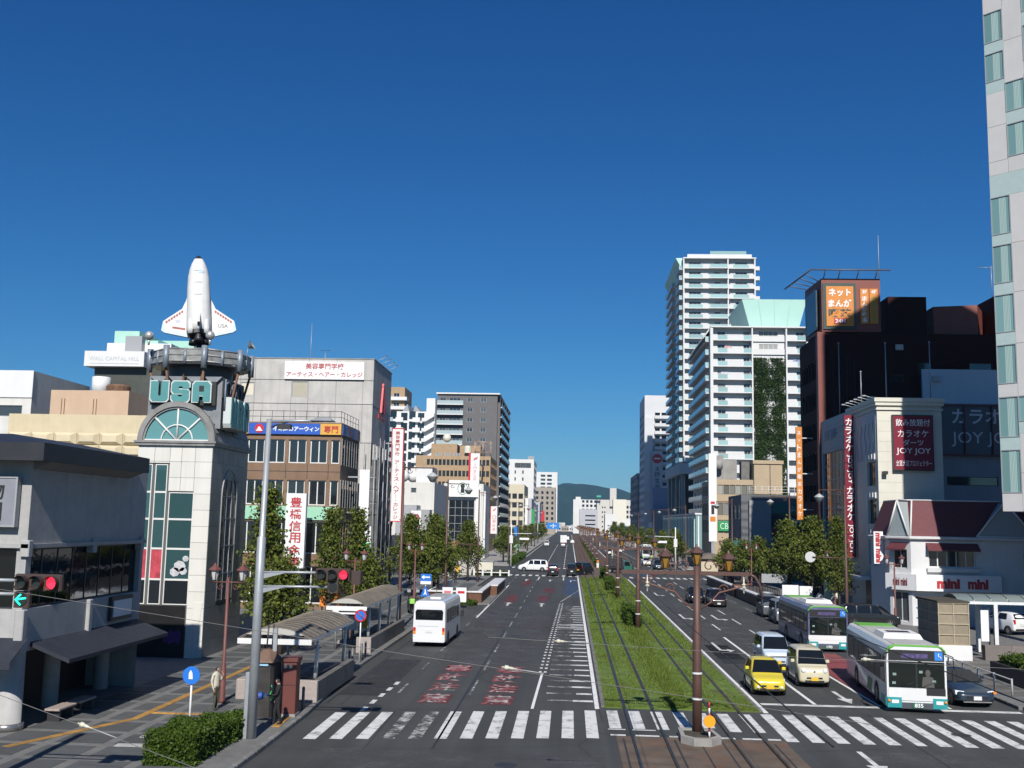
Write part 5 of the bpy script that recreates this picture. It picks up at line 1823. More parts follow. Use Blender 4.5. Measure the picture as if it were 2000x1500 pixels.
for txt, z, w, h in (("飲み放題付", 16.7, 2.9, .62), ("カラオケ", 15.75, 2.6, .6), ("ダーツ", 14.98, 1.7, .52), ("JOY JOY", 14.2, 2.9, .62), ("全室大型プロジェクター", 13.2, 3.0, .5)):
	letters(sg, "lettering", txt, M_LETW, (29.38, 91.85, z), w, h, bold=.004, keep=False)
sg = board("vertical_sign", "tall red projecting sign with white karaoke lettering", "sign", 25.45, 26.3, 99.2, 4.9, 18.05, MATS["sign crimson"], .45, None)
part("bracket", MB().box(26.3, 26.46, 99.3, 99.45, 6, 6.2).box(26.3, 26.46, 99.3, 99.45, 16.5, 16.7), M_STEEL, sg)
letters(sg, "lettering", "カラオケ", M_LETW, (25.87, 99.2, 16.2), .62, 3.2, vertical=True, bold=.02)
letters(sg, "lettering", "JOY JOY", M_LETW, (25.87, 99.2, 13.0), 2.7, .5, (0, 0, -1), (1, 0, 0), bold=.01, keep=False)
letters(sg, "lettering", "カラオケ", M_LETW, (25.87, 99.2, 9.85), .62, 3.2, vertical=True, bold=.02)
letters(sg, "lettering", "JOY JOY", M_LETW, (25.87, 99.2, 6.6), 2.7, .5, (0, 0, -1), (1, 0, 0), bold=.01, keep=False)
part("entrance_canopy", MB().box(24.9, 26.46, 92.6, 97.0, 3.2, 3.5), W_CLEAN, kb)
part("entrance_void", MB().box(26.44, 26.455, 92.8, 96.8, .2, 3.1), mat("dark shop front", (0.012, 0.012, 0.013)), kb)
# its lower wing
lf = [(102.3, 114.0, 1.0, 15.4, 8, 10)]
wg = building("grey slatted wing with a dark curtain wall beside the karaoke building", 26.95, 32.1, 101.7, 114.6, 18.9, mat("grey slatted fascia", (.34, .36, .37), .6, streak=.1), [], [], lf, fm=F_GREY, gm=G_DARK, rev=.2)
for k in range(6):
	part("slat", MB().box(26.9, 26.95, 101.7, 114.6, 15.7 + .5 * k, 15.78 + .5 * k), F_GREY, wg)
letters(wg, "lettering", "町村盛寿", mat("dull blue lettering", (.08, .2, .34), .5), (26.95, 110.5, 17.2), 4.6, 1.1, (0, -1, 0), bold=.02, keep=False, depth=.1)
# annex behind with the large frame sign
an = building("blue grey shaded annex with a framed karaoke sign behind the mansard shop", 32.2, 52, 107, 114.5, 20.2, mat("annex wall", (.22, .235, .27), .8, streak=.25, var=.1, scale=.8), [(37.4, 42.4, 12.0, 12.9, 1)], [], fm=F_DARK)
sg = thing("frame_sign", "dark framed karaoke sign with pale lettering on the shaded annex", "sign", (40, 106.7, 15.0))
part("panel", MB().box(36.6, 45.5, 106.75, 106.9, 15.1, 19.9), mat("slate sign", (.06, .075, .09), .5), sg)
fr_ = MB()
for x in (36.5, 39.2, 41.9, 44.6):
	fr_.box(x - .07, x + .07, 106.6, 106.75, 14.9, 20.1)
for z in (15.0, 20.0):
	fr_.box(36.5, 45.6, 106.58, 106.72, z - .08, z + .08)
part("frame", fr_, mat("dark red frame", (.1, .02, .02), .6), sg)
letters(sg, "lettering", "カラオケ", mat("pale grey sign letter", (.45, .48, .52), .5), (41.2, 106.75, 18.9), 6.4, 1.5, bold=.02, keep=False)
letters(sg, "lettering", "JOY JOY", MATS["pale grey sign letter"], (41.2, 106.75, 16.6), 6.6, 1.5, bold=0, keep=False)
wb = building("plain pale block stepping up behind the framed karaoke sign", 37.8, 52, 114.55, 114.95, 24.8, mat("pale blue wall", (.5, .53, .57), .8, streak=.12), [], [])

# --- dark brown building with the orange roof sign
DB_SHADE = mat("shaded brown tile", (0.034, 0.010, 0.008), .8, spec=.15, var=.15, scale=1, streak=.15)  # brown tile in the hotel's shadow, the shade put into the colour
DB_LIT = mat("sunlit brown tile", (0.20, 0.055, 0.038), .55, var=.12, scale=1, streak=.15)  # sunlit tone of the brown tile painted in, for pier and roof boxes
lf = []
for k in range(7):
	lf += row(116.5, 124.2, 5, .3, 3.6 + 3.4 * k, 5.6 + 3.4 * k, 1)
db = building("dark brown block under a boxed orange roof sign", 27.15, 47, 115, 125.5, 28.75, DB_SHADE, [(34.6, 36.0, 23.5, 24.3), (37.5, 39.0, 20.5, 25.6), (43, 45.4, 20.6, 25.6)], [], lf, fm=F_DARK, gm=G_DARK, rev=.15)
part("corner_pier", MB().box(26.75, 27.55, 114.7, 115.6, .15, 28.8), DB_LIT, db)
rb = thing("roof_sign", "boxed rooftop sign with orange panels and dark green frame", "sign", (30.5, 118, 28.75))
mb = MB()
mb.prism([(27.35, 115.0), (33.7, 115.0), (33.7, 121.5), (27.0, 121.5)], 'z', 28.9, 34.85)
part("box", mb, DB_LIT, rb)
OR = mat("orange sign face", (0.6, 0.22, 0.04), .45, var=.08, scale=1)
GF = mat("dark green frame", (0.035, 0.06, 0.05), .5)
part("green_frame", MB().box(27.45, 31.05, 114.85, 114.99, 29.15, 34.3), GF, rb)
part("orange_panel", MB().box(27.8, 30.75, 114.78, 114.85, 29.5, 33.95), OR, rb)
for txt, z, w, h, m_ in (("ネット", 33.25, 2.4, .85, M_LETW), ("まんが", 32.05, 2.5, .85, M_LETW), ("喫茶", 30.95, 2.5, .95, GF)):
	letters(rb, "lettering", txt, m_, (29.27, 114.78, z), w, h, bold=.03, keep=False)
part("red_label", MB().box(28.6, 29.95, 114.74, 114.778, 29.75, 30.35), M_RED, rb)
letters(rb, "lettering", "24H", M_LETW, (29.27, 114.74, 30.05), 1.1, .45, bold=.02, keep=False)
for a, b, hd, body, mm in ((31.5, 32.4, "3F", "まんが喫茶", M_LETW), (32.5, 33.4, "4F", "カラオケ", mat("green sign letter", (.2, .3, .03), .5))):
	part("orange_panel", MB().box(a, b, 114.85, 114.98, 29.8, 33.7), OR, rb)
	letters(rb, "lettering", hd, M_LETW, ((a + b) / 2, 114.85, 33.35), .6, .4, bold=.02)
	letters(rb, "lettering", body, mm, ((a + b) / 2, 114.85, 31.4), .55, 3.0, vertical=True, bold=.02)
part("side_screen", MB().prism([(116.2, 29.3), (120.6, 29.3), (120.8, 29.6), (120.8, 33.6), (120.6, 33.9), (116.2, 33.9), (116.0, 33.6), (116.0, 29.6)], 'x', 26.95, 27.1), mat("dim screen", (.06, .09, .11), .3, var=.4, scale=1), rb)
fr_ = MB()
fr_.cyl((26.0, 114.0, 35.6), (34.6, 114.0, 35.6), .08, n=6)
fr_.cyl((26.0, 114.0, 35.6), (24.6, 121.0, 35.0), .1, n=6)
for x in (27.6, 29.2, 31.2, 33.2):
	fr_.cyl((x, 115.1, 34.8), (x, 114.0, 35.6), .06, n=5)
for k in range(4):
	fr_.cyl((27.2, 116 + 1.5 * k, 34.8), (25.65 - .3 * k, 115.5 + 1.5 * k, 35.5 - .12 * k), .06, n=5)
part("lamp_frame", fr_, mat("dark steel", (.1, .1, .11), .5), rb)
part("lightning_rod", MB().cyl((33.75, 115.4, 34.8), (33.75, 115.4, 39.9), .05, .03, 6), M_STEEL, rb)
part("roof_house", MB().box(35.1, 39.3, 117, 124, 28.3, 33.3), DB_SHADE, db)
part("roof_house", MB().prism([(40.2, 117.5), (44.6, 116.4), (46.5, 120), (46.5, 124), (40.2, 124)], 'z', 28.3, 32.3), DB_LIT, db)
part("roof_house", MB().box(46.6, 52, 116, 124, 27.0, 33.4), DB_SHADE, db)
for k, (x, y, z0, z1) in enumerate(((28.9, 114.3, 17.5, 27.5), (36.2, 107.3, 20.2, 26.5), (30.2, 101.9, 18.6, 25.4), (46.0, 113.9, 24.7, 27.5), (27.9, 102.2, 18.9, 22.6))):
	part("roof_mast", MB().cyl((x, y, z0), (x, y, z1), .05, n=6).sphere((x, y, z1), .1, 6), M_STEEL, db if k == 0 else (an if k in (1,) else kb if k == 2 else wb if k == 3 else wg))
an_ = MB().cyl((46.5, 117, 33.3), (46.5, 117, 36.9), .04, n=5)
for q in range(4):
	an_.cyl((45.2 + .5 * q, 116.6, 36.7), (45.2 + .5 * q, 117.4, 36.7), .02, n=4)
an_.cyl((45.0, 117, 36.7), (47.2, 117, 36.7), .025, n=4)
part("aerial", an_, M_STEEL, db)
sg = board("vertical_sign", "narrow orange projecting sign on the dark brown block", "sign", 25.3, 25.95, 119.5, 8.4, 18.8, OR, .3, None)
part("bracket", MB().box(25.95, 27.15, 119.6, 119.7, 9.5, 9.6).box(25.95, 27.15, 119.6, 119.7, 17.5, 17.6).box(25.95, 27.15, 119.6, 119.7, 13.5, 13.6), W_CLEAN, sg)
letters(sg, "lettering", "ネットまんが喫茶カラオケ", M_LETW, (25.62, 119.5, 13.6), .42, 9.8, vertical=True, bold=.01)

# --- grey block with shaded shop signs
gb_ = building("dark grey shaded block with stacked shop signs and roof railing", 24.0, 33.5, 150, 162, 12.0, mat("dark grey wall", (.12, .125, .135), .7, var=.15, scale=1, streak=.2), [], [], row(151, 161, 3, .6, 8.6, 10.6, 2), fm=F_WHITE, gm=G_GREY)
part("bay", MB().box(25.0, 28.0, 149.2, 150, 3.0, 11.2), mat("mid grey wall", (.28, .28, .28), .7, streak=.3), gb_)
rl = MB()
rail_fence(rl, (25.2, 150.4, 12.0), (33.3, 150.4, 12.0), 1.2, 9, .03, 3)
part("roof_railing", rl, W_CLEAN, gb_)
for k, (z0, z1, m_, tx) in enumerate(((9.4, 10.9, mat("shaded green sign", (.02, .13, .11), .5), "ふぐ"), (7.7, 9.1, mat("navy sign", (.012, .02, .035), .5), "福井"), (6.4, 7.5, mat("maroon sign", (.16, .02, .03), .5), ""), (3.4, 6.1, mat("blue sign", (.02, .05, .16), .5), ""))):
	part("shop_sign", MB().box(28.1, 33.3, 149.6, 149.98, z0, z1), m_, gb_)
	if tx:
		letters(gb_, "lettering", tx, mat("pale lettering", (.5, .52, .52), .5), (31.4, 149.6, (z0 + z1) / 2), 2.0, .8, bold=.01)
part("blue_letters", MB().box(23.97, 23.99, 152, 153, 4, 8), mat("blue sign", (.02, .05, .16)), gb_)
part("side_sign", MB().box(22.2, 23.9, 149.9, 150.1, 3.4, 5.6), mat("shaded green sign", (.02, .13, .11)), gb_)

# --- tan corner office with the green sign
tz = [(12.9, 14.5), (9.4, 11.5), (6.4, 8.6)]
cb_ = building("tan corner office with a green shop sign in its windows", 24.2, 34.6, 180, 196, 15.4, mat("tan stone", (.40, .31, .20), .7, var=.06, scale=1, streak=.1), rows(24.9, 33.8, 9, .08, tz), [], rows(181, 195, 6, .4, tz), fm=F_DARK, gm=G_CURT, rev=.15, fw=.05)
part("stair_tower", MB().box(30.9, 35.6, 179.4, 188, 13.0, 18.1).box(30.7, 35.8, 179.2, 188.2, 18.1, 18.7), MATS["tan stone"], cb_)
part("wall_groove", MB().box(33.5, 33.62, 179.37, 179.4, 13.0, 18.0), F_DARK, cb_)
part("roof_plant", MB().box(24.4, 26.2, 182, 186, 15.0, 19.6).box(26.2, 28.6, 183, 186, 15.0, 18.9), M_CONC, cb_)
part("roof_plant", MB().box(29.2, 30.6, 182, 184, 15.0, 18.6), M_CONC_D, cb_)
part("roof_tank", MB().cyl((25.2, 181, 17.2), (25.2, 181, 18.6), .7, n=10), M_CONC, cb_)
part("green_sign", MB().box(24.95, 28.7, 179.8, 179.95, 6.75, 8.4), M_GREEN, cb_)
letters(cb_, "lettering", "CBON", mat("pale green letter", (.6, .72, .6), .5), (26.8, 179.8, 7.58), 3.1, 1.0, bold=-.004, keep=False)
sg = board("vertical_sign", "tall slim white sign with orange foot before the tan corner office", "sign", 23.1, 24.4, 188.2 - 10.5, 5.0, 19.6, M_SIGN_W, .5, None)
part("orange_mark", MB().box(23.3, 24.2, 177.66, 177.695, 8.3, 9.1), mat("orange mark", (.6, .2, .02), .5), sg)
part("grey_print", MB().box(23.5, 24.0, 177.66, 177.695, 9.5, 11.0), M_BLACK, sg)
part("red_print", MB().box(23.4, 24.1, 177.66, 177.695, 11.2, 11.6), M_REDB, sg)
part("post", MB().box(23.5, 24.0, 177.8, 178.1, .15, 5.0), M_STEEL, sg)

# pipes, vents and air units that age the big walls
ACU = MB().bbox(-.4, .4, -.3, 0, 0, .6, .02).mesh("air_unit", mat("air unit cream", (.42, .42, .39), .6, var=.15, scale=4))
random.seed(31)
for own, x0, x1, y, z0, z1, n, m_ in ((db, 28.2, 46, 115, 3, 27, 9, mat("brown pipe", (.03, .015, .012), .5)), (an, 33, 45, 107, 2, 14, 5, F_GREY), (kb, 27, 31.6, 92.2, 1, 8.6, 2, MATS["cream tile"]), (wb, 39, 47, 114.55, 20.5, 24.5, 3, F_GREY)):
	for k in range(n):
		x = random.uniform(x0, x1)
		if k % 2 == 0:
			part("down_pipe", MB().cyl((x, y - .09, .2), (x, y - .09, z1 - random.uniform(0, 6)), .06, n=6), m_, own)
		else:
			raw("air_unit", ACU, own, Vector((x, y, random.uniform(z0, z1))) - BASE[own])

# ================================================================== apartment towers
TWALL = mat("tower white", (0.6, 0.6, 0.595), .7, var=.04, scale=.4, streak=.06)
TGLS = glass("balcony panel glass", (0.30, 0.46, 0.45), 0.1, .15)
MINT = mat("mint roof screen", (0.42, 0.66, 0.58), .6, var=.04, scale=.3)
FH = 3.08
random.seed(17)
BACU = MB().bbox(-.4, .4, -.2, .2, 0, .7, .03).mesh("air_unit", mat("air unit cream", (.42, .42, .39)))
LAUN = [MB().box(0, w_, 0, .03, 0, .9).box(w_ + .2, w_ + .7, .05, .08, .2, .9).mesh("laundry", mat("laundry %d" % k, c_, .9)) for k, (w_, c_) in enumerate(((1.2, (.5, .5, .55)), (.8, (.25, .3, .45)), (1.0, (.5, .3, .28))))]
GMIX = (G_GREY, G_GREY, G_DARK, G_CURT, G_DARK)

def meshes_front(w, glass_spans, wins, depth=1.4):
	"""one storey of a bay: slab + parapet mesh, glass mesh, window mesh, local origin at the wall, left bottom"""
	a = MB()
	a.box(0, w, -depth, 0, 0, .24)
	x = 0.0
	for g0, g1 in glass_spans + [(w, w)]:
		if g0 > x:
			a.box(x, g0, -depth, -depth + .1, .24, 1.25)
		x = g1
	a.box(0, w, -depth - .01, -depth + .12, 1.25, 1.32)
	return a.mesh("balcony", TWALL), [MB().box(g0, g1, -depth + .03, -depth + .06, .24, 1.25).mesh("balcony_glass", TGLS) for g0, g1 in glass_spans]

def side_storey(L_, n):
	"""side balcony storey running along +y on a wall with normal -x"""
	a = MB()
	a.box(-1.3, 0, 0, L_, 0, .24)
	a.box(-1.3, -1.2, 0.0, .08, .24, 1.3)
	b = MB()
	b.box(-1.3, -1.24, 0.1, L_, .24, 1.25)
	b.box(-1.2, -.02, 0, .06, .24, 1.25)
	r = MB()
	for i in range(n + 1):
		y = L_ * i / n
		r.box(-1.32, -1.22, y - .04, y + .04, .24, 1.3)
	r.box(-1.33, -1.2, 0, L_, 1.25, 1.31)
	return a.mesh("balcony", TWALL), b.mesh("balcony_glass", TGLS), r.mesh("balcony_rail", TWALL)

# --- nearer tower
t1 = thing("apartment_tower", "white apartment tower with a planted green bay and mint roof screen", "building", (43, 262, .15))
X0, X1, Y0, Y1, ZT = 32.6, 54.6, 245.0, 282.0, 53.6
nF = 15
mb = MB()
fh, sh_ = [], []
for k in range(nF):
	z = ZT - FH * (k + 1)
	fh += [(1.4, 3.2, z + .3, z + 2.3), (7.4, 8.9, z + .3, z + 2.3)]
	if k < 2:
		fh += [(11.0, 15.4, z + .5, z + 2.5)]
	else:
		fh += [(11.0, 12.8, z + .3, z + 2.3), (13.6, 15.4, z + .3, z + 2.3)]
	fh += [(19.6, 21.4, z + .3, z + 2.3)]
	sh_ += [(2.0 + 5.8 * j, 4.6 + 5.8 * j, z + .3, z + 2.4) for j in range(6)]
wall(mb, (X0, Y0, 0), (1, 0, 0), X1 - X0, ZT, fh, .15, .15)
wall(mb, (X0, Y1, 0), (0, -1, 0), Y1 - Y0, ZT, [(Y1 - Y0 - b, Y1 - Y0 - a, c, d) for a, b, c, d in sh_], .15, .15)
wall(mb, (X1, Y0, 0), (0, 1, 0), Y1 - Y0, ZT, (), .1, .15)
wall(mb, (X1, Y1, 0), (-1, 0, 0), X1 - X0, ZT, (), .1, .15)
mb.poly([(X0, Y0, ZT), (X1, Y0, ZT), (X1, Y1, ZT), (X0, Y1, ZT)])
part("wall", mb, TWALL, t1)
for h in fh:
	window(t1, (X0, Y0, 0), (1, 0, 0), h, F_WHITE if h[1] - h[0] > 4 else F_GREY, G_CURT if h[1] - h[0] > 4 else random.choice(GMIX), 4 if h[1] - h[0] > 4 else 2, 1, .09, .1)
for h in sh_:
	window(t1, (X0, Y1, 0), (0, -1, 0), (Y1 - Y0 - h[1], Y1 - Y0 - h[0], h[2], h[3]), F_GREY, random.choice(GMIX), 2, 1, .08, .1)
A_ = meshes_front(9.2, [(1.2, 3.4), (7.2, 9.0)], [])
C_ = meshes_front(5.0, [(2.6, 4.8)], [])
B_ = meshes_front(7.9, [], [], .35)
S_ = side_storey(Y1 - Y0 - 1.2, 7)
for k in range(nF):
	z = ZT - FH * (k + 1)
	for me, x in ((A_, X0 + .1), (C_, X1 - 5.0), (B_, X0 + 9.3)):
		o_ = raw("balcony", me[0], t1, Vector((x, Y0, z)) - BASE[t1])
		for gl in me[1]:
			raw("balcony_glass", gl, o_)
		if random.random() < .3:
			raw("air_unit", BACU, o_, (random.uniform(1, 3.5), -.5, .24))
		if random.random() < .16 and me is not B_:
			raw("laundry", random.choice(LAUN), o_, (random.uniform(1.0, 3), -.9, 1.0))
	o_ = raw("balcony", S_[0], t1, Vector((X0, Y0 + .6, z)) - BASE[t1])
	raw("balcony_glass", S_[1], o_)
	raw("balcony_rail", S_[2], o_)
for x in (X0 + .05, X0 + 9.25, X0 + 17.1, X1 - .2):
	part("pier", MB().box(x - .16, x + .16, Y0 - 1.5, Y0 - .002, .15, ZT - .1), TWALL, t1)
part("corner_pier", MB().box(X0 - .45, X0 - .12, Y0 - 1.55, Y0 + .5, 8.0, ZT - .05), TWALL, t1)
part("roof_slab", MB().box(X0 - .3, X1 + .3, Y0 - 1.7, Y1 + .5, ZT + .002, ZT + .3).prism([(X0 - .3, ZT + .3), (X0 - 1.9, ZT - 2.2), (X0 - 1.9, ZT - 2.5), (X0 - .3, ZT - .2)], 'y', Y0 + .5, Y1), TWALL, t1)
mb = MB()
zb, zt_ = ZT + .3, 61.2
for (a, b, c, d) in (((42.4, 249), (53.6, 249), (55.4, 247.5), (40.2, 247.5)), ((53.6, 249), (53.6, 268), (55.4, 269.5), (55.4, 247.5)), ((53.6, 268), (42.4, 268), (40.2, 269.5), (55.4, 269.5)), ((42.4, 268), (42.4, 249), (40.2, 247.5), (40.2, 269.5))):
	mb.poly([(*a, zb), (*b, zb), (*c, zt_), (*d, zt_)])
mb.poly([(42.4, 249, zb + .5), (53.6, 249, zb + .5), (53.6, 268, zb + .5), (42.4, 268, zb + .5)])
part("roof_screen", mb, MINT, t1)
mb = MB()
for k in range(1, 4):
	xb, xt = 42.4 + 11.2 * k / 4, 40.2 + 15.2 * k / 4
	mb.cyl((xb, 248.98, zb), (xt, 247.48, zt_), .03, n=4)
part("screen_joint", mb, F_GREY, t1)
for k in range(4):
	part("vent", MB().cyl((46.5 + .7 * k, 246, ZT + .3), (46.5 + .7 * k, 246, ZT + .8), .12, n=6), F_GREY, t1)
# trellis of wires for the planted bay
mb = MB()
for k in range(9):
	x = X0 + 9.5 + k * .93
	mb.cyl((x, Y0 - .6, 12), (x, Y0 - .6, ZT - 6.5), .03, n=4)
part("trellis", mb, F_GREY, t1)

# --- farther, taller tower
t2 = thing("apartment_tower", "tallest white apartment tower with stacked balconies on a dark glass base", "building", (44, 338, .15))
X0, X1, Y0, Y1, ZT = 33.75, 55.2, 316.0, 362.0, 88.3
FH2 = 3.1
nF = 20
ZB = ZT - nF * FH2
mb = MB()
fh, sh_ = [], []
for k in range(nF):
	z = ZT - FH2 * (k + 1)
	fh += [(1.6, 5.2, z + .3, z + 2.3), (9.3, 11.0, z + .3, z + 2.3), (13.0, 14.0, z + .9, z + 2.0), (15.6, 19.2, z + .3, z + 2.3)]
	sh_ += [(1.5, 4.0, z + .3, z + 2.4), (6.0, 9.0, z + .3, z + 2.4)] + [(26 + 5 * j, 29 + 5 * j, z + .3, z + 2.4) for j in range(4)]
wall(mb, (X0, Y0, 0), (1, 0, 0), X1 - X0, ZT, fh, .15, ZB)
wall(mb, (X0, Y1, 0), (0, -1, 0), Y1 - Y0, ZT, [(Y1 - Y0 - b, Y1 - Y0 - a, c, d) for a, b, c, d in sh_], .15, ZB)
wall(mb, (X1, Y0, 0), (0, 1, 0), Y1 - Y0, ZT, (), .1, ZB)
wall(mb, (X1, Y1, 0), (-1, 0, 0), X1 - X0, ZT, (), .1, ZB)
mb.poly([(X0, Y0, ZT), (X1, Y0, ZT), (X1, Y1, ZT), (X0, Y1, ZT)])
mb.poly([(X0, Y1, ZB), (X1, Y1, ZB), (X1, Y0, ZB), (X0, Y0, ZB)])
part("wall", mb, TWALL, t2)
for h in fh:
	window(t2, (X0, Y0, 0), (1, 0, 0), h, F_GREY, random.choice(GMIX), 3 if h[1] - h[0] > 3 else 1, 1, .1, .1)
for h in sh_:
	window(t2, (X0, Y1, 0), (0, -1, 0), (Y1 - Y0 - h[1], Y1 - Y0 - h[0], h[2], h[3]), F_GREY, random.choice(GMIX), 2, 1, .08, .1)
A_ = meshes_front(7.4, [(1.2, 5.4)], [])
M_ = meshes_front(5.6, [(.2, 5.4)], [], 1.9)
C_ = meshes_front(8.0, [(1.5, 6.2)], [])
S_ = side_storey(11.0, 3)
S2 = side_storey(21.0, 5)
st = MB().box(0, 1.6, 0, 1.6, 0, .24).box(1.5, 1.6, 0, 1.6, .24, 1.2).box(0, 1.5, 0, .08, .24, 1.2).mesh("balcony", TWALL)
for k in range(nF):
	z = ZT - FH2 * (k + 1)
	for me, x in ((A_, X0 + .2), (M_, X0 + 7.6), (C_, X0 + 13.3)):
		o_ = raw("balcony", me[0], t2, Vector((x, Y0, z)) - BASE[t2])
		for gl in me[1]:
			raw("balcony_glass", gl, o_)
		if random.random() < .3:
			raw("air_unit", BACU, o_, (random.uniform(1, 3.5), -.5, .24))
		if random.random() < .16 and me is not B_:
			raw("laundry", random.choice(LAUN), o_, (random.uniform(1.0, 3), -.9, 1.0))
	for me, y in ((S_, Y0 + .3), (S2, Y0 + 24.5)):
		o_ = raw("balcony", me[0], t2, Vector((X0, y, z)) - BASE[t2])
		raw("balcony_glass", me[1], o_)
		raw("balcony_rail", me[2], o_)
	raw("balcony", st, t2, Vector((X1, Y0 + .5, z)) - BASE[t2])
for x in (X0 - .1, X0 + 13.25, X1 - .15):
	part("pier", MB().box(x - .2, x + .2, Y0 - 1.45, Y0 - .002, ZB, ZT), TWALL, t2)
part("dark_glass_strip", MB().box(X0 - .3, X0 - .02, Y0 + 12.5, Y0 + 23.5, ZB, ZT - 20), mat("black glass strip", (.012, .016, .016), .1), t2)
part("roof_slab", MB().box(X0 - .3, X1 + .3, Y0 - 1.6, Y1 + .3, ZT + .002, ZT + .35).box(X0 + 1, X1 - 1, Y0 - 1.2, Y0 - .9, ZT + .35, ZT + 1.4), TWALL, t2)
part("roof_rail", MB().box(X0 + 8, X1 - 2.5, Y0 - .4, Y0 - .3, ZT + .35, ZT + 2.6), TGLS, t2)
mb = MB()
mb.loft([[(X0 + .8, Y0 + 3, ZT - 4), (X0 + 1.5, Y0 + 3, ZT - 4), (X0 + 1.5, Y1 - 4, ZT - 4), (X0 + .8, Y1 - 4, ZT - 4)], [(X0 - 2.1, Y0 + 3, ZT + 1.2), (X0 + 4, Y0 + 3, ZT + 1.2), (X0 + 4, Y1 - 4, ZT + 1.2), (X0 - 2.1, Y1 - 4, ZT + 1.2)]], cap=(True, True))
part("roof_screen", mb, MINT, t2)
# base of the tall tower
bs_ = MB()
bs_.box(X0 - 1.5, X1, Y0 - 3, Y1, ZB - 3.6, ZB - .3)
part("base_slab", bs_, mat("blue grey slab", (.36, .4, .43), .6), t2)
part("base_glass", MB().box(X0 + .2, X1 - .5, Y0 - 1.5, Y1 - 1, .15, ZB - 3.6), mat("black glass strip", (.012, .016, .016)), t2)
for y in (Y0 - 1.2, Y0 + 14, Y0 + 28, Y0 + 40):
	part("base_pillar", MB().box(X0 - .9, X0 + .1, y, y + 1.6, .15, ZB - 3.6), mat("teal grey pillar", (.16, .22, .23), .5), t2)

# --- mint podium shop with vertical fins
pd = building("low mint glass podium with vertical fins below the towers", 27.8, 36.5, 236, 318, 10.0, mat("mint podium wall", (.16, .26, .26), .5, var=.08, scale=.4), [], [], fm=F_WHITE)
part("roof_edge", MB().box(27.6, 36.6, 235.8, 318, 10.002, 10.35), W_CLEAN, pd)
for k in range(22):
	y = 237 + 3.7 * k
	part("fin", MB().box(27.5, 27.8, y, y + (1.5 if k % 3 else .7), 1.0, 9.6), mat("pale mint fin", (.36, .52, .5), .5, objvar=.2), pd)
	part("dark_pane", MB().box(27.74, 27.795, y + 1.6, y + 2.6, 1.0, 8.8), G_DARK, pd)
for k in range(6):
	part("fin", MB().box(28.2 + 1.3 * k, 28.5 + 1.3 * k, 235.7, 236, .5, 9.6), W_CLEAN, pd)

# --- slim pale block with the insurance sign
zs = [(4.0 + 3.1 * k, 5.6 + 3.1 * k) for k in range(16)]
sb_ = building("slim pale office block with a round red emblem sign, beyond the tall tower", 29.3, 41, 420, 450, 59.0, mat("pale grey block", (.56, .57, .58), .75, var=.05, scale=.3, streak=.1), rows(33.4, 40.6, 3, .6, zs), [], rows(421, 449, 8, 1.0, zs), fm=F_GREY, gm=G_DARK, rev=.4)
bl = MB().box(0, 7.6, -1.2, 0, 0, 1.25).mesh("balcony", MATS["pale grey block"])
for z0, z1 in zs:
	raw("balcony", bl, sb_, Vector((33.2, 420, z0 - .9)) - BASE[sb_])
part("front_pier", MB().box(29.2, 32.4, 418.8, 419.99, 20, 50), MATS["pale grey block"], sb_)
sg = board("vertical_sign", "grey vertical sign with red round emblem on the slim pale block", "sign", 32.2, 36.2, 417.2, 21.0, 36.5, mat("grey sign face", (.42, .44, .48), .6), .6, None)
part("bracket", MB().box(32.6, 33.0, 417.8, 420, 24, 24.5).box(32.6, 33.0, 417.8, 420, 32, 32.5), M_STEEL, sg)
part("emblem", MB().lathe([(.001, 0), (1.9, 0), (1.9, .1), (.001, .1)], (34.1, 417.1, 33.5), 20, 'y'), M_RED, sg)
part("emblem_bar", MB().box(32.9, 35.3, 416.98, 417.08, 33.3, 33.8), M_LETW, sg)
letters(sg, "lettering", "太陽生命", M_BLACK, (34.2, 417.2, 26.0), 2.2, 9.4, vertical=True, bold=.01)
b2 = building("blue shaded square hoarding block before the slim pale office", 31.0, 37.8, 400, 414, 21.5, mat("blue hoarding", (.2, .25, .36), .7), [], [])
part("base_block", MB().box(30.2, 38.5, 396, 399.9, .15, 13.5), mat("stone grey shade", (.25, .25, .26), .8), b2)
part("white_sign", MB().box(29.3, 30.6, 395.6, 396.2, 1.0, 8.5), M_SIGN_W, b2)
b3 = building("grey shaded office block with round corner farthest along the right row", 29.5, 44, 470, 520, 30.2, mat("shade grey stone", (.27, .265, .27), .8, streak=.1), rows(30.2, 43, 6, .8, [(3 + 3.4 * k, 4.8 + 3.4 * k) for k in range(8)]), [], rows(472, 518, 12, 1.4, [(3 + 3.4 * k, 4.8 + 3.4 * k) for k in range(8)]), fm=F_GREY, gm=G_GREY)
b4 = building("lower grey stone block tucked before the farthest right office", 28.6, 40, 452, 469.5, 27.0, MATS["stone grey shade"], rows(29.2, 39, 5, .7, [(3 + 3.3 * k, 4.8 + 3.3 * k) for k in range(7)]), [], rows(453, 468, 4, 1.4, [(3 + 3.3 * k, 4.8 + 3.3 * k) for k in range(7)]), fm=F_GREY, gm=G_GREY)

ORD = "first second third fourth fifth sixth seventh eighth ninth tenth eleventh twelfth thirteenth fourteenth fifteenth sixteenth".split()
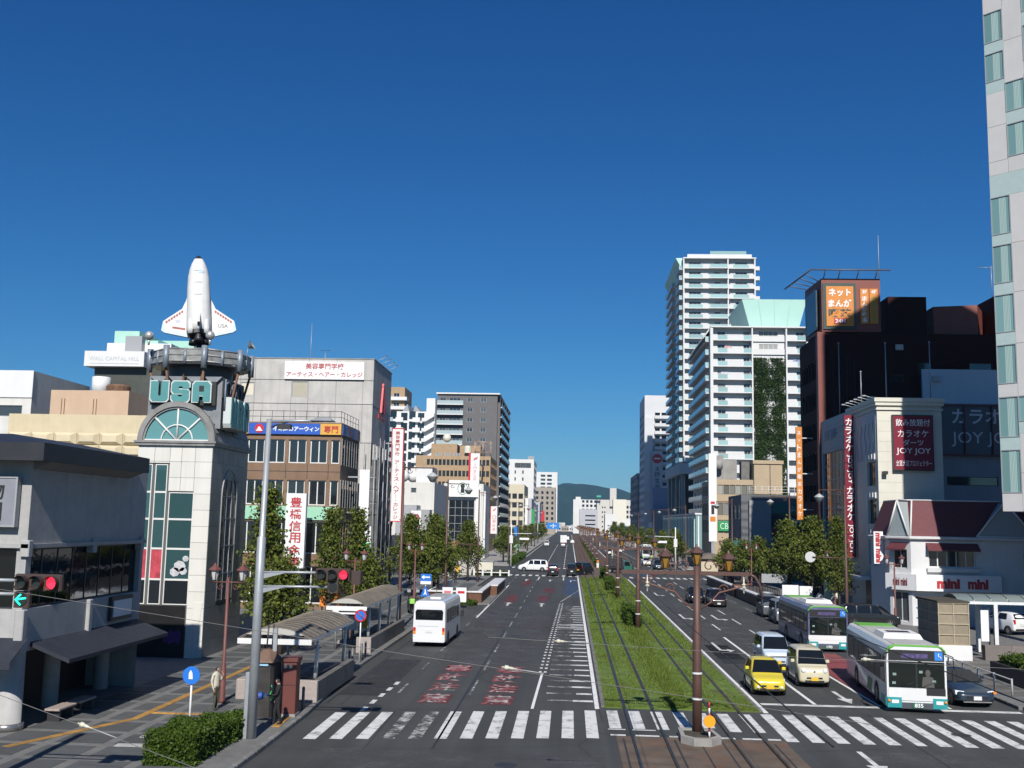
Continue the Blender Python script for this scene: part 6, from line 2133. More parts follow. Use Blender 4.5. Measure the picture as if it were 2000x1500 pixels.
# ================================================================== far end of the street
PW = mat("far pale wall", (.62, .62, .6), .8, var=.05, scale=.2, streak=.1)
PG = mat("far grey wall", (.4, .4, .43), .8, var=.05, scale=.2)
zs = [(4 + 3.3 * k, 5.8 + 3.3 * k) for k in range(10)]
t = building("tall pale office slab with few windows beyond the dark grey apartments", -30.4, -17.4, 500, 540, 37.3, PW, [(-26.4, -18.8, 33.2, 35.6, 3)] + [(-23, -22.2, z, z + 1.6) for z, _ in zs] + [(-26.6, -25.9, z, z + 1.6) for z, _ in zs], rows(502, 538, 6, 2.5, zs), fm=F_GREY, gm=G_GREY)
part("roof_sign", MB().box(-20.5, -17.5, 503, 504, 37.3, 39.0), F_GREY, t)
t = building("narrow cream office front left of the tall pale slab", -24.5, -17.2, 395, 430, 21.6, mat("cream office", (.55, .5, .38), .8), rows(-24, -17.6, 3, .5, [(3 + 3.3 * k, 5 + 3.3 * k) for k in range(5)]), rows(396, 429, 7, 1.5, [(3 + 3.3 * k, 5 + 3.3 * k) for k in range(5)]), fm=F_GREY, gm=G_GREY)
t = building("lavender grey office block below the tall pale slab", -23.8, -16.0, 440, 470, 17.5, PG, [], rows(441, 468, 5, 2, [(4, 6), (8, 10), (12, 14)]), fm=F_GREY)
zs2 = [(6 + 3.4 * k, 7.9 + 3.4 * k) for k in range(7)]
t = building("brown grey square windowed office before the white hotel slab", -24.0, -9.8, 700, 730, 30.9, mat("taupe wall", (.3, .265, .22), .8), rows(-22.6, -11, 4, 1.8, zs2), [], fm=F_GREY, gm=G_DARK, rev=.5)
zs3 = [(31.5 + 3.2 * k, 33.3 + 3.2 * k) for k in range(5)]
t = building("white hotel slab behind the brown grey office", -29.4, -10.4, 850, 880, 48.2, PW, rows(-24, -15, 2, 1.4, zs3), [], fm=F_GREY, gm=G_GREY, rev=.8)
zs4 = [(4 + 3.2 * k, 5.9 + 3.2 * k) for k in range(7)]
t = building("long white apartment slab under the mountain", 2.4, 20.4, 800, 830, 25.6, PW, rows(9, 20, 4, 1.2, zs4), [], rows(801, 829, 8, 1.4, zs4), fm=F_GREY, gm=G_DARK, rev=.6)
part("roof_house", MB().box(4.2, 8.0, 802, 810, 25.2, 27.6), PW, t)
t = building("lavender grey office with ribbon windows below the white slab", 6.3, 18.4, 700, 720, 17.0, PG, rows(10, 16.8, 1, .5, [(6.5, 7.5), (9.3, 10.3), (12.2, 13.2)]), [], fm=F_GREY, gm=G_DARK)
t = building("beige stair tower block with rows of dark openings, centre of the far end", 19.0, 44.8, 750, 780, 24.6, mat("far beige wall", (.52, .5, .46), .8), rows(33, 44.3, 4, .8, [(5 + 3.4 * k, 7 + 3.4 * k) for k in range(5)]) + rows(22.5, 25, 2, .8, [(5 + 3.4 * k, 6.2 + 3.4 * k) for k in range(5)]), [], rows(752, 778, 6, 1.5, [(5 + 3.4 * k, 7 + 3.4 * k) for k in range(5)]), fm=F_GREY, gm=G_DARK, rev=.8)
part("stair_tower", MB().box(28.0, 32.6, 748, 754, 20, 32.8), MATS["far beige wall"], t)
sg = board("roof_billboard", "small green rooftop billboard on the beige stair tower block", "sign", 18.6, 21.6, 745, 26.2, 27.4, mat("billboard green", (.05, .4, .25), .5), .6)
part("post", MB().box(18.9, 19.2, 745.2, 750, 24.5, 26.2).box(21.0, 21.3, 745.2, 750, 24.5, 26.2), F_DARK, sg)
t = building("white blank gabled block beside the raised shop at the far end", 19.8, 26.5, 600, 616, 13.2, PW, [], [], fm=F_GREY)
part("upper_block", MB().box(25.2, 33.0, 622, 632, 8, 22), mat("cream far wall", (.62, .59, .5), .8), t)
t = building("white shop on thin columns with a deep flat canopy", 22.0, 35.2, 560, 580, 6.4, PW, [(23.0, 34.4, .4, 5.4, 6)], [], [(561, 579, .4, 5.4, 6)], fm=F_WHITE, gm=G_DARK)
part("canopy", MB().box(20.6, 35.4, 556.5, 581, 6.4, 7.0), F_GREY, t)
part("parapet_sign", MB().box(27.0, 35.0, 558, 559, 7.0, 10.2), PW, t)
for x in (21.4, 26.5, 31, 35):
	part("column", MB().cyl((x, 557.2, .15), (x, 557.2, 6.4), .18, n=6), W_CLEAN, t)
random.seed(21)
for k in range(16):
	x = -20 + k * 4.2
	y = 900 + random.uniform(0, 160)
	h = random.uniform(5, 11)
	w = random.uniform(5, 9)
	m_ = (PW, PG, MATS["far beige wall"], MATS["taupe wall"])[k % 4]
	building(("low pale house", "low grey house", "low beige house", "low brown house")[k % 4] + " under the mountain, %s from the left" % ORD[k], x, x + w, y, y + 12, h, m_, row(x + .8, x + w - .8, 3, .8, 1.5, 3.2), [], fm=F_GREY, gm=G_DARK, group="low houses under the mountain", cat="house", name="far_house")
random.seed(5)
for side in (-1, 1):
	for k in range(7):
		y = 560 + 55 * k + (0 if side < 0 else 60)
		if side > 0 and y < 640:
			continue
		x = -34 + random.uniform(0, 3) if side < 0 else 46 + random.uniform(0, 4)
		h = random.uniform(9, 20)
		building("plain street block %s, %s along the street" % ("on the left beyond the pale slab" if side < 0 else "on the right beyond the shaded offices", ORD[k]), x, x + 14, y, y + 40, h, (PW, PG, MATS["taupe wall"], MATS["cream office"])[k % 4],
				row(x + 1, x + 13, 4, .8, h - 3.2, h - 1.4) + row(x + 1, x + 13, 4, .8, h - 6.4, h - 4.6), [], fm=F_GREY, gm=G_DARK, group="plain blocks %s" % ("left" if side < 0 else "right"))

# mountain ridge
mt = MB()
mt.smooth = True
random.seed(9)
prof = [(-2600, 20), (-1500, 60), (-900, 78), (-400, 92), (-220, 112), (-120, 140), (-46, 150), (20, 158), (60, 160), (120, 149), (180, 135), (243, 127), (420, 118), (700, 96), (1400, 60), (2600, 20)]

def ridge(x):
	for a, b in zip(prof, prof[1:]):
		if a[0] <= x <= b[0]:
			t_ = (x - a[0]) / (b[0] - a[0])
			return a[1] + (b[1] - a[1]) * t_
	return 10

xs = [-2600 + 20 * k for k in range(261)]
rings = []
for j, (yy, s_) in enumerate(((3200, 0), (3350, .16), (3520, .42), (3700, .68), (3860, .9), (4000, 1.0), (4250, .8), (4700, 0))):
	rings.append([(x + 26 * math.sin(x * .013 + j), yy + 60 * math.sin(x * .011 + j * 1.3) + 30 * math.sin(x * .037 + j), max(-1, (ridge(x) * s_) + (3.5 * math.sin(x * .09) + 2.5 * math.sin(x * .21 + 1) + 14 * math.sin(x * .017 + j * 2.1) * (1 - s_)) * (s_ > 0) * s_ ** .5)) for x in xs])
mt.loft(rings, closed=False)
mt.f = [tuple(reversed(f)) for f in mt.f]
mo = raw("mountain", mt.mesh("mountain", mat("forested slope", (.018, .04, .026), .95, spec=.1, var=.4, scale=.02, bump=1.0, bscale=.06)))
mo["kind"] = "structure"

# ================================================================== vehicles (front towards local -y)
def carpaint(name, col, rough=.28, metal=.0):
	return mat(name, col, rough, metal=metal, coat=.6, spec=.5)

CGLASS = mat("car glass", (.008, .010, .012), .03, spec=.5)
TYRE = mat("tyre rubber", (.016, .016, .017), .8)
RIM = mat("wheel rim", (.42, .43, .44), .35, metal=.5)
LAMP = mat("headlamp", (.7, .72, .74), .15, spec=.8)
TAIL = mat("tail lamp", (.45, .02, .02), .25)
AMBER = mat("amber lamp", (.7, .22, .02), .25)
BTRIM = mat("black trim", (.015, .015, .016), .5)
PLW = mat("white plate", (.62, .63, .62), .5)
PLY = mat("yellow plate", (.65, .42, .03), .5)
CHROME = mat("bright trim", (.6, .6, .6), .2, metal=.8)

STY = {
	'hatch': dict(L=3.4, st=[(0, .30, .56, .60, .58, .5), (.1, .2, .66, .76, .70, .6), (.5, .18, .76, .84, .735, .66), (.88, .18, .84, .92, .74, .68), (1.5, .18, .92, 1.45, .74, .6), (2.1, .18, .94, 1.51, .74, .56), (2.8, .18, .95, 1.48, .74, .55), (3.15, .2, .95, 1.38, .735, .55), (3.34, .24, .92, 1.06, .72, .6), (3.4, .32, .72, .82, .66, .55)],
				ws=(.84, 1.46, .93, 1.41), rw=(3.32, 3.1, 1.06, 1.36), sw=[((1.25, 1.9), (1.58, 1.9)), ((1.98, 2.75), (1.98, 2.7))], ax=(.62, 2.86), rt=.28),
	'box': dict(L=3.4, st=[(0, .30, .62, .68, .62, .54), (.08, .2, .78, .92, .715, .62), (.4, .18, .88, .98, .74, .68), (.58, .18, .93, 1.03, .74, .69), (1.0, .18, 1.0, 1.68, .74, .66), (1.6, .18, 1.0, 1.76, .74, .62), (3.0, .18, 1.0, 1.75, .74, .62), (3.28, .2, 1.0, 1.7, .74, .62), (3.38, .24, .95, 1.5, .73, .62), (3.4, .32, .8, 1.0, .68, .58)],
				ws=(.55, .98, 1.04, 1.64), rw=(3.41, 3.36, 1.1, 1.6), sw=[((.95, 1.75), (1.15, 1.75)), ((1.85, 2.65), (1.85, 2.65)), ((2.72, 3.2), (2.72, 3.15))], ax=(.58, 2.9), rt=.28),
	'liftback': dict(L=4.5, st=[(0, .28, .5, .54, .66, .55), (.15, .2, .60, .68, .82, .72), (.9, .18, .76, .85, .885, .76), (1.3, .18, .84, .94, .89, .74), (2.1, .18, .9, 1.34, .89, .62), (2.6, .18, .92, 1.42, .89, .6), (3.3, .18, .94, 1.37, .89, .6), (4.0, .2, .96, 1.14, .875, .64), (4.4, .24, .9, 1.0, .83, .66), (4.5, .35, .7, .8, .76, .6)],
					ws=(1.22, 2.08, .93, 1.33), rw=(4.1, 3.4, 1.1, 1.34), sw=[((1.75, 2.6), (2.15, 2.6)), ((2.68, 3.45), (2.68, 3.3))], ax=(.9, 3.6), rt=.32),
	'minivan': dict(L=4.7, st=[(0, .28, .6, .7, .72, .6), (.12, .2, .78, .9, .83, .72), (.65, .18, .95, 1.06, .855, .75), (.92, .18, 1.0, 1.13, .86, .75), (1.7, .18, 1.05, 1.72, .86, .69), (2.4, .18, 1.05, 1.83, .86, .68), (4.0, .18, 1.05, 1.82, .86, .68), (4.45, .2, 1.05, 1.74, .855, .68), (4.63, .24, 1.0, 1.32, .84, .7), (4.7, .34, .8, .9, .78, .66)],
					ws=(.88, 1.66, 1.09, 1.70), rw=(4.64, 4.46, 1.15, 1.66), sw=[((1.55, 2.35), (1.85, 2.35)), ((2.45, 3.45), (2.45, 3.45)), ((3.55, 4.35), (3.55, 4.25))], ax=(.92, 3.75), rt=.32),
	'van': dict(L=3.4, st=[(0, .30, .66, .76, .66, .6), (.05, .2, .9, 1.0, .725, .66), (.22, .18, 1.0, 1.12, .74, .68), (.36, .18, 1.02, 1.2, .74, .68), (.8, .18, 1.04, 1.74, .74, .65), (1.4, .18, 1.04, 1.86, .74, .64), (3.0, .18, 1.04, 1.86, .74, .64), (3.3, .2, 1.04, 1.82, .74, .64), (3.38, .24, 1.0, 1.6, .73, .64), (3.4, .32, .8, 1.0, .68, .6)],
				ws=(.38, .8, 1.18, 1.7), rw=(3.41, 3.37, 1.15, 1.7), sw=[((.75, 1.35), (.98, 1.35)), ((1.45, 2.2), (1.45, 2.2)), ((2.3, 3.15), (2.3, 3.12))], ax=(.5, 2.75), rt=.28),
}
WHEELS = {}

def wheel_meshes(r):
	if r not in WHEELS:
		a = MB()
		a.smooth = True
		a.lathe([(r * .62, -.09), (r * .96, -.09), (r, -.05), (r, .05), (r * .96, .09), (r * .62, .09)], (0, 0, 0), 20, 'x')
		b = MB()
		b.lathe([(.001, .07), (r * .2, .075), (r * .62, .06)], (0, 0, 0), 20, 'x')
		b.lathe([(r * .62, -.06), (r * .2, -.075), (.001, -.07)], (0, 0, 0), 20, 'x')
		for k in range(6):
			t_ = math.pi * k / 3
			b.box(.062, .085, -r * .07, r * .07, r * .1, r * .6)
			n0 = len(b.v) - 8
			b.xf(Matrix.Rotation(t_, 4, 'X'), n0)
		WHEELS[r] = (a.mesh("tyre", TYRE), b.mesh("rim", RIM))
	return WHEELS[r]

def car(style, label, paint, loc, rz=0.0, plate=PLW, scale=1.0, dark_face=None, cat="car", name="car", rails=False, group=None, wide=1.0):
	S = STY[style]
	L_ = S['L']
	t = thing(name, label, cat, loc, rz, group)
	if scale != 1.0:
		t.scale = (scale,) * 3
	Y = lambda q: q - L_ / 2
	b = MB()
	b.smooth = True
	rings = []
	for (q, zb, zl, zt, w, wt) in S['st']:
		w *= wide
		wt *= wide
		zm = zb + (zl - zb) * .5
		h = [(w * .9, zb), (w * .99, zb + .1), (w, zm), (w * .985, zl), (wt, zt - .06 * (zt - zl > .2) - .02), (wt * .84, zt)]
		rings.append([(x, Y(q), z) for x, z in h] + [(-x, Y(q), z) for x, z in reversed(h)])
	b.loft(rings, cap=(True, True))
	b.f = [tuple(reversed(f)) for f in b.f]
	body = part("body", b, paint, t, local=True)
	sm = body.modifiers.new("smooth", 'SUBSURF')
	sm.levels = sm.render_levels = 2
	W = max(s[4] for s in S['st']) * wide
	wt = S['st'][5][5] * wide

	def sx(z):                                   # side wall half width at height z
		zl, zt = S['st'][5][2], S['st'][5][3] - .08
		k = min(max((z - zl) / (zt - zl), 0), 1)
		return W * .985 + (wt - W * .985) * k

	q0, q1, z0, z1 = S['ws']
	g = MB()
	dn = Vector((0, -(z1 - z0), (q1 - q0))).normalized() * .035
	a0, a1 = W * .9, wt * .89
	P_ = [(-a0, Y(q0), z0), (a0, Y(q0), z0), (a1, Y(q1), z1), (-a1, Y(q1), z1)]
	P_ = [tuple(Vector(p) + Vector((0, -abs(dn.y), abs(dn.z)))) for p in P_]
	g.poly(P_)
	part("windscreen", g, CGLASS, t, local=True)
	q0, q1, z0, z1 = S['rw']
	g = MB()
	a0, a1 = W * .80, wt * .88
	g.poly([(a0, Y(q0) + .02, z0), (-a0, Y(q0) + .02, z0), (-a1, Y(q1) + .02, z1), (a1, Y(q1) + .02, z1)])
	part("rear_window", g, CGLASS, t, local=True)
	zlo, zhi = S['st'][5][2] + .06, S['st'][5][3] - .14
	for s_ in (1, -1):
		for (b0, b1), (t0, t1) in S['sw']:
			g = MB()
			xa, xb = sx(zlo) + .006, sx(zhi) + .006
			pts = [(xa * s_, Y(b0), zlo), (xa * s_, Y(b1), zlo), (xb * s_, Y(t1), zhi), (xb * s_, Y(t0), zhi)]
			g.poly(pts if s_ > 0 else list(reversed(pts)))
			part("side_window", g, CGLASS, t, local=True)
		for q in S['ax']:
			r = S['rt']
			ar = MB()
			pts = [(Y(q) + (r + .06) * math.cos(R(a)), r + (r + .06) * math.sin(R(a))) for a in range(-20, 201, 20)]
			xx = (W + .004) * s_
			ring = [(xx, p[0], p[1]) for p in pts]
			ar.poly(ring if s_ > 0 else list(reversed(ring)))
			part("wheel_arch", ar, BTRIM, t, local=True)
			wm = wheel_meshes(r)
			wh = raw("wheel", wm[0], t, ((W - .075) * s_, Y(q), r), 0 if s_ > 0 else math.pi)
			raw("rim", wm[1], wh)
		mi = MB().bbox(-.09, .09, -.05, .05, -.06, .07, .03)
		mi.xf(Matrix.Translation(((W + .09) * s_, Y(S['sw'][0][0][0] + .1), zlo + .08)))
		part("mirror", mi, dark_face or paint, t, local=True)
		st1, st2 = S['st'][1], S['st'][2]
		hz = (st1[2] + .02) if style != 'liftback' else st1[2] + .03
		hl = MB()
		x0_, x1_ = W * .56, W * .93
		hl.loft([[(x0_ * s_, Y(st1[0]) - .035, hz - .10), (x1_ * s_, Y(st1[0]) + .10, hz - .10), (x1_ * s_, Y(st1[0]) + .16, hz + .07), (x0_ * s_, Y(st1[0]) + .03, hz + .05)],
				[(x0_ * s_, Y(st1[0]) + .2, hz - .10), (x1_ * s_, Y(st1[0]) + .3, hz - .10), (x1_ * s_, Y(st1[0]) + .3, hz + .07), (x0_ * s_, Y(st1[0]) + .2, hz + .05)]], cap=(True, True))
		if s_ > 0:
			hl.f = [tuple(reversed(f)) for f in hl.f]
		part("headlight", hl, LAMP, t, local=True)
		e = S['st'][-2]
		tz = S['st'][-3][2]
		tl = MB().box((W - .2) * s_, (W - .07) * s_, Y(L_) - .12, Y(L_) - .012, tz - .22, tz + (.28 if style in ('box', 'van', 'minivan') else .06))
		part("tail_light", tl, TAIL, t, local=True)
	yf = Y(0)
	part("grille", MB().bbox(-W * .5, W * .5, yf - .012, yf + .1, .43, .5, .01), BTRIM, t, local=True)
	part("lower_grille", MB().bbox(-W * .6, W * .6, yf + .0, yf + .12, .26, .36, .01), BTRIM, t, local=True)
	part("number_plate", MB().box(-.17, .17, yf - .03, yf - .012, .34, .5), plate, t, local=True)
	part("number_plate", MB().box(-.17, .17, Y(L_) + .005, Y(L_) + .025, .62, .78), plate, t, local=True)
	part("bumper_strip", MB().box(-W * .75, W * .75, Y(L_) - .02, Y(L_) + .012, .3, .42), BTRIM, t, local=True)
	part("sill", MB().box(-W - .003, W + .003, Y(S['ax'][0] + .45), Y(S['ax'][1] - .45), .17, .27), BTRIM, t, local=True)
	for s_ in (1, -1):
		for q in [p[0][0] - .05 for p in S['sw'][1:]] + [S['sw'][0][0][0] - .1]:
			part("door_gap", MB().box(min(W * s_, (W + .003) * s_), max(W * s_, (W + .003) * s_), Y(q), Y(q) + .015, .32, S['st'][5][2]), BTRIM, t, local=True)
	part("wiper", MB().cyl((-.45 * W, Y(S['ws'][0]) - .02, S['ws'][2] + .03), (.15 * W, Y(S['ws'][0]) + .05, S['ws'][2] + .09), .008, n=4), BTRIM, t, local=True)
	if rails:
		rr = MB()
		zt = S['st'][5][3] + .1
		for x in (-.5, .5):
			rr.cyl((x * W, Y(1.2), zt), (x * W, Y(L_ - .4), zt), .025, n=5)
		for k in range(7):
			q = 1.2 + (L_ - 1.6) * k / 6
			rr.cyl((-.55 * W, Y(q), zt), (.55 * W, Y(q), zt), .02, n=5)
		for q in (1.3, L_ - .6):
			for x in (-.5, .5):
				rr.cyl((x * W, Y(q), zt - .14), (x * W, Y(q), zt), .02, n=5)
		part("roof_rack", rr, M_STEEL, t, local=True)
	return t

YEL = carpaint("yellow car paint", (.62, .5, .035))
CRM = carpaint("cream car paint", (.56, .52, .38))
WHT = carpaint("white car paint", (.68, .69, .70))
PWB = carpaint("pearl blue white paint", (.5, .58, .68))
NVY = carpaint("dark navy paint", (.018, .03, .05))
BLK = carpaint("black car paint", (.010, .010, .011))
BRB = carpaint("dark brown paint", (.022, .012, .010))
SIL = carpaint("silver paint", (.3, .31, .32), .35, .5)
GRY = carpaint("grey paint", (.09, .10, .11))

c_ = car('hatch', "yellow compact hatchback waiting nearest the grass track", YEL, (9.08, 50.55, 0), R(-1.5), PLY)
for s_ in (1, -1):
	part("fog_lamp", MB().sphere((.52 * s_, -1.68, .40), .07, 8), LAMP, c_, local=True)
part("door_print", MB().box(-.753, -.748, -.5, .3, .52, .72), WHT, c_, local=True)
c_ = car('box', "cream boxy kei car with round headlamps beside the yellow hatchback", CRM, (11.7, 53.5, 0), R(-1), PLY, dark_face=CRM)
for s_ in (1, -1):
	part("round_lamp", MB().sphere((.5 * s_, -1.66, .8), .12, 10, (1, .5, 1)), LAMP, c_, local=True)
part("badge", MB().sphere((0, -1.70, .78), .05, 8), CHROME, c_, local=True)
c_ = car('box', "pale blue white boxy kei car behind the cream one", PWB, (11.1, 59.4, 0), 0, PLY)
part("chrome_bar", MB().box(-.5, .5, -1.72, -1.70, .70, .74), CHROME, c_, local=True)
c_ = car('liftback', "dark navy liftback waiting at the kerb right of the near bus", NVY, (17.45, 49.6, 0), R(2), PLW)
part("chrome_lip", MB().box(-.6, .6, -2.27, -2.25, .24, .28), CHROME, c_, local=True)
part("turn_lamp", MB().box(.72, .86, -2.15, -2.0, .6, .68), AMBER, c_, local=True)
car('minivan', "dark brown minivan approaching along the middle lane", BRB, (13.95, 102.5, 0), 0, PLW, .9)
car('hatch', "black and white car just behind the brown minivan", BLK, (12.45, 106.5, 0), 0, PLW, 1.05)
c_ = car('van', "silver kei van with a roof ladder parked at the right kerb", SIL, (16.9, 86.2, 0), 0, PLY, rails=True, name="van", cat="van")
letters(c_, "side_lettering", "USEN", M_BLACK, Vector(BASE[c_]) + Vector((-.745, 0.25, .72)), 1.35, .34, (0, -1, 0), bold=.03, keep=False, depth=.012)
car('van', "grey kei van with a roof rack parked behind the silver one", GRY, (16.95, 92.2, 0), 0, PLY, rails=True, name="van", cat="van")
car('minivan', "black people carrier standing sideways by the karaoke entrance", BLK, (22.9, 83.2, .15), R(90), PLW, .95)
car('hatch', "white small car parked under the glazed canopy at the right edge", WHT, (32.0, 80.8, .15), R(200), PLW, 1.1)
car('minivan', "white minivan crossing the far junction side on", WHT, (-5.6, 166, 0), R(-90), PLW)
car('minivan', "black minivan seen from behind at the far junction, left of two", BLK, (-2.35, 153.5, 0), R(180), PLW, .92)
car('box', "black boxy taxi seen from behind at the far junction", BLK, (0.35, 154.5, 0), R(180), PLW, 1.0)
car('box', "black kei car with a yellow plate turning beside the taxi", BLK, (2.2, 159.0, 0), R(150), PLY, 1.05)
car('hatch', "white compact car approaching at the far junction", WHT, (14.3, 199, 0), 0, PLY)
car('minivan', "dark blue car approaching beside the white compact", NVY, (15.2, 184, 0), 0, PLW, .9)
car('hatch', "white small car standing beyond the lantern posts", WHT, (9.6, 262, 0), 0, PLW)
car('van', "white van in the far approaching queue", WHT, (13.2, 285, 0), 0, PLW, name="van", cat="van")
car('box', "white boxy car in the far approaching queue", WHT, (14.5, 300, 0), 0, PLY)
car('hatch', "silver car driving away behind the white truck", SIL, (-2.0, 330, 0), R(180), PLW)
car('van', "small white van driving away on the far left lane", WHT, (-7.4, 345, 0), R(180), PLW, name="van", cat="van")
car('hatch', "white hatchback driving away right of the truck", WHT, (1.0, 395, 0), R(180), PLW)
car('minivan', "white minivan driving away far behind the truck", WHT, (-1.0, 470, 0), R(180), PLW)
car('hatch', "white car parked side on by the left side street", WHT, (-18.5, 186.5, 0.15), R(90), PLW, .95)

# --- buses
def bus(label, loc, rz, L_, W, H, side, skirt, topline, dest, name="bus", glassgreen=True):
	t = thing(name, label, "bus", loc, rz)
	w = W / 2
	b = MB()
	b.smooth = False
	pr = [(w - .03, .22), (w, .35), (w, 2.0), (w - .04, H - .28), (w - .16, H - .06), (w - .35, H)]
	ring = lambda y, k=1.0: [(x * k, y, z) for x, z in pr] + [(-x * k, y, z) for x, z in reversed(pr)]
	b.loft([list(reversed(ring(-L_ / 2 + .02, .985))), list(reversed(ring(-L_ / 2 + .12))), list(reversed(ring(L_ / 2 - .1))), list(reversed(ring(L_ / 2)))], cap=(True, True))
	part("body", b, side, t, local=True)
	# roof colour line
	part("roof_line", MB().prism([(w + .004, H - .30), (w - .035, H - .27), (w - .155, H - .052), (w - .35, H + .006), (-(w - .35), H + .006), (-(w - .155), H - .052), (-(w - .035), H - .27), (-(w + .004), H - .30), (-(w + .004), H - .34), (-(w - .05), H - .16), (-(w - .36), H - .05), (w - .36, H - .05), (w - .05, H - .16), (w + .004, H - .34)], 'y', -L_ / 2 + .0, -L_ / 2 + .16), topline, t, local=True)
	part("roof_panel", MB().box(-w + .38, w - .38, -L_ / 2 + .2, L_ / 2 - .5, H + .004, H + .02), mat("bus roof grey", (.4, .4, .38), .6, var=.2, scale=2), t, local=True)
	part("rear_roof", MB().box(-w + .36, w - .36, L_ / 2 - 1.8, L_ / 2 - .02, H + .021, H + .035), topline, t, local=True)
	for y0 in (-L_ / 2 + 2.4,):
		u = MB()
		u.loft([[(-.85, y0, H + .01), (.85, y0, H + .01), (.85, y0 + 2.4, H + .01), (-.85, y0 + 2.4, H + .01)], [(-.75, y0 + .25, H + .22), (.75, y0 + .25, H + .22), (.75, y0 + 2.2, H + .22), (-.75, y0 + 2.2, H + .22)]], cap=(True, True))
		ac = part("air_unit", u, W_CLEAN, t, local=True)
		part("vent_grille", MB().box(-.5, .5, y0 + .9, y0 + 1.6, H + .22, H + .232), BTRIM, ac, local=True)
	# side windows
	n = int((L_ - 2.2) / 1.25)
	for s_ in (1, -1):
		x = (w + .006) * s_
		part("window_band", MB().box(min(x, x - .01 * s_), max(x, x - .01 * s_), -L_ / 2 + .35, L_ / 2 - .5, 1.14, 2.22), BTRIM, t, local=True)
		for k in range(n):
			y0 = -L_ / 2 + 1.2 + k * (L_ - 2.0) / n
			y1 = y0 + (L_ - 2.0) / n - .09
			xx = (w + .014) * s_
			part("side_window", MB().box(min(xx, xx - .008 * s_), max(xx, xx - .008 * s_), y0, y1, 1.2, 2.16), mat("bus glass", (.008, .012, .010), .04, spec=.45), t, local=True)
		part("skirt", MB().box(min(x * 1.001, x - .02), max(x * 1.001, x + .004), -L_ / 2 + .1, -L_ / 2 + 1.1, .25, .62), skirt, t, local=True)
		for y in (-L_ / 2 + 2.2, L_ / 2 - 2.9):
			r = .46
			ar = MB()
			pts = [(y + (r + .08) * math.cos(R(a)), r + (r + .08) * math.sin(R(a))) for a in range(-20, 201, 20)]
			ring2 = [((w + .012) * s_, p[0], p[1]) for p in pts]
			ar.poly(ring2 if s_ > 0 else list(reversed(ring2)))
			part("wheel_arch", ar, BTRIM, t, local=True)
			wm = wheel_meshes(r)
			wh = raw("wheel", wm[0], t, ((w - .07) * s_, y, r), 0 if s_ > 0 else math.pi)
			raw("rim", wm[1], wh)
	yf = -L_ / 2
	ws = part("windscreen", MB().box(-w + .1, w - .1, yf - .004, yf + .03, 1.02, H - .66), mat("bus glass", (.014, .02, .016)), t, local=True)
	part("windscreen_sill", MB().box(.38, w - .08, yf - .008, yf + .02, .72, 1.02), BTRIM, t, local=True)
	part("destination_sign", MB().box(-w + .1, w - .1, yf - .006, yf + .03, H - .62, H - .2), BTRIM, t, local=True)
	part("destination_text", MB().box(-w + .6, w - .75, yf - .012, yf - .007, H - .52, H - .34), mat("dim led text", (.08, .06, .16) if dest else (.16, .05, .02), .5, var=.8, scale=14), t, local=True)
	part("access_mark", MB().box(w - .48, w - .16, yf - .016, yf - .007, H - .58, H - .24), mat("access blue", (.03, .2, .62), .5), t, local=True)
	part("access_figure", MB().tube([(w - .32, yf - .022, H - .30), (w - .33, yf - .022, H - .42), (w - .24, yf - .022, H - .44), (w - .22, yf - .022, H - .53)], .018, 5), M_LETW, t, local=True)
	part("front_panel", MB().box(-w + .06, w - .06, yf - .014, yf + .02, .5, .72).box(-w + .06, .36, yf - .0135, yf + .02, .72, 1.0), W_CLEAN, t, local=True)
	for s_ in (1, -1):
		part("front_skirt", MB().box(min(.62 * s_, (w - .02) * s_), max(.62 * s_, (w - .02) * s_), yf - .03, yf + .05, .2, .62), skirt, t, local=True)
		part("headlight", MB().box(min(.74 * s_, 1.02 * s_), max(.74 * s_, 1.02 * s_), yf - .05, yf - .03, .38, .52), LAMP, t, local=True)
		part("turn_lamp", MB().sphere((1.12 * s_, yf - .03, .47), .065, 8), AMBER, t, local=True)
		mr_ = MB()
		mr_.tube([((w - .1) * s_, yf + .02, H - .3), ((w + .2) * s_, yf - .22, H - .4), ((w + .22) * s_, yf - .25, H - .9)], .025, 5)
		mr_.bbox((w + .12) * s_ if s_ > 0 else -w - .32, (w + .32) * s_ if s_ > 0 else -w - .12, yf - .3, yf - .2, 1.35, 1.85, .03)
		part("mirror", mr_, BTRIM, t, local=True)
	part("bumper", MB().box(-.62, .62, yf - .035, yf + .05, .18, .42), mat("slate bumper", (.06, .07, .08), .5), t, local=True)
	part("number_plate", MB().box(-.22, .22, yf - .06, yf - .036, .22, .42), mat("green plate", (.02, .1, .06), .5), t, local=True)
	tx = part("plate_digits", MB().box(.0, .01, yf - .07, yf - .062, .26, .38), M_LETW, t, local=True)
	part("wiper", MB().cyl((-.7, yf - .02, 1.05), (.1, yf - .02, 1.3), .012, n=4).cyl((.2, yf - .02, 1.05), (.75, yf - .02, 1.3), .012, n=4), BTRIM, t, local=True)
	st_ = MB()
	for k, (x, z) in enumerate(((-.98, 1.15), (-.95, 1.5), (.1, 1.62), (.62, 1.25))):
		st_.box(x, x + .14, yf - .012, yf - .006, z, z + .1)
	part("window_sticker", st_, mat("pale sticker", (.2, .28, .26), .5), t, local=True)
	dv = MB()
	dv.sphere((.45, yf - .004, 1.62), .12, 8, (1, .06, 1.2))
	dv.prism([(.2, 1.05), (.7, 1.05), (.66, 1.45), (.5, 1.5), (.4, 1.5), (.24, 1.45)], 'y', yf - .007, yf - .004)
	part("driver_shape", dv, mat("dim driver", (.07, .065, .06), .7), t, local=True)
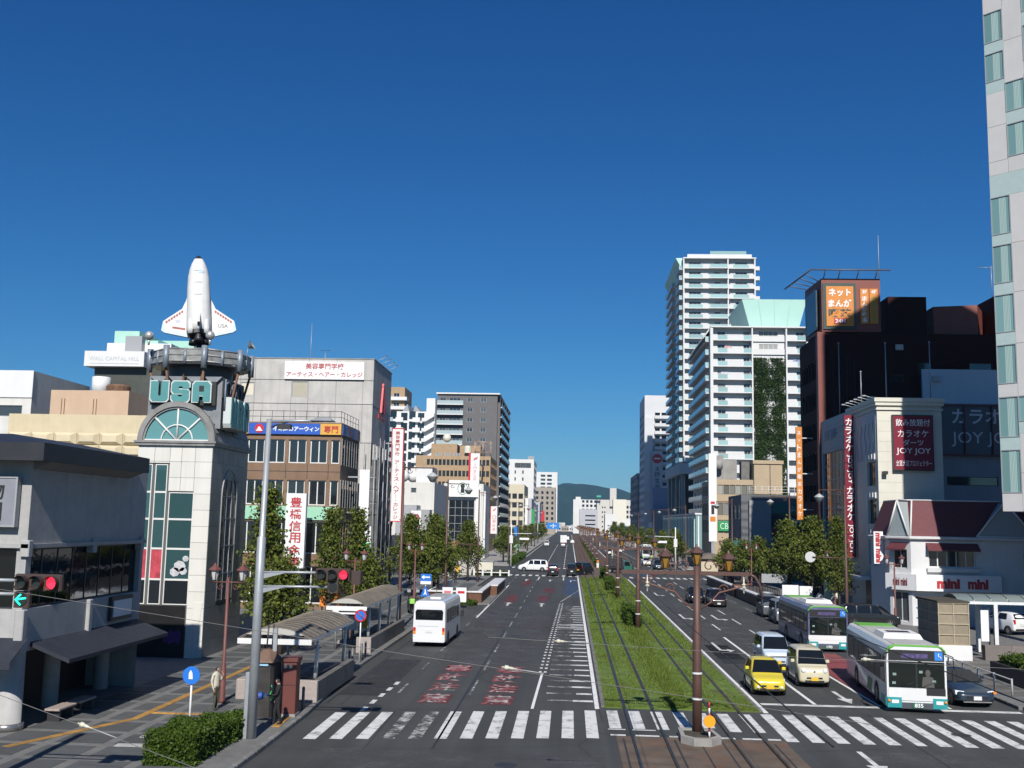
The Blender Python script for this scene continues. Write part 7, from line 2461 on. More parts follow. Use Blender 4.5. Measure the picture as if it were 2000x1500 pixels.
	part("screen_divider", MB().box(-.03, .03, yf - .009, yf - .003, 1.02, H - .66), BTRIM, t, local=True)
	part("rear_panel", MB().box(-w + .1, w - .1, L_ / 2 - .02, L_ / 2 + .01, 1.2, 2.2), mat("bus glass", (.014, .02, .016)), t, local=True)
	return t

def plate_text(t, body, x, y, z, w, h):
	o_ = letters(t, "plate_digits", body, M_LETW, Vector(BASE[t]) + Vector((x, y, z)), w, h, bold=.02, keep=False, depth=.004)
	return o_

BW = mat("bus white", (.66, .67, .67), .35, coat=.4)
TEALB = mat("bus teal", (.02, .27, .28), .35, coat=.4)
GRNB = mat("bus green", (.13, .42, .05), .4)
b1 = bus("white and teal city bus with green roof line at the stop line", (14.95, 50.75, 0), R(-5.5), 10.2, 2.42, 2.74, BW, TEALB, GRNB, True)
plate_text(b1, "835", .05, -5.16, .32, .34, .16)
part("green_swoosh", MB().prism([(-1.6, .35), (-.6, .35), (-.9, .9), (-1.9, .9)], 'x', -1.226, -1.214), mat("bus swoosh green", (.06, .22, .05), .4), b1, local=True)
b2 = bus("purple sided city bus with white teal front, second in the bus lane", (16.0, 71.9, 0), R(-1), 10.2, 2.42, 2.74, mat("bus purple grey", (.12, .13, .24), .35, coat=.4, var=.4, scale=1.3), TEALB, GRNB, False)
part("front_white", MB().box(-1.2, 1.2, -5.125, -5.09, .72, 1.0), W_CLEAN, b2, local=True)
plate_text(b2, "170", .05, -5.16, .32, .34, .16)

# --- white minibus driving away
mbs = thing("minibus", "white minibus with red and amber tail lamps driving away", "minibus", (-8.25, 67.3, 0), R(-1.5))
w, L_, H = .99, 6.9, 2.72
b = MB()
b.smooth = False
pr = [(w * .97, .28), (w, .36), (w, .8), (w, 1.4), (w * .985, 2.2), (w * .955, 2.5), (w * .87, H - .06), (w * .7, H)]
ring = lambda y, k, dz: [(x * k, y, z + (dz if z > 1.5 else 0)) for x, z in pr] + [(-x * k, y, z + (dz if z > 1.5 else 0)) for x, z in reversed(pr)]
b.loft([ring(-3.45, .96, -.06), ring(-3.38, 1, 0), ring(3.1, 1, 0), ring(3.36, .99, -.04), ring(3.45, .97, -.3)], cap=(True, True))
body = part("body", b, WHT, mbs, local=True)
body.scale = (1, -1, 1)
part("rear_window", MB().prism([(-.82, 1.6), (.82, 1.6), (.84, 2.08), (.76, 2.2), (-.76, 2.2), (-.84, 2.08)], 'y', -3.475, -3.44), CGLASS, mbs, local=True)
for s_ in (1, -1):
	tl = part("tail_lamp", MB().box(min(.80 * s_, .95 * s_), max(.80 * s_, .95 * s_), -3.475, -3.40, .95, 1.15), TAIL, mbs, local=True)
	part("amber_lens", MB().box(min(.80 * s_, .95 * s_), max(.80 * s_, .95 * s_), -3.475, -3.40, .75, .945), AMBER, mbs, local=True)
	part("reverse_lens", MB().box(min(.81 * s_, .94 * s_), max(.81 * s_, .94 * s_), -3.472, -3.40, .6, .745), LAMP, mbs, local=True)
	for k in range(5):
		y0 = -2.9 + k * 1.12
		xx = w * .975 * s_
		g_ = MB()
		pts = [(w * 1.0 * s_, y0, 1.4), (w * 1.0 * s_, y0 + 1.02, 1.4), (w * .985 * s_, y0 + 1.02, 2.18), (w * .985 * s_, y0, 2.18)]
		pts = [(p[0] + .006 * s_, p[1], p[2]) for p in pts]
		g_.poly(pts if s_ > 0 else list(reversed(pts)))
		part("side_window", g_, CGLASS, mbs, local=True)
	for y in (-2.2, 2.0):
		ar = MB()
		pts = [(y + .5 * math.cos(R(a)), .4 + .5 * math.sin(R(a))) for a in range(-20, 201, 20)]
		ring2 = [((w + .006) * s_, p[0], p[1]) for p in pts]
		ar.poly(ring2 if s_ > 0 else list(reversed(ring2)))
		part("wheel_arch", ar, BTRIM, mbs, local=True)
		wm = wheel_meshes(.4)
		wh = raw("wheel", wm[0], mbs, ((w - .09) * s_, y, .4), 0 if s_ > 0 else math.pi)
		raw("rim", wm[1], wh)
	mr_ = MB().tube([((w - .02) * s_, 3.2, 1.9), ((w + .2) * s_, 3.4, 1.8), ((w + .2) * s_, 3.4, 1.5)], .02, 5).bbox((w + .1) * s_ - .08, (w + .1) * s_ + .12, 3.36, 3.44, 1.25, 1.65, .02)
	part("mirror", mr_, BTRIM, mbs, local=True)
part("number_plate", MB().box(-.2, .2, -3.48, -3.45, .85, 1.02), PLW, mbs, local=True)
part("rear_bumper", MB().bbox(-w * .96, w * .96, -3.52, -3.4, .3, .52, .03), WHT, mbs, local=True)
part("rear_line", MB().box(-.7, .55, -3.462, -3.45, 1.22, 1.24), mat("grey print", (.4, .4, .42), .6), mbs, local=True)
part("roof_vent", MB().bbox(-.35, .35, -1.2, .4, H - .01, H + .07, .05), WHT, mbs, local=True)

# --- far trucks
tr_ = thing("box_truck", "white box truck seen from behind far down the left carriageway", "truck", (-2.1, 370, 0), R(180))
part("cargo_box", MB().bbox(-1.1, 1.1, -1.2, 3.2, .9, 3.4, .04), WHT, tr_, local=True)
part("cab", MB().bbox(-1.0, 1.0, -3.0, -1.3, .5, 2.4, .1), WHT, tr_, local=True)
part("chassis", MB().box(-.9, .9, -2.9, 3.1, .45, .88), BTRIM, tr_, local=True)
for s_ in (1, -1):
	for y in (-2.1, 2.0):
		wh = raw("wheel", wheel_meshes(.4)[0], tr_, (.9 * s_, y, .4))
		raw("rim", wheel_meshes(.4)[1], wh)
	part("tail_light", MB().box(min(.7 * s_, 1.0 * s_), max(.7 * s_, 1.0 * s_), 3.11, 3.2, .6, .85), TAIL, tr_, local=True)
tr_ = thing("light_truck", "dark green light truck turning across the right carriageway at the junction", "truck", (7.7, 166.5, 0), R(78))
part("cab", MB().loft([[(-.75, -2.2, .4), (.75, -2.2, .4), (.75, -.9, .4), (-.75, -.9, .4)], [(-.75, -2.2, 1.1), (.75, -2.2, 1.1), (.75, -.9, 1.1), (-.75, -.9, 1.1)], [(-.66, -1.8, 1.9), (.66, -1.8, 1.9), (.66, -.95, 1.9), (-.66, -.95, 1.9)]], cap=(True, True)), mat("truck green", (.02, .12, .09), .4), tr_, local=True)
part("windscreen", MB().poly([(-.62, -2.19, 1.14), (.62, -2.19, 1.14), (.56, -1.84, 1.82), (-.56, -1.84, 1.82)]), CGLASS, tr_, local=True)
part("side_window", MB().poly([(-.757, -1.0, 1.14), (-.757, -1.95, 1.14), (-.69, -1.72, 1.78), (-.69, -1.0, 1.78)]), CGLASS, tr_, local=True)
part("cargo_bed", MB().box(-.78, .78, -.8, 2.2, .7, .78).box(-.78, -.74, -.8, 2.2, .78, 1.1).box(.74, .78, -.8, 2.2, .78, 1.1).box(-.74, .74, 2.16, 2.2, .78, 1.1), BTRIM, tr_, local=True)
part("load", MB().bbox(-.6, .6, -.5, 1.9, .78, 2.4, .15), mat("dark tarpaulin", (.03, .03, .032), .7, var=.4, scale=2), tr_, local=True)
part("chassis", MB().box(-.55, .55, -1.9, 2.1, .4, .7), BTRIM, tr_, local=True)
for s_ in (1, -1):
	for y in (-1.5, 1.3):
		wh = raw("wheel", wheel_meshes(.32)[0], tr_, (.66 * s_, y, .32), 0 if s_ > 0 else math.pi)
		raw("rim", wheel_meshes(.32)[1], wh)
b3 = bus("white and lime city bus far away among the lantern posts", (17.6, 246, 0), 0, 10.2, 2.42, 2.9, BW, GRNB, GRNB, True)

# ================================================================== street furniture
def lamp_glow(name, col, s):
	return mat(name, col, .3, emit=col, estr=s)

RED_ON = lamp_glow("lit red lens", (.85, .02, .05), 1.6)
GRN_ON = lamp_glow("lit green arrow", (.02, .8, .5), 1.6)
LENS = mat("unlit lens", (.02, .025, .025), .3)
HOUS = mat("brown signal housing", (.05, .032, .026), .5)

def signal_head(t, cx, y, z, arrow=None, ax=0.0):
	part("housing", MB().bbox(cx - .6, cx + .6, y, y + .16, z - .2, z + .2, .04), HOUS, t)
	for k in range(3):
		x = cx - .38 + .38 * k
		part("lens", MB().lathe([(.001, 0), (.15, .0), (.15, .03)], (x, y - .02, z), 18, 'y'), RED_ON if k == 2 else LENS, t)
		v = MB()
		v.smooth = True
		v.lathe([(.165, -.2), (.165, .0)], (x, y, z), 14, 'y', R(-60), R(240))
		part("visor", v, HOUS, t)
	ax = cx + ax
	part("arrow_housing", MB().bbox(ax - .2, ax + .2, y, y + .16, z - .62, z - .22, .03), HOUS, t)
	part("lens", MB().lathe([(.001, 0), (.15, 0), (.15, .03)], (ax, y - .02, z - .42), 18, 'y'), LENS, t)
	if arrow:
		a = MB().cyl((ax - .13, y - .035, z - .42), (ax + .13, y - .035, z - .38), .024, n=5)
		a.tube([(ax, y - .035, z - .29), (ax - .13, y - .035, z - .42), (ax, y - .035, z - .55)], .024, 5)
		part("lit_arrow", a, GRN_ON, t)

t = thing("traffic_signal", "grey traffic signal pole showing red over the left crossing", "traffic light", (-10.58, 35.9, .15))
p_ = MB()
p_.tube([(-10.58, 35.9, .15), (-10.56, 35.9, 6.8), (-10.55, 35.9, 6.85), (-10.5, 35.9, 10.9)], [.17, .15, .105, .09], 14)
part("pole", p_, M_STEEL, t)
part("base_box", MB().bbox(-10.85, -10.7, 35.8, 36.05, .15, 2.3, .02), M_STEEL, t)
for z in (5.64, 5.16):
	part("arm", MB().cyl((-10.5, 35.9, z), (-8.2, 36.02, z + .02), .045, n=8), M_STEEL, t)
	part("arm_gusset", MB().prism([(-10.45, z - .02), (-9.7, z - .02), (-10.45, z - .22)], 'y', 35.88, 35.92), M_STEEL, t)
signal_head(t, -8.02, 35.8, 5.62, None, 0.02)
part("side_housing", MB().bbox(-7.4, -7.05, 35.8, 36.2, 5.3, 5.75, .03), HOUS, t)
part("lamp_arm", MB().cyl((-10.5, 35.9, 10.82), (-8.6, 35.9, 10.86), .05, n=8), M_STEEL, t)
part("lamp_bracket", MB().cyl((-10.48, 35.9, 10.6), (-9.8, 35.9, 10.82), .03, n=6).bbox(-10.2, -9.7, 35.8, 36.0, 10.55, 10.72, .03), F_DARK, t)
part("lamp_hood", MB().loft([[(-9.0, 35.6, 10.84), (-8.2, 35.6, 10.84), (-8.2, 36.2, 10.84), (-9.0, 36.2, 10.84)], [(-8.8, 35.75, 10.96), (-8.35, 35.75, 10.96), (-8.35, 36.05, 10.96), (-8.8, 36.05, 10.96)]], cap=(True, True)), M_STEEL, t)
t = thing("traffic_signal", "traffic signal showing red with a green left arrow at the left edge", "traffic light", (-15.7, 25.6, .15))
part("pole", MB().tube([(-15.7, 25.6, .15), (-15.7, 25.6, 8.3)], [.18, .13], 12), M_STEEL, t)
for z in (5.83, 5.5):
	part("arm", MB().cyl((-15.7, 25.6, z), (-13.5, 25.6, z), .045, n=8), M_STEEL, t)
signal_head(t, -13.02, 25.5, 5.8, True, -.38)

# brown twin lantern posts
IR2 = mat("red brown lantern iron", (.14, .05, .042), .55, var=.15, scale=3)
LANG = mat("lantern pane", (.5, .52, .52), .25)
LAM = mat("amber lantern pane", (.28, .15, .02), .35, var=.2, scale=5)

def lantern(t, x, y, z, s=1.0, pane=LANG, iron=IR2, local=False):
	"""hexagonal lantern, tapered body, roof with finial, z = bottom"""
	n = 6
	b = MB().lathe([(.001, z), (.10 * s, z), (.12 * s, z + .04 * s), (.21 * s, z + .44 * s), (.001, z + .44 * s)], (x, y, 0), n)
	a = part("lantern", b, pane, t, local=local)
	r = MB().lathe([(.30 * s, z + .43 * s), (.30 * s, z + .46 * s), (.06 * s, z + .66 * s), (.03 * s, z + .74 * s), (.001, z + .76 * s)], (x, y, 0), n)
	for k in range(n):
		c, s_ = math.cos(k * math.pi / 3), math.sin(k * math.pi / 3)
		r.cyl((x + .12 * s * c, y + .12 * s * s_, z + .03 * s), (x + .215 * s * c, y + .215 * s * s_, z + .44 * s), .016 * s, n=4)
	part("lantern_roof", r, iron, a, local=local)

def scroll(mb, x, y, z, r, turns, sgn, up=1, rad=.022):
	pts = []
	for k in range(14):
		a = k / 13 * turns * 2 * math.pi
		rr = r * (1 - .8 * k / 13)
		pts.append((x + sgn * rr * math.cos(a), y, z + up * rr * math.sin(a)))
	mb.tube(pts, rad, 5)

def lantern_post(label, x, y, group="twin lantern posts"):
	t = thing("lantern_post", label, "street lamp", (x, y, .15), 0, group)
	part("post", MB().tube([(0, 0, 0), (0, 0, .1), (0, 0, 1.4), (0, 0, 1.5), (0, 0, 4.9)], [.16, .13, .11, .07, .06], 10), IR2, t, local=True)
	a = MB().cyl((-.62, 0, 4.72), (.62, 0, 4.72), .03, n=6)
	for s_ in (-1, 1):
		scroll(a, .3 * s_, 0, 4.55, .14, 1.2, s_, -1, .014)
		a.cyl((.57 * s_, 0, 4.72), (.57 * s_, 0, 4.82), .03, n=6)
	part("crossarm", a, IR2, t, local=True)
	for s_ in (-1, 1):
		lantern(t, .57 * s_, 0, 4.8, .9, local=True)
	return t

lp = lantern_post("brown twin lantern post beside the man in the cream jacket", -13.75, 42.4)
for x, y, lb in ((-13.5, 66.5, "brown twin lantern post behind the farther bus shelter"), (-13.4, 92, "brown twin lantern post in front of the broad street tree"),
				(-14.6, 118, "brown twin lantern post among the left trees past the ramp"), (24.9, 83.2, "brown twin lantern post before the mansard shop sign"),
				(23.6, 96.5, "brown twin lantern post by the red karaoke sign"), (21.3, 126, "brown twin lantern post between the right street trees"), (21.6, 150, "brown twin lantern post by the dark grey block")):
	clone(lp, (x, y, .15), 0, lb)

# tall brown street lamps with one bracket
def tall_lamp(label, x, y, side, h=10.9, kind=0):
	t = thing("street_lamp", label, "street lamp", (x, y, .15), 0, "tall brown street lamps")
	part("post", MB().tube([(0, 0, 0), (0, 0, 1.6), (0, 0, h + .4)], [.15, .13, .07], 10), M_IRON, t, local=True)
	part("shoe", MB().lathe([(.21, 0), (.21, .5), (.15, .6)], (0, 0, 0), 10), mat("dark shoe", (.03, .02, .02), .6), t, local=True)
	a = MB().cyl((0, 0, h), (2.05 * side, 0, h), .045, n=6)
	scroll(a, .42 * side, 0, h - .22, .2, 1.1, side, -1, .03)
	a.cyl((2.0 * side, 0, h), (2.0 * side, 0, h - .35), .04, n=6)
	part("bracket", a, M_IRON, t, local=True)
	L_ = MB()
	L_.smooth = True
	L_.lathe([(.06, h - .3), (.34, h - .5), (.42, h - .55), (.38, h - .6), (.16, h - .95), (.001, h - .98)], (2.0 * side, 0, 0), 8)
	part("lamp_head", L_, mat("lamp head glass", (.4, .41, .4), .3), t, local=True)
	return t

A_ = tall_lamp("tall brown street lamp just left of the white minibus", -11.35, 71.2, 1)
B_ = tall_lamp("tall brown street lamp right of the red karaoke sign with a bracket over the kerb", 21.8, 85.3, -1, 10.4)
part("sign_arm", MB().cyl((0, 0, 5.05), (-2.6, 0, 5.1), .05, n=6), M_IRON, B_, local=True)
part("round_sign_back", MB().lathe([(.001, 0), (.42, 0), (.42, .03), (.001, .03)], (-2.75, .06, 5.1), 20, 'y'), mat("sign back grey", (.5, .5, .5), .5), B_, local=True)
for (x, y, lb) in ((-11.75, 101, "tall brown street lamp behind the ramp wall"), (-11.3, 131, "tall brown street lamp before the far left hedge"), (-10.9, 190, "tall brown street lamp past the left junction"), (-10.9, 226, "tall brown street lamp by the white banner"), (-10.9, 275, "tall brown street lamp far along the left pavement"), (-10.9, 330, "farthest tall brown street lamp on the left")):
	k = clone(A_, (x, y, .15), 0, lb)
	if y == 101:
		part("flag_arm", MB().cyl((0, 0, 5.2), (3.0, 0, 5.15), .045, n=6).cyl((2.3, 0, 5.15), (2.3, 0, 4.0), .03, n=6), M_IRON, k, local=True)
C_ = tall_lamp("tall brown street lamp beside the orange sign", 23.2, 113.4, -1, 10.6)
for (x, y, lb) in ((21.2, 140, "tall brown street lamp before the dark grey block"), (20.6, 190, "tall brown street lamp past the right junction"), (20.6, 222, "tall brown street lamp by the mint podium"), (20.6, 262, "tall brown street lamp beyond the mint podium"), (20.6, 320, "farthest tall brown street lamp on the right")):
	clone(C_, (x, y, .15), 0, lb)

# tram poles with lanterns and scrolls
def tram_pole(label, x, y):
	t = thing("tram_pole", label, "tram pole", (x, y, 0), 0, "tram poles along the median")
	part("post", MB().tube([(0, 0, 0), (0, 0, 2.0), (0, 0, 3.9), (0, 0, 3.95), (0, 0, 6.05)], [.175, .165, .16, .14, .12], 14), M_IRON, t, local=True)
	bd = MB()
	for z in (1.3, 2.2):
		bd.lathe([(.185, z), (.185, z + .07)], (0, 0, 0), 14)
	part("white_band", bd, M_PLASTIC_W, t, local=True)
	a = MB().box(-2.75, 1.9, -.05, .05, 5.72, 5.86)
	a.tube([(1.88, 0, 5.79), (2.1, 0, 5.7), (2.28, 0, 5.4), (2.35, 0, 4.9)], [.06, .055, .05, .045], 6)
	part("crossarm", a, M_IRON, t, local=True)
	sc_ = MB()
	for s_ in (-1, 1):
		sc_.tube([(.14 * s_, 0, 4.5), (.5 * s_, 0, 4.75), (.8 * s_, 0, 5.1), (1.5 * s_, 0, 5.3), (2.0 * s_, 0, 5.45)], .035, 6)
		scroll(sc_, .95 * s_, 0, 5.22, .2, 1.2, s_)
		scroll(sc_, 1.75 * s_, 0, 5.5, .18, 1.2, -s_)
		scroll(sc_, .45 * s_, 0, 6.05, .24, 1.1, s_)
		scroll(sc_, .85 * s_, 0, 6.0, .16, 1.1, -s_)
	part("scrollwork", sc_, mat("lighter brown iron", (.13, .06, .045), .55), t, local=True)
	for k, (dx, z) in enumerate(((-1.15, 5.95), (0, 6.1), (1.15, 5.9))):
		part("lantern_stem", MB().cyl((dx, 0, 5.7), (dx, 0, z + .05), .05, n=6), M_IRON, t, local=True)
		lantern(t, dx, 0, z, .98, LAM, M_IRON, True)
	for dx in (-1.8, 1.7):
		ins_ = MB()
		ins_.smooth = True
		ins_.lathe([(.02, 5.72), (.03, 5.45), (.1, 5.42), (.03, 5.38), (.11, 5.3), (.04, 5.26), (.02, 5.1)], (dx, 0, 0), 8)
		part("insulator", ins_, mat("porcelain", (.55, .52, .42), .3), t, local=True)
	return t

T0 = tram_pole("brown tram pole with three amber lanterns on the near kerbed island", 4.66, 39.3)
for k, y in enumerate((74.8, 105.8, 136.0, 192, 226, 260, 296, 334, 374, 420, 470, 530)):
	clone(T0, (4.8 if y < 160 else 4.9, y, .03), 0, "brown tram pole with amber lanterns, number %s along the median from the island" % ("two three four five six seven eight nine ten eleven twelve thirteen".split()[k]))
isl = thing("traffic_island", "small kerbed concrete island around the near tram pole", "island", (4.6, 38.8, 0))
out = [(3.95, 38.1), (4.35, 37.6), (4.95, 37.6), (5.35, 38.1), (5.2, 39.6), (4.0, 39.6)]
for k in range(len(out)):
	a, b = Vector((*out[k], 0)), Vector((*out[(k + 1) % len(out)], 0))
	c = Vector((4.65, 38.6, 0))
	ia, ib = a.lerp(c, .22), b.lerp(c, .22)
	part("kerb_block", MB().prism([tuple(a)[:2], tuple(b)[:2], tuple(ib)[:2], tuple(ia)[:2]], 'z', 0, .26), M_CONC, isl)
part("fill", MB().prism([tuple(Vector((*p, 0)).lerp(Vector((4.65, 38.6, 0)), .2))[:2] for p in out], 'z', 0, .2), M_SOIL, isl)
fl = thing("warning_post", "red and white striped post with an orange round reflector", "marker post", (4.95, 38.2, .2))
for k in range(6):
	part("stripe", MB().cyl((4.95, 38.2, .2 + .2 * k), (4.95, 38.2, .4 + .2 * k), .035, n=8), M_RED if k % 2 else M_PLASTIC_W, fl)
part("flasher", MB().lathe([(.001, 0), (.2, 0), (.21, .05), (.001, .06)], (4.95, 38.1, .75), 20, 'y'), mat("orange reflector", (.75, .3, .02), .3, emit=(.8, .3, .02), estr=.15), fl)  # warning flasher disc, given a faint glow by emission
for (y, lb) in ((147.6, "nearer"), (184.5, "farther")):
	f2 = thing("warning_post", "orange lamped marker at the %s track end of the junction" % lb, "marker post", (4.9, y, 0))
	part("post", MB().box(4.7, 5.1, y, y + .3, 0, .9), M_PLASTIC_W, f2)
	part("lamp", MB().lathe([(.001, 0), (.2, 0), (.2, .1), (.001, .1)], (4.9, y - .12, 1.1), 12, 'y'), AMBER, f2)

# contact and span wires
WIRE = mat("wire", (.03, .03, .03), .5)
for x, lb in ((2.89, "thin black contact wire above the left track"), (6.39, "thin black contact wire above the right track")):
	w_ = MB()
	for a, b in ((12, 39.3), (39.3, 74.8), (74.8, 105.8), (105.8, 136), (136, 192), (192, 260), (260, 374)):
		w_.tube([(x, a, 5.15), (x, (a + b) / 2, 5.12), (x, b, 5.15)], .011, 4, False)
	solo("contact_wire", w_, WIRE, lb, "wire")

def span(label, p0, p1, ins_at, r=.007):
	t = thing("span_wire", label, "wire", p0, 0, "span wires over the street")
	a, b = Vector(p0), Vector(p1)
	part("cable", MB().tube([a, a.lerp(b, .5) - Vector((0, 0, .05)), b], r, 5, False), mat("grey cable", (.15, .145, .14), .6), t)
	for k in ins_at:
		c = a.lerp(b, k)
		d = (b - a).normalized()
		part("insulator", MB().tube([c - d * .16, c - d * .1, c - d * .09, c - d * .02, c, c + d * .08, c + d * .1, c + d * .2], [.02, .025, .055, .055, .035, .035, .02, .015], 10), mat("porcelain", (.55, .52, .42)), t)
		part("sleeve", MB().cyl(c + d * .2, c + d * .8, .013, n=6), F_GREY, t)

span("pale span cable with one insulator above the red lane lettering", (-14.0, 24.6, 5.75), (6.6, 24.0, 3.3), (.615,))
span("pale span cable with one insulator crossing the near tram pole", (-2.2, 29.5, 4.35), (15.0, 30, 3.75), (.115, .6))
span("pale span cable with one insulator in front of the clipped hedge", (-22.0, 24, 6.3), (-7.0, 21.5, 2.35), (.80,))

# bus shelters
ROOFM = mat("weathered shelter roof", (.15, .13, .105), .7, var=.35, scale=1.5, streak=.2)
for (x0, x1, y0, y1, zz, lb) in ((-13.3, -10.35, 42.8, 51.3, 2.55, "nearer arched bus shelter beside the low stone wall"), (-13.4, -11.2, 58.8, 72.0, 2.6, "farther arched bus shelter with a white gable sign")):
	t = thing("bus_shelter", lb, "bus shelter", (-12, (y0 + y1) / 2, .15), 0, "bus shelters")
	n = int((y1 - y0) / .62)
	cxx, hw = (x0 + x1) / 2, (x1 - x0) / 2
	arc = lambda s: (cxx + hw * s, zz + .1 + .42 * (1 - s * s))
	for k in range(n):
		ya, yb = y0 + (y1 - y0) * k / n, y0 + (y1 - y0) * (k + 1) / n - .03
		r_ = MB()
		for q in range(8):
			a, b = arc(-1 + q / 4), arc(-1 + (q + 1) / 4)
			r_.poly([(a[0], ya, a[1]), (b[0], ya, b[1]), (b[0], yb, b[1]), (a[0], yb, a[1])])
			r_.poly([(a[0], ya, a[1] - .05), (b[0], ya, b[1] - .05), (b[0], ya, b[1]), (a[0], ya, a[1])])
		r_.tube([(arc(-1 + q / 4)[0], ya, arc(-1 + q / 4)[1] + .02) for q in range(9)], .028, 5, False)
		part("roof_sheet", r_, ROOFM, t)
	for y in (y0 - .06, y1):
		part("gable", MB().prism([arc((-1 + q / 6) * .8) for q in range(13)], 'y', y, y + .06), mat("cream gable", (.42, .41, .37), .5), t)
	part("beam", MB().box(x0 - .04, x1 + .04, y0 - .1, y0 - .06, zz - .12, zz + .1).box(x1 - .08, x1, y0, y1, zz - .02, zz + .1).box(x0, x0 + .08, y0, y1, zz - .02, zz + .1), M_PLASTIC_W, t)
	npo = 2 if y1 < 55 else 4
	for k in range(npo):
		y = y0 + 1.6 + k * (y1 - y0 - 3.0) / (npo - 1)
		part("post", MB().cyl((x1 - .15, y, .9), (x1 - .1, y, zz), .10, .05, 10), M_PLASTIC_W, t)
		part("post", MB().cyl((x0 + .2, y, .15), (x0 + .1, y, zz), .06, n=8), M_STEEL, t)
	part("seat_rail", MB().cyl((x1 - .5, y0 + 1, .75), (x1 - .5, y1 - 1, .75), .06, n=8), F_DARK, t)
	if y0 > 55:
		part("gable_sign", MB().box(x0 + .35, x1 - .25, y0 - .2, y0 - .12, zz - .32, zz - .04), M_SIGN_W, t)
		part("sign_print", MB().box(x0 + .7, x1 - .5, y0 - .21, y0 - .202, zz - .22, zz - .14), M_BLACK, t)
	lw = thing("low_wall", "low stone wall along the kerb at the %s" % lb.split(' bus')[0], "wall", (x1, y0, .15))
	n = int((y1 - y0) / 1.3)
	for k in range(n):
		ya = y0 + .5 + k * (y1 - y0 - 1.4) / n
		part("wall_stone", MB().bbox(x1 - .02, x1 + .26, ya + .004, ya + (y1 - y0 - 1.4) / n - .004, .15, .95, .01), mat("grey wall stone", (.13, .125, .115), .7, var=.2, scale=3, objvar=.12), lw)
	part("end_stone", MB().bbox(x1 - .55, x1 + .28, y0 + .2, y0 + .49, .15, 1.0, .02), mat("pink granite", (.34, .29, .265), .7, var=.15, scale=8), lw)
pl = thing("stone_planter", "pale granite planter block behind the black clad person", "planter", (-13.1, 43.6, .15))
part("block", MB().bbox(-13.5, -12.75, 43.3, 44.2, .15, .95, .03), MATS["pink granite"], pl)
part("dry_stems", MB().cyl((-13.2, 43.6, .9), (-13.05, 43.5, 1.25), .02, n=4).cyl((-13.0, 43.8, .9), (-13.2, 43.9, 1.2), .02, n=4), F_DARK, pl)

t = thing("service_cabinet", "red brown metal cabinet with two round gauges by the kerb", "cabinet", (-10.42, 40.1, .15))
part("body", MB().bbox(-10.72, -10.14, 39.85, 40.45, .25, 2.15, .02), mat("red brown cabinet", (.13, .04, .032), .5, var=.1, scale=3), t)
part("cap", MB().bbox(-10.77, -10.09, 39.8, 40.5, 2.15, 2.3, .02), MATS["red brown cabinet"], t)
part("plinth", MB().box(-10.75, -10.12, 39.82, 40.48, .15, .25), M_CONC, t)
for x in (-10.56, -10.36):
	part("gauge", MB().lathe([(.001, 0), (.07, 0), (.07, .03)], (x, 39.83, 1.98), 12, 'y'), CHROME, t)
part("door_line", MB().box(-10.7, -10.16, 39.846, 39.85, 1.28, 1.31), F_DARK, t)
t = thing("notice_pillar", "dark hexagonal notice pillar with a pointed brown roof", "kiosk", (-11.3, 39.9, .15))
part("body", MB().lathe([(.58, .15), (.55, 2.15), (.001, 2.15)], (-11.3, 39.95, 0), 6), mat("dark stained pillar", (.035, .03, .028), .6, var=.5, scale=3), t)
part("roof", MB().lathe([(.68, 2.15), (.66, 2.2), (.2, 2.58), (.001, 2.6)], (-11.3, 39.95, 0), 6), mat("brown copper roof", (.15, .09, .06), .6, var=.2, scale=3), t)
part("blue_band", MB().box(-11.75, -11.1, 39.4, 39.43, 2.03, 2.1), mat("pale blue strip", (.3, .5, .65), .4), t)
part("graffiti", MB().tube([(-10.95, 39.42, 1.35), (-10.88, 39.42, 1.2), (-10.98, 39.42, 1.05), (-10.88, 39.42, .9), (-10.95, 39.42, .8)], .03, 5), mat("green graffiti", (.05, .35, .12), .5), t)
for x in (-11.35, -11.15):
	part("rod", MB().cyl((x, 39.95, 2.4), (x + .05, 39.95, 3.5), .03, n=6), F_DARK, t)
part("panel_fin", MB().box(-11.1, -10.95, 39.9, 40.0, 2.5, 3.35), M_STEEL, t)

def round_sign(label, x, y, z, r, face, pole=M_PLASTIC_W, h0=.15, bar=None, ring=None):
	t = thing("road_sign", label, "road sign", (x, y, h0))
	part("pole", MB().cyl((x, y, h0), (x, y, z + r * .6), .038, n=8), pole, t)
	part("disc", MB().lathe([(.001, 0), (r, 0), (r, .03), (.001, .03)], (x, y - .08, z), 24, 'y'), face, t)
	if ring:
		part("ring", MB().lathe([(r * .78, 0), (r * 1.0, 0), (r, .012), (r * .78, .012)], (x, y - .095, z), 24, 'y'), ring, t)
	if bar:
		part("bar", MB().cyl((x - r * .6, y - .09, z + r * .6), (x + r * .6, y - .09, z - r * .6), r * .09, n=4), bar, t)
	return t

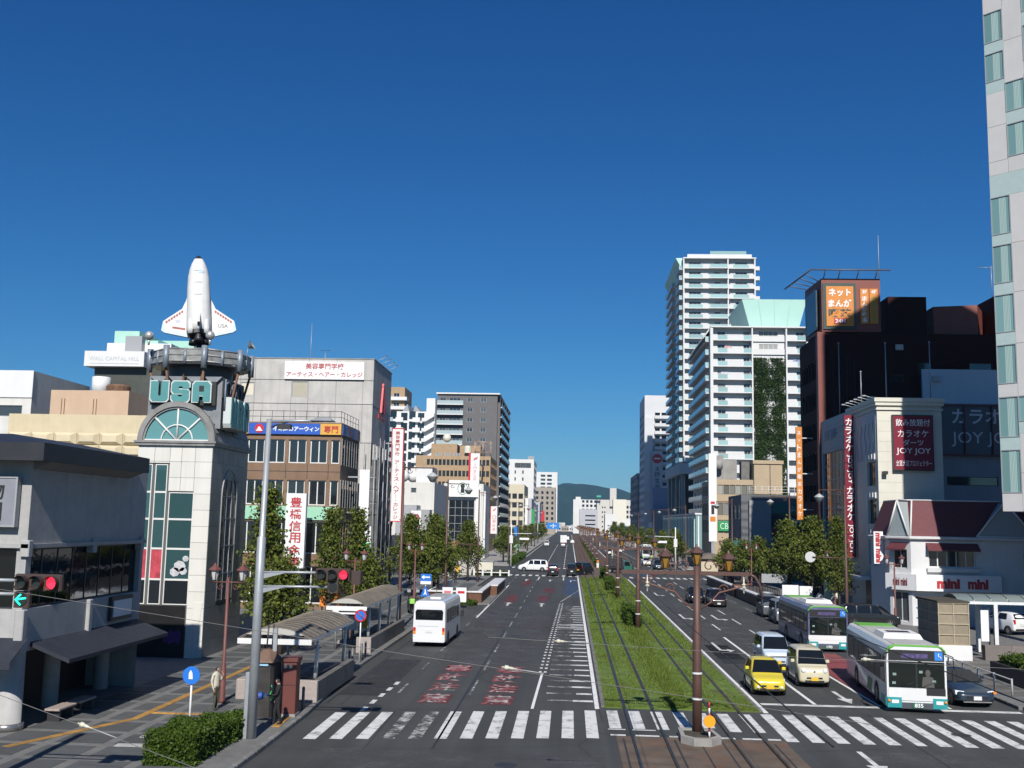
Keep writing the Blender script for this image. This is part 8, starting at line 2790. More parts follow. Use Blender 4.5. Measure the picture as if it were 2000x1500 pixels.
SBL = mat("road sign blue", (.02, .16, .58), .4)
t = round_sign("round blue footpath sign on a white pole beside the hedge", -12.78, 36.1, 2.12, .3, SBL)
part("figure", MB().prism([(-12.86, 2.0), (-12.72, 2.0), (-12.74, 2.2), (-12.8, 2.3), (-12.86, 2.2)], 'y', 36.0, 36.015), M_LETW, t)
round_sign("round no parking sign in blue and red before the farther shelter", -10.75, 55.0, 2.55, .31, SBL, bar=M_REDB, ring=M_REDB)
for k, (x, z1, lb) in enumerate(((-13.45, 2.2, "left"), (-12.85, 2.55, "middle"), (-12.1, 2.4, "right"))):
	t = thing("bus_stop_sign", "white bus stop timetable on a stone foot, %s of three" % lb, "bus stop", (x, 63.4, .15), 0, "bus stop signs")
	part("pole", MB().cyl((x, 63.4, .15), (x, 63.4, z1 + .1), .04, n=8), M_STEEL, t)
	part("board", MB().box(x - .3, x + .3, 63.3, 63.36, .95, 2.1), M_SIGN_W, t)
	part("foot", MB().lathe([(.36, .15), (.3, .32), (.001, .36)], (x, 63.4, 0), 8), M_CONC, t)
	if k:
		part("print", MB().box(x - .24, x + .24, 63.29, 63.298, 1.75, 2.0) if k == 1 else MB().box(x - .2, x + .2, 63.29, 63.298, 1.05, 2.0), MATS["pink disc"] if k == 1 else M_YEL, t)
	if k == 1:
		part("roundel", MB().lathe([(.001, 0), (.27, 0), (.27, .03)], (x, 63.3, 2.45), 20, 'y'), M_SIGN_W, t)
		part("roundel_band", MB().box(x - .22, x + .22, 63.27, 63.295, 2.5, 2.6).box(x - .22, x + .22, 63.27, 63.295, 2.3, 2.4), MATS["pink disc"], t)
t = thing("road_sign", "blue one way arrow sign over a blue triangular crossing sign", "road sign", (-11.35, 84, .15))
part("pole", MB().cyl((-11.35, 84, .15), (-11.35, 84, 3.3), .04, n=8), M_PLASTIC_W, t)
part("arrow_board", MB().box(-11.75, -10.9, 83.9, 83.94, 2.75, 3.3), SBL, t)
part("arrow", MB().prism([(-11.68, 3.05), (-11.45, 3.22), (-11.45, 3.1), (-11.0, 3.1), (-11.0, 3.0), (-11.45, 3.0), (-11.45, 2.88)], 'y', 83.87, 83.895), M_LETW, t)
part("caption_board", MB().box(-11.75, -10.9, 83.9, 83.94, 2.5, 2.74), M_SIGN_W, t)
part("triangle", MB().prism([(-11.75, 1.55), (-10.95, 1.55), (-11.35, 2.4)], 'y', 83.9, 83.94), SBL, t)
part("walking_figure", MB().prism([(-11.5, 1.62), (-11.38, 1.9), (-11.4, 2.1), (-11.3, 2.1), (-11.28, 1.85), (-11.2, 1.62), (-11.33, 1.75)], 'y', 83.87, 83.895), M_LETW, t)
for k, (x, m_) in enumerate(((-10.6, "pink"), (-9.4, "red"))):
	t = thing("sandwich_board", "white leaning sandwich board with %s print behind the minibus" % m_, "board", (x, 93, .15))
	part("board", MB().box(x - .45, x + .45, 92.9, 92.98, .5, 1.75), M_SIGN_W, t)
	part("leg", MB().box(x - .4, x - .34, 92.9, 93.4, .15, .5).box(x + .34, x + .4, 92.9, 93.4, .15, .5), F_DARK, t)
	part("print", MB().box(x - .3, x + .3, 92.88, 92.898, 1.25, 1.45), M_REDB if k else MATS["pink disc"], t)
# bollards
bo = thing("bollard", "short steel bollard pair nearest the granite wall end", "bollard", (-10.5, 41.2, .15), 0, "kerb bollards")
part("post", MB().cyl((0, 0, 0), (0, 0, .8), .06, n=10).sphere((0, 0, .8), .06, 8), mat("grey bollard", (.14, .14, .14), .5), bo, local=True)
for x, y, lb in ((-10.25, 41.5, "short steel bollard right of the pair by the granite wall end"), (-10.9, 53.2, "short kerb bollard before the no parking sign"), (-10.95, 54.2, "short kerb bollard just before the no parking pole"), (-10.9, 56.3, "short kerb bollard just past the no parking pole"), (-10.9, 57.4, "short kerb bollard at the farther shelter wall")):
	clone(bo, (x, y, .15), 0, lb)
# underground ramp walls
BRK = mat("brown tile facing", (.13, .055, .028), .6, var=.2, scale=4)
t = thing("ramp_wall", "brown faced ramp wall with white coping left of the carriageway", "wall", (-9, 100, 0))
part("front", MB().box(-13.2, -8.0, 97.5, 97.9, 0, 1.05), BRK, t)
part("coping", MB().box(-13.25, -7.9, 97.4, 98.0, 1.05, 1.17), M_PLASTIC_W, t)
part("flank", MB().box(-8.3, -8.0, 97.9, 108, 0, 1.05).box(-7.7, -7.3, 108, 121, 0, 1.05), BRK, t)
part("end_face", MB().box(-8.3, -7.3, 107.9, 108.0, 0, 1.04), BRK, t)
part("coping", MB().box(-8.4, -7.9, 98.0, 108, 1.05, 1.17).box(-8.4, -7.2, 108, 121, 1.055, 1.175), M_PLASTIC_W, t)
part("apron", MB().box(-10.75, -7.2, 97, 122, 0, .14), M_CONC_D, t)
part("inner_wall", MB().box(-12.9, -12.7, 98, 116, .15, 1.2), M_PLASTIC_W, t)
rl = MB()
rail_fence(rl, (-13.0, 96.9, .15), (-9.2, 96.9, .15), 1.25, 4, .025)
part("railing", rl, F_DARK, t)
t = thing("ramp_wall", "long dark ramp wall with white coping along the right kerb", "wall", (18, 115, 0))
part("flank", MB().box(17.9, 18.3, 94, 140, 0, 1.0), BRK, t)
part("coping", MB().box(17.75, 18.4, 93.9, 140, 1.0, 1.12), M_PLASTIC_W, t)
part("pier", MB().box(17.7, 18.5, 116, 117.2, 0, 1.3), BRK, t)
rl = MB()
for k in range(30):
	rl.box(20.2, 20.26, 104 + .9 * k, 104.06 + .9 * k, .15, 1.5)
rl.box(20.19, 20.27, 104, 130.3, 1.44, 1.5).box(20.19, 20.27, 104, 130.3, .3, .36)
part("railing", rl, F_DARK, t)
# yellow barrier pipes
t = thing("pipe_barrier", "bent yellow pipe barrier at the foot of the scaffold netting", "barrier", (-17.2, 88, .15))
for k in range(5):
	y = 82.5 + 2.2 * k
	part("pipe", MB().tube([(-17.6, y, .15), (-17.6, y, 1.0), (-17.2, y + .2, 1.15), (-16.8, y + .3, 1.2), (-16.75, y + .3, 1.75)], .06, 6), mat("yellow pipe", (.6, .42, .02), .5), t)
t = board("orange_board", "plain orange board beneath the left street trees", "board", -18.0, -16.6, 76.5, 1.2, 3.6, mat("orange hoarding", (.72, .22, .03), .5), .1, None)
part("post", MB().box(-17.9, -17.8, 76.6, 76.7, .15, 1.2).box(-16.8, -16.7, 76.6, 76.7, .15, 1.2), F_DARK, t)
# junction corner left: white fence, boxes, hut
t = thing("white_fence", "low white fence along the hedge at the far left corner", "fence", (-10, 147, .15))
for k in range(5):
	part("post", MB().bbox(-13.2 + 1.2 * k, -12.95 + 1.2 * k, 146, 146.2, .15, .95, .03), M_PLASTIC_W, t)
part("rail", MB().box(-13.2, -8.2, 146.06, 146.12, .55, .68), M_PLASTIC_W, t)
t = thing("utility_box", "large cream utility box at the far left corner", "utility box", (-11.4, 149, .15))
part("body", MB().bbox(-12.6, -10.6, 147.6, 149, .15, 2.0, .04), mat("cream box", (.6, .58, .48), .6, var=.06, scale=2), t)
part("lid", MB().box(-12.7, -10.5, 147.5, 149.1, 2.0, 2.1), F_GREY, t)
t = thing("utility_box", "tall grey partition panel with an orange mark at the far left corner", "utility box", (-14.6, 149, .15))
part("panel", MB().bbox(-16.0, -13.0, 146.6, 147.2, .15, 2.9, .03), W_GREYC, t)
part("mark", MB().box(-15.8, -15.1, 146.57, 146.6, .5, 1.3), M_YEL, t)
t = thing("street_kiosk", "small tiled roof kiosk behind the far left corner", "kiosk", (-15.5, 156, .15))
part("hut", MB().box(-17, -13.5, 148.0, 148.9, .15, 3.6), F_DARK, t)
part("roof", MB().lathe([(2.6, 3.6), (1.4, 4.7), (.001, 5.0)], (-15.2, 148.2, 0), 8), mat("tan curved roof", (.3, .16, .08), .7), t)
t = thing("direction_sign", "blue overhead direction sign far down the left carriageway", "road sign", (-6.2, 380, .15))
part("post", MB().cyl((-11.5, 380, .15), (-11.5, 380, 8), .15, n=8).cyl((-11.5, 380, 7.2), (-3.0, 380, 7.2), .1, n=6), M_STEEL, t)
part("board", MB().box(-8.2, -3.8, 379.7, 379.85, 5.4, 7.6), mat("direction blue", (.02, .2, .6), .4), t)
part("arrow_mark", MB().box(-6.1, -5.8, 379.6, 379.69, 5.7, 7.2).box(-7.2, -4.8, 379.6, 379.69, 6.4, 6.6), M_LETW, t)
for (x, y, s_, lb) in ((17.4, 176, -1, "right"), (-9.8, 178, 1, "left")):
	t = thing("traffic_signal", "white armed traffic signal at the far %s corner of the junction" % lb, "traffic light", (x, y, .15))
	part("pole", MB().cyl((x, y, .15), (x, y, 7.2), .13, .09, 10), M_PLASTIC_W, t)
	part("arm", MB().cyl((x, y, 5.6), (x + 4.8 * s_, y, 5.7), .06, n=6), M_PLASTIC_W, t)
	part("head", MB().bbox(x + 4.0 * s_ - .6, x + 4.0 * s_ + .6, y - .2, y, 5.4, 5.85, .04), F_DARK, t)
	part("name_board", MB().box(x + 2.2 * s_ - .8, x + 2.2 * s_ + .8, y - .06, y - .02, 4.6, 4.95), M_SIGN_W, t)
	part("white_box", MB().bbox(x - .3, x + .3, y - .2, y + .1, 4.0, 5.3, .05), M_PLASTIC_W, t)
for k, (x, y, z0, z1, w_, m_, lb) in enumerate(((-12.4, 232, 3, 6.5, .9, SBL, "blue vertical shop sign past the far left corner"), (-15.2, 420, 5, 13, 1.3, M_GREEN, "green vertical shop sign on the far left row"), (-13.6, 500, 5, 13, 1.6, M_REDB, "red and white vertical sign on the far left row"), (-13.0, 245, 1.2, 3.4, 1.4, mat("mint sign"  , (0.30, 0.56, 0.40)), "mint bus stop board on the far left pavement"), (-14.0, 330, 4, 15, .9, M_SIGN_W, "white slim sign pole on the far left row"))):
	t = board("vertical_sign", lb, "sign", x, x + w_, y, z0, z1, m_, .3, None)
	part("post", MB().box(x + w_ / 2 - .08, x + w_ / 2 + .08, y + .05, y + .2, .15, z0), M_STEEL, t)

# right corner: lift house, glazed canopy, fence, planter
t = thing("lift_house", "tan latticed lift house on a white plinth behind the near bus", "lift house", (22.2, 64.5, .15))
TANL = mat("tan mesh panel", (.25, .21, .145), .6, var=.12, scale=3, objvar=.1)
part("plinth", MB().bbox(21.2, 23.1, 62.9, 66.8, .15, 1.0, .02), W_CLEAN, t)
part("core", MB().box(21.35, 22.95, 63.05, 66.7, 1.0, 3.4), mat("brown core", (.06, .05, .035), .8), t)
for r_ in range(4):
	z0, z1 = 1.02 + .6 * r_, 1.6 + .6 * r_
	for k in range(2):
		part("lattice_panel", MB().box(21.32 + .83 * k, 22.12 + .83 * k, 62.99, 63.04, z0, z1 - .03), TANL, t)
	for k in range(4):
		part("lattice_panel", MB().box(21.29, 21.34, 63.1 + .9 * k, 63.97 + .9 * k, z0, z1 - .03), TANL, t)
fr_ = MB()
for z in (1.02, 1.6, 2.2, 2.8, 3.38):
	fr_.box(21.26, 23.0, 62.93, 62.985, z - .03, z + .03).box(21.23, 21.285, 62.98, 66.75, z - .03, z + .03)
for x in (21.27, 22.12, 22.97):
	fr_.box(x - .025, x + .025, 62.935, 62.98, 1.0, 3.4)
part("lattice_frame", fr_, mat("beige frame", (.38, .32, .22), .6), t)
part("roof", MB().box(21.2, 23.05, 62.9, 66.8, 3.4, 3.5), MATS["brown core"], t)
t = thing("glazed_canopy", "curved glazed walkway canopy with white posts at the right edge", "canopy", (27, 68, .15))
for k in range(9):
	x = 23.2 + 1.0 * k
	g_ = MB()
	for q in range(6):
		a, b = -1 + q / 3, -1 + (q + 1) / 3
		g_.poly([(x, 66.5 + 1.4 * a, 3.35 + .4 * (1 - a * a)), (x + .94, 66.5 + 1.4 * a, 3.35 + .4 * (1 - a * a)), (x + .94, 66.5 + 1.4 * b, 3.35 + .4 * (1 - b * b)), (x, 66.5 + 1.4 * b, 3.35 + .4 * (1 - b * b))])
	part("glass_sheet", g_, mat("green grey sheet", (.16, .19, .18), .3), t)
part("eave_beam", MB().box(23.1, 32.3, 65.0, 65.12, 3.22, 3.38).box(23.1, 32.3, 67.9, 68.0, 3.22, 3.38), M_PLASTIC_W, t)
for x in (25.2, 29.5):
	part("post", MB().box(x, x + .22, 65.0, 65.2, .15, 3.22), M_PLASTIC_W, t)
	part("post", MB().box(x, x + .22, 67.8, 68.0, .15, 3.22), M_PLASTIC_W, t)
t = board("notice_board", "white notice panels on a post under the glazed canopy", "board", 24.3, 24.75, 64.7, 1.1, 2.9, M_SIGN_W, .08, None)
part("post", MB().cyl((24.8, 64.8, .15), (24.8, 64.8, 3.0), .05, n=6), F_DARK, t)
t = thing("granite_bench_wall", "long low granite wall under the canopy", "wall", (27, 63, .15))
for k in range(6):
	part("stone", MB().bbox(24.0 + 1.5 * k, 25.49 + 1.5 * k, 63.4, 63.9, .15, 1.0, .01), mat("brown granite", (.17, .145, .13), .6, var=.15, scale=6, objvar=.1), t)
t = thing("kerb_fence", "grey steel fence along the right kerb beside the navy car", "fence", (19.9, 55, .15))
for k in range(8):
	part("post", MB().cyl((19.85, 49.5 + 2.0 * k, .15), (19.85, 49.5 + 2.0 * k, 1.0), .045, n=8), F_GREY, t)
for z in (.95, .6):
	part("rail", MB().cyl((19.85, 49.5, z), (19.85, 63.5, z), .03, n=6), F_GREY, t)
t = thing("raised_planter", "dark walled raised planter at the right edge", "planter", (23.5, 54, .15))
part("wall", MB().box(21.6, 21.8, 51.5, 56.5, .15, .95).box(21.8, 28, 51.5, 51.7, .15, .95).box(21.8, 28, 56.3, 56.5, .15, .95), mat("black stone", (.025, .025, .025), .6, var=.3, scale=3), t)
part("soil", MB().box(21.8, 28, 51.7, 56.3, .15, .8), M_SOIL, t)
for k, (x, y, w_, h_, m_, lb) in enumerate(((19.9, 101, 1.5, 1.3, M_SIGN_W, "white information board behind the parked vans, left"), (21.6, 101.5, 1.2, 1.2, M_SIGN_W, "white information board behind the parked vans, right"), (23.4, 99.5, 1.0, 1.7, mat("pale green board", (.5, .62, .52), .5), "pale green banner board by the right trees"), (19.6, 110, 2.6, .9, F_GREY, "grey louvred board over the parked vans"))):
	t = board("street_board", lb, "board", x, x + w_, y, .9 if k < 3 else 1.9, .9 + h_ if k < 3 else 2.8, m_, .08, None)
	part("post", MB().box(x + .1, x + .18, y + .02, y + .06, .15, .9 if k < 3 else 1.9).box(x + w_ - .18, x + w_ - .1, y + .02, y + .06, .15, .9 if k < 3 else 1.9), F_DARK, t)
for k, (x, y) in enumerate(((20.6, 168), (21.5, 200))):
	t = thing("street_kiosk", ("cream block hut", "grey hut")[k] + " with curved brown roof on the far right pavement", "kiosk", (x, y, .15))
	part("hut", MB().box(x, x + 4, y, y + 6, .15, 2.4), mat("hut beige", (.5, .44, .32), .7) if k == 0 else W_GREYC, t)
	part("roof", MB().prism([(x - .4, 2.4), (x + .6, 3.0), (x + 2, 3.25), (x + 3.4, 3.0), (x + 4.4, 2.4)], 'y', y - .5, y + 6.3), ROOFM, t)

# ================================================================== trees and plants
LEAF_A = leafmat("ginkgo leaf", (.028, .056, .008), (.14, .165, .026))
LEAF_B = leafmat("hedge leaf", (.016, .045, .006), (.075, .12, .012))
LEAF_C = leafmat("grass blade", (.055, .095, .012), (.16, .21, .035))
LEAF_D = leafmat("climber leaf", (.012, .034, .008), (.05, .085, .015))
BARK = mat("bark", (.075, .06, .048), .9, var=.3, scale=5, bump=.6, bscale=12)

def leaf(mb, p, s, rnd):
	a = Vector((rnd.gauss(0, 1), rnd.gauss(0, 1), rnd.gauss(0, .8) + .1)).normalized()
	u = a.orthogonal().normalized()
	u.rotate(Matrix.Rotation(rnd.uniform(0, 6.28), 3, a))
	v = a.cross(u)
	n = len(mb.v)
	mb.v += [tuple(p - u * s * .5), tuple(p + v * s * .34), tuple(p + u * s * .55), tuple(p - v * s * .34)]
	mb.face((n, n + 1, n + 2, n + 3))

def tree_meshes(seed, H, rad, base, nb, per, ls, shape):
	"""tapering trunk with rising limbs; leaves hang in clumps along every limb"""
	rnd = random.Random(seed)
	tr, cr = MB(), MB()
	lean = rnd.uniform(-.15, .15)
	tr.tube([(0, 0, 0), (lean * .3, 0, H * .3), (lean, .1, H * .65), (lean * 1.1, .1, H * .97)], [.17, .14, .08, .02], 8)
	for k in range(nb):
		f = (k + rnd.random() * .6) / nb
		z = base + (H * .96 - base) * f
		az = k * 2.399 + rnd.uniform(-.4, .4)
		L_ = rad * shape(f) * rnd.uniform(.72, 1.18)
		el = R(rnd.uniform(18, 48))
		d = Vector((math.cos(az) * math.cos(el), math.sin(az) * math.cos(el), math.sin(el)))
		o = Vector((lean * f, 0, z - L_ * .25))
		e = o + d * L_ + Vector((0, 0, L_ * .12))
		tr.tube([o, o.lerp(e, .55) - Vector((0, 0, .06)), e], [.045, .03, .01], 5)
		for j in range(per):
			t_ = .22 + .85 * math.sqrt(rnd.random())
			c = o.lerp(e, min(t_, 1.06))
			sp = .16 + .2 * (1 - abs(t_ - .7))
			p = c + Vector((rnd.gauss(0, sp), rnd.gauss(0, sp), rnd.gauss(0, sp * .62)))
			leaf(cr, p, ls * rnd.uniform(.7, 1.35), rnd)
	return tr.mesh("trunk", BARK), cr.mesh("crown", LEAF_A)

col_ = lambda f: (.78 + .3 * math.sin(f * 5)) * (1 - f) ** .45 * (1.12 if f < .45 else .82)
brd = lambda f: (.5 + .7 * math.sin(math.pi * min(1, f + .25))) * (1.1 - .75 * f)
TREES = [tree_meshes(1, 9.4, 1.45, 1.9, 60, 80, .2, col_), tree_meshes(2, 8.3, 1.3, 1.8, 52, 75, .2, col_), tree_meshes(3, 8.0, 2.3, 1.9, 62, 110, .22, brd),
		tree_meshes(4, 7.6, 2.0, 1.9, 54, 105, .22, brd), tree_meshes(5, 5.2, 1.7, 1.3, 42, 70, .22, brd), tree_meshes(6, 6.6, 2.1, 1.5, 44, 75, .3, brd)]

def tree(label, k, x, y, s=1.0, rz=0.0, group="street trees on the left"):
	t = thing("street_tree", label, "tree", (x, y, .15), rz, group)
	t.scale = (s, s, s)
	raw("trunk", TREES[k][0], t)
	raw("crown", TREES[k][1], t)

tree("tall slender ginkgo directly right of the letter tower", 0, -17.2, 60.0, 1.0)
tree("bushy low ginkgo crown beside the tall slender one", 4, -15.6, 57.5, .95, 2)
tree("columnar ginkgo before the bank sign, left of a pair", 1, -17.3, 76.0, 1.0, 1)
tree("columnar ginkgo before the scaffold netting, right of a pair", 1, -15.6, 78.0, 1.0, 3)
tree("low spreading tree under the columnar pair", 4, -14.6, 77, .9, 4)
tree("broad leafy street tree left in the clump behind the minibus", 2, -15.5, 103.5, .98, 0)
tree("broad leafy street tree in the middle of the clump behind the minibus", 3, -13.6, 107, 1.05, 2)
tree("broad leafy street tree right in the clump behind the minibus", 2, -12.6, 102, .9, 4)
tree("single leafy tree before the white block with the curtain wall", 3, -12.6, 132, .98, 1)
for k, (x, y, s) in enumerate(((-12.2, 196, 1.0), (-12.5, 222, .95), (-12.0, 250, 1.0), (-12.4, 300, 1.0), (-12.2, 340, 1.05), (-12.0, 400, 1.1), (-12.0, 460, 1.2))):
	tree("leafy street tree on the far left pavement, %s from the junction" % "first second third fourth fifth sixth seventh".split()[k], 5, x, y, s, k)
tree("leafy street tree nearest the red karaoke sign", 0, 24.0, 96.5, .92, 1, "street trees on the right")
tree("leafy street tree right behind the second bus, middle of three", 2, 23.6, 105, 1.05, 2, "street trees on the right")
tree("leafy street tree left of the three behind the second bus", 3, 22.3, 110.5, 1.08, 3, "street trees on the right")
for k, (x, y) in enumerate(((20.8, 140), (22.2, 137), (23.6, 134), (24.9, 139), (21.6, 146))):
	tree("small round tree before the dark grey block, %s from the left" % ("first", "third", "fourth", "fifth", "second")[k], 4, x, y, 1.0 + .07 * (k % 3), k, "small trees on the right")
for k, (x, y, s) in enumerate(((19.8, 196, .9), (21.0, 214, 1.0), (20.2, 232, .95), (20.6, 275, 1.0), (20.4, 305, 1.0), (20.4, 350, 1.1), (20.6, 420, 1.2), (21, 500, 1.3))):
	tree("street tree along the far right pavement, %s from the junction" % "first second third fourth fifth sixth seventh eighth".split()[k], 5, x, y, s, k + 2, "street trees on the right")

def leafbox(x0, x1, y0, y1, z0, z1, n, s, seed):
	"""clipped mass of leaves: dense shell with an uneven surface"""
	rnd = random.Random(seed)
	mb = MB()
	for k in range(n):
		f = rnd.random()
		x, y, z = rnd.uniform(x0, x1), rnd.uniform(y0, y1), rnd.uniform(z0, z1)
		q = rnd.random()
		if q < .5:
			z = z1 + .07 * math.sin(x * 4 + y * 3)
		elif q < .72:
			y = y0
		elif q < .88:
			x = x1 if rnd.random() < .6 else x0
		p = Vector((x + rnd.gauss(0, .05), y + rnd.gauss(0, .05), z + rnd.gauss(0, .05)))
		leaf(mb, p, s * rnd.uniform(.7, 1.3), rnd)
	return mb

def hedge(label, x0, x1, y0, y1, h, n, s, seed, z0=.15):
	t = thing("hedge", label, "hedge", ((x0 + x1) / 2, (y0 + y1) / 2, z0))
	part("foliage", leafbox(x0, x1, y0, y1, z0, z0 + h, n, s, seed), LEAF_B, t)
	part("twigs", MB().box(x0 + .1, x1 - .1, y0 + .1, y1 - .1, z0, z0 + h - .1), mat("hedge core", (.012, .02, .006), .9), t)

hedge("clipped evergreen hedge beside the near signal pole", -12.5, -11.0, 31.6, 34.7, .85, 11000, .085, 1)
hedge("small clipped hedge end behind the main hedge", -12.1, -10.9, 35.0, 36.4, .7, 3500, .085, 2)
hedge("rough green shrubs in the raised planter", 21.9, 27.9, 51.8, 56.2, .55, 9000, .13, 3, .75)
hedge("low hedge behind the white fence at the far left corner", -13.4, -8.4, 146.4, 147.4, .55, 1500, .22, 4)
hedge("grassy tuft bed before the brown ramp wall", -12.6, -8.4, 95.6, 97.2, .3, 1200, .2, 5, .02)
hedge("green verge shrubs on the far left kerb", -10.6, -9.4, 186, 230, 1.0, 3000, .3, 6)

# grass on the tram track
rnd = random.Random(4)
g_ = MB()
for k in range(70000):
	y = 44.8 + 104 * rnd.random() ** 1.9
	x = rnd.uniform(1.58, 7.78)
	if any(abs(x - r) < .11 for r in RAILS):
		continue
	if math.sin(x * 1.3 + y * .21) + math.sin(y * .63 - x * .7) > 1.0 and rnd.random() < .8:
		continue
	s = rnd.uniform(.025, .06) * (1 + (y - 45) * .02)
	a = rnd.uniform(0, 6.28)
	w = s * .35 * (1 + (y - 45) * .01)
	dx, dy = math.cos(a) * w, math.sin(a) * w
	n = len(g_.v)
	lx, ly = rnd.gauss(0, s * .35), rnd.gauss(0, s * .35)
	g_.v += [(x - dx, y - dy, .05), (x + dx, y + dy, .05), (x + lx, y + ly, .05 + s)]
	g_.face((n, n + 1, n + 2))
solo("track_grass", g_, LEAF_C, "short bright green grass growing between the tram rails", None, kind="stuff")
g_ = MB()
for k in range(16000):
	y = 45.2 + 102 * rnd.random() ** 1.6
	den = .5 + .5 * math.sin(y * .35 + 1.0)
	x = 4.62 + rnd.gauss(0, .22) + .12 * math.sin(y * .8)
	s = rnd.uniform(.15, .55) * (.35 + .65 * den) * (1 + (y - 45) * .004)
	w = .012 + (y - 45) * .0006
	a = rnd.uniform(0, 6.28)
	dx, dy = math.cos(a) * w, math.sin(a) * w
	n = len(g_.v)
	lx, ly = rnd.gauss(0, .12), rnd.gauss(0, .12)
	g_.v += [(x - dx, y - dy, .05), (x + dx, y + dy, .05), (x + lx, y + ly, .05 + s)]
	g_.face((n, n + 1, n + 2))
solo("tall_grass", g_, LEAF_C, "tall ragged grass strip between the two tracks", None, kind="stuff")
for k, (y, L_, h) in enumerate(((76.5, 11, 1.0), (119, 9, 1.2), (143, 3.5, 1.5))):
	hedge("dark shrub on the strip between the tracks, %s from the near island" % ("first", "second", "third")[k], 4.25, 5.15, y, y + L_, h, 2600, .16, 20 + k, .05)
hedge("thin green planting on the far brown track bed", 4.6, 5.1, 186, 420, .45, 5000, .3, 30, .03)
# climbers on the near tower
rnd = random.Random(8)
mb = MB()
for k in range(30000):
	c = rnd.choice((0, 0, 0, 0, 1, 1))
	z = 13 + 33.6 * rnd.random()
	fl = (z / FH) % 1.0
	x = (43.6 + .9 * math.sin(z * .5) + rnd.gauss(0, 1.35)) if c == 0 else (48.0 + .5 * math.sin(z * .9) + rnd.gauss(0, .9))
	if not 42.1 < x < 49.5 or (fl > .45 and rnd.random() < .35):
		continue
	leaf(mb, Vector((x, 245 - .75 + rnd.gauss(0, .18), z)), rnd.uniform(.25, .5), rnd)
cl = thing("climbing_plants", "green climbing plants on the trellis bay of the white tower", "plants", (45.5, 244.3, 13))
part("foliage", mb, LEAF_D, cl)

# ================================================================== people
SKIN = mat("skin", (.42, .24, .17), .6)

def person(label, loc, rz, top, leg, hair, pose=0, h=1.68):
	"""continuous skinned figure; faces are coloured by garment. faces local -y"""
	v, e, r = [], [], []

	def add(p, rad, parent=None):
		v.append(p)
		r.append(rad)
		if parent is not None:
			e.append((parent, len(v) - 1))
		return len(v) - 1
	pel = add((0, 0, .93), (.165, .125))
	wst = add((0, .01, 1.08), (.175, .13), pel)
	ch = add((0, .015, 1.28), (.2, .14), wst)
	sh = add((0, .02, 1.42), (.12, .09), ch)
	nk = add((0, 0, 1.50), (.055, .055), sh)
	hd = add((0, -.02, 1.59), (.082, .095), nk)
	tp = add((0, -.015, 1.69), (.07, .08), hd)
	fc = add((0, -.105, 1.585), (.02, .025), hd)
	for s in (-1, 1):
		hp = add((.09 * s, 0, .86), (.10, .10), pel)
		st = .12 if pose == 1 else .02
		kn = add((.095 * s, -.03 + st * s * .6, .49), (.068, .07), hp)
		an = add((.095 * s, .02 + st * s, .09), (.045, .05), kn)
		add((.10 * s, -.13 + st * s, .045), (.045, .035), an)
		sd = add((.20 * s, .02, 1.38), (.062, .062), sh)
		if pose == 0 and s > 0:
			el, wr, hn = (.27, -.08, 1.14), (.12, -.25, 1.36), (.07, -.22, 1.46)
		elif pose == 1 and s > 0:
			el, wr, hn = (.26, -.05, 1.14), (.22, -.30, 1.10), (.20, -.38, 1.10)
		else:
			el, wr, hn = (.27 * s, .03, 1.12), (.27 * s, -.06, .88), (.27 * s, -.09, .79)
		a = add(el, (.055, .055), sd)
		b = add(wr, (.034, .034), a)
		c = add(hn, (.036, .03), b)
		d = Vector(hn) - Vector(wr)
		d.normalize()
		q = d.orthogonal().normalized()
		for k in range(4):
			add(tuple(Vector(hn) + d * (.08 + .01 * (k in (1, 2))) + q * (.018 * (k - 1.5))), (.009, .009), c)
		add(tuple(Vector(hn) + d * .03 + q * .055), (.010, .010), c)
	k_ = h / 1.74
	me = bpy.data.meshes.new("body")
	me.from_pydata([tuple(x * k_ for x in p) for p in v], e, [])
	o = bpy.data.objects.new("body", me)
	COL.objects.link(o)
	o.modifiers.new("skin", 'SKIN')
	o.modifiers.new("smooth", 'SUBSURF').levels = 1
	for i, sv in enumerate(me.skin_vertices[0].data):
		sv.radius = tuple(x * k_ for x in r[i])
		sv.use_root = i == 0
	return dict(o=o, label=label, loc=loc, rz=rz, top=top, leg=leg, hair=hair, pose=pose, k=k_)

CLO = lambda n, c: mat("cloth " + n, c, .85, var=.2, scale=9)
FOLK = [person("man in a cream jacket and olive trousers standing by the lantern post", (-13.45, 40.7, .15), R(75), CLO("cream", (.5, .47, .38)), CLO("olive", (.07, .075, .05)), CLO("dark hair", (.03, .025, .02)), 0),
		person("person in black holding out a blue and white folded umbrella", (-10.38, 38.3, .15), R(-75), CLO("black", (.012, .012, .013)), CLO("black", (.012,) * 3), CLO("dark hair", (.03,) * 3), 1, 1.66),
		person("person in a white shirt under the right street trees", (23.0, 99.6, .15), R(180), CLO("white", (.7, .7, .7)), CLO("grey", (.06, .06, .07)), CLO("dark hair", (.03,) * 3), 2),
		person("person in white farther under the right trees", (25.0, 101.5, .15), R(150), CLO("white", (.7, .7, .7)), CLO("grey", (.06,) * 3), CLO("dark hair", (.03,) * 3), 2),
		person("person in black waiting under the left trees past the ramp", (-13.6, 127.0, .15), R(20), CLO("black", (.012,) * 3), CLO("black", (.012,) * 3), CLO("dark hair", (.03,) * 3), 2),
		person("person in a pale shirt beside the left roadside shelter", (-14.6, 126.0, .15), R(10), CLO("white", (.7, .7, .7)), CLO("black", (.012,) * 3), CLO("dark hair", (.03,) * 3), 2)]
bpy.context.view_layer.update()
dg = bpy.context.evaluated_depsgraph_get()
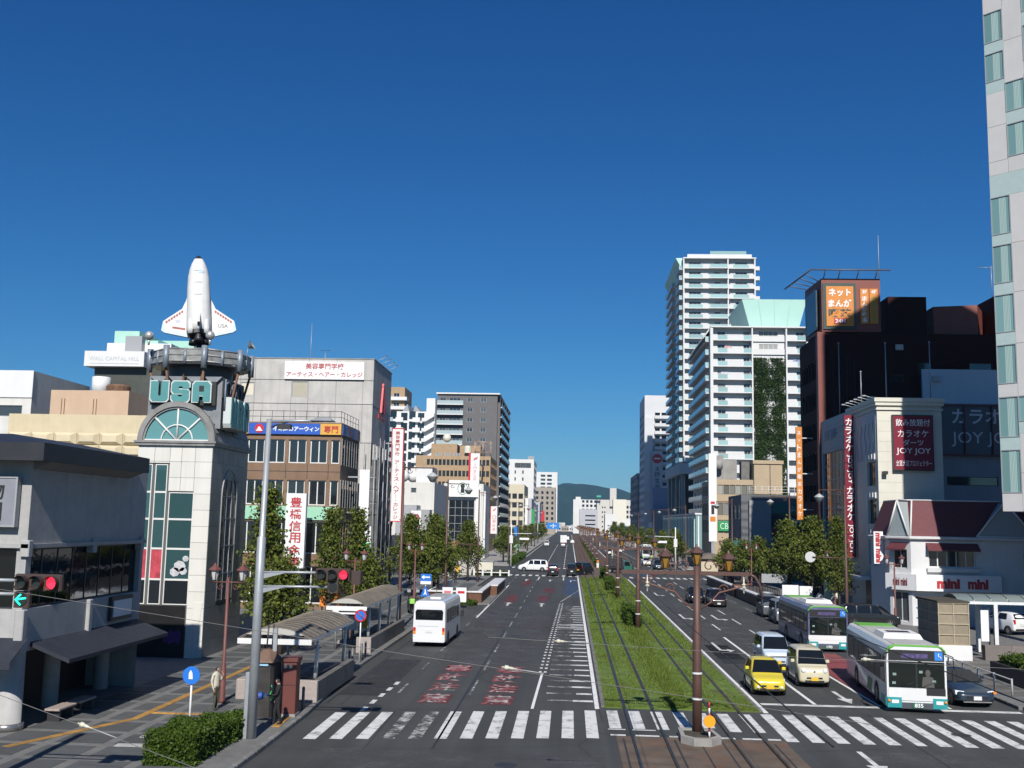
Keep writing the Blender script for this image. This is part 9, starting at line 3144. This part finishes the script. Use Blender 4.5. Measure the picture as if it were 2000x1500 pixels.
for P_ in FOLK:
	me = bpy.data.meshes.new_from_object(P_['o'].evaluated_get(dg))
	bpy.data.objects.remove(P_['o'])
	for m_ in (P_['top'], P_['leg'], SKIN, P_['hair'], CLO("shoe", (.02, .02, .02))):
		me.materials.append(m_)
	k_ = P_['k']
	for f in me.polygons:
		f.use_smooth = True
		c = f.center / k_
		i = 0
		arm = abs(c.x) > .2 or c.y < -.16
		if c.z > 1.5:
			i = 3 if (c.z > 1.64 or c.y > -.045) and c.z > 1.53 else 2
		elif c.z < .1:
			i = 4
		elif c.z < .93 and not (arm and c.z > .7):
			i = 1
		elif arm and ((P_['pose'] == 0 and c.y < -.2) or (P_['pose'] == 1 and c.y < -.30) or (c.z < .86 and abs(c.x) > .215)):
			i = 2
		f.material_index = i
	t = thing("person", P_['label'], "person", P_['loc'], P_['rz'], "people on the pavements")
	raw("body", me, t)
um = thing("umbrella", "blue and white folded umbrella held out by the person in black", "umbrella", (-10.9, 38.0, 1.2))
part("cloth", MB().tube([(-10.66, 38.000, 1.2), (-10.84, 37.970, 1.2), (-11.04, 37.950, 1.19), (-11.29, 37.930, 1.17)], [.03, .12, .15, .05], 8), mat("umbrella blue", (.03, .07, .3), .6), um)
part("white_panel", MB().tube([(-10.67, 38.000, 1.2), (-10.82, 37.972, 1.2)], [.035, .126], 8), M_LETW, um)
part("handle", MB().cyl((-10.66, 38.000, 1.2), (-10.54, 38.030, 1.21), .015, n=5), F_DARK, um)

# bicycles and a scooter parked on the pavements

def two_wheeler(label, x, y, rz, scooter=False):
	t = thing("scooter" if scooter else "bicycle", label, "scooter" if scooter else "bicycle", (x, y, .15), rz, "parked two wheelers")
	r = .22 if scooter else .33
	for s in (-1, 1):
		part("wheel", MB().tube([(0, .52 * s + r * math.cos(a * .524), r + r * math.sin(a * .524)) for a in range(13)], .05 if scooter else .022, 6, False), TYRE, t, local=True)
	if scooter:
		part("body", MB().prism([(-.45, .3), (.6, .3), (.7, .7), (.25, .78), (.1, .45), (-.3, .45), (-.42, 1.0), (-.55, .95)], 'x', -.15, .15), BLK, t, local=True)
		part("seat", MB().bbox(-.14, .14, .15, .75, .74, .84, .03), BTRIM, t, local=True)
		part("parcel", MB().bbox(-.2, .2, .55, .95, .84, 1.2, .03), mat("lime parcel", (.3, .65, .1), .5), t, local=True)
		part("handlebar", MB().cyl((-.3, -.45, 1.05), (.3, -.45, 1.05), .02, n=5), BTRIM, t, local=True)
	else:
		f = MB()
		for a, b in (((0, .52, .33), (0, .1, .32)), ((0, .1, .32), (0, -.35, .75)), ((0, .1, .32), (0, .2, .85)), ((0, .2, .75), (0, -.35, .78)), ((0, -.35, .95), (0, -.52, .33)), ((0, .2, .75), (0, .52, .33))):
			f.cyl(a, b, .018, n=5)
		part("frame", f, M_STEEL, t, local=True)
		part("saddle", MB().bbox(-.07, .07, .1, .34, .85, .91, .02), BTRIM, t, local=True)
		part("handlebar", MB().cyl((-.27, -.33, 1.0), (.27, -.33, 1.0), .015, n=5), M_STEEL, t, local=True)
		part("basket", MB().box(-.16, .16, -.75, -.45, .7, .95), F_GREY, t, local=True)

two_wheeler("black scooter with a lime green parcel behind the minibus", -12.6, 84.5, R(200), True)
for k in range(7):
	two_wheeler("parked bicycle in the row by the karaoke entrance, %s from the road" % "first second third fourth fifth sixth seventh".split()[k], 22.6 + .55 * k, 103 + .2 * k, R(20 + 7 * (k % 3)))
for k in range(4):
	two_wheeler("parked bicycle under the left clump of trees, %s from the kerb" % "fourth third second first".split()[k], -15 + .7 * k, 99.5, R(10 + 9 * (k % 3)))

# ================================================================== air
hz_ = MB().box(-3400, 3400, -80, 5200, -2, 190)
ho = raw("haze", hz_.mesh("haze", bpy.data.materials.new("haze")))
ho["kind"] = "stuff"
ho["label"] = "thin bluish haze over the far street and mountain"
hm = ho.data.materials[0]
hm.use_nodes = True
hm.node_tree.nodes.clear()
hv = hm.node_tree.nodes.new("ShaderNodeVolumePrincipled")
hv.inputs["Color"].default_value = (.32, .62, 1.0, 1)
hv.inputs["Density"].default_value = 0.00007
hm.node_tree.links.new(hv.outputs[0], hm.node_tree.nodes.new("ShaderNodeOutputMaterial").inputs["Volume"])
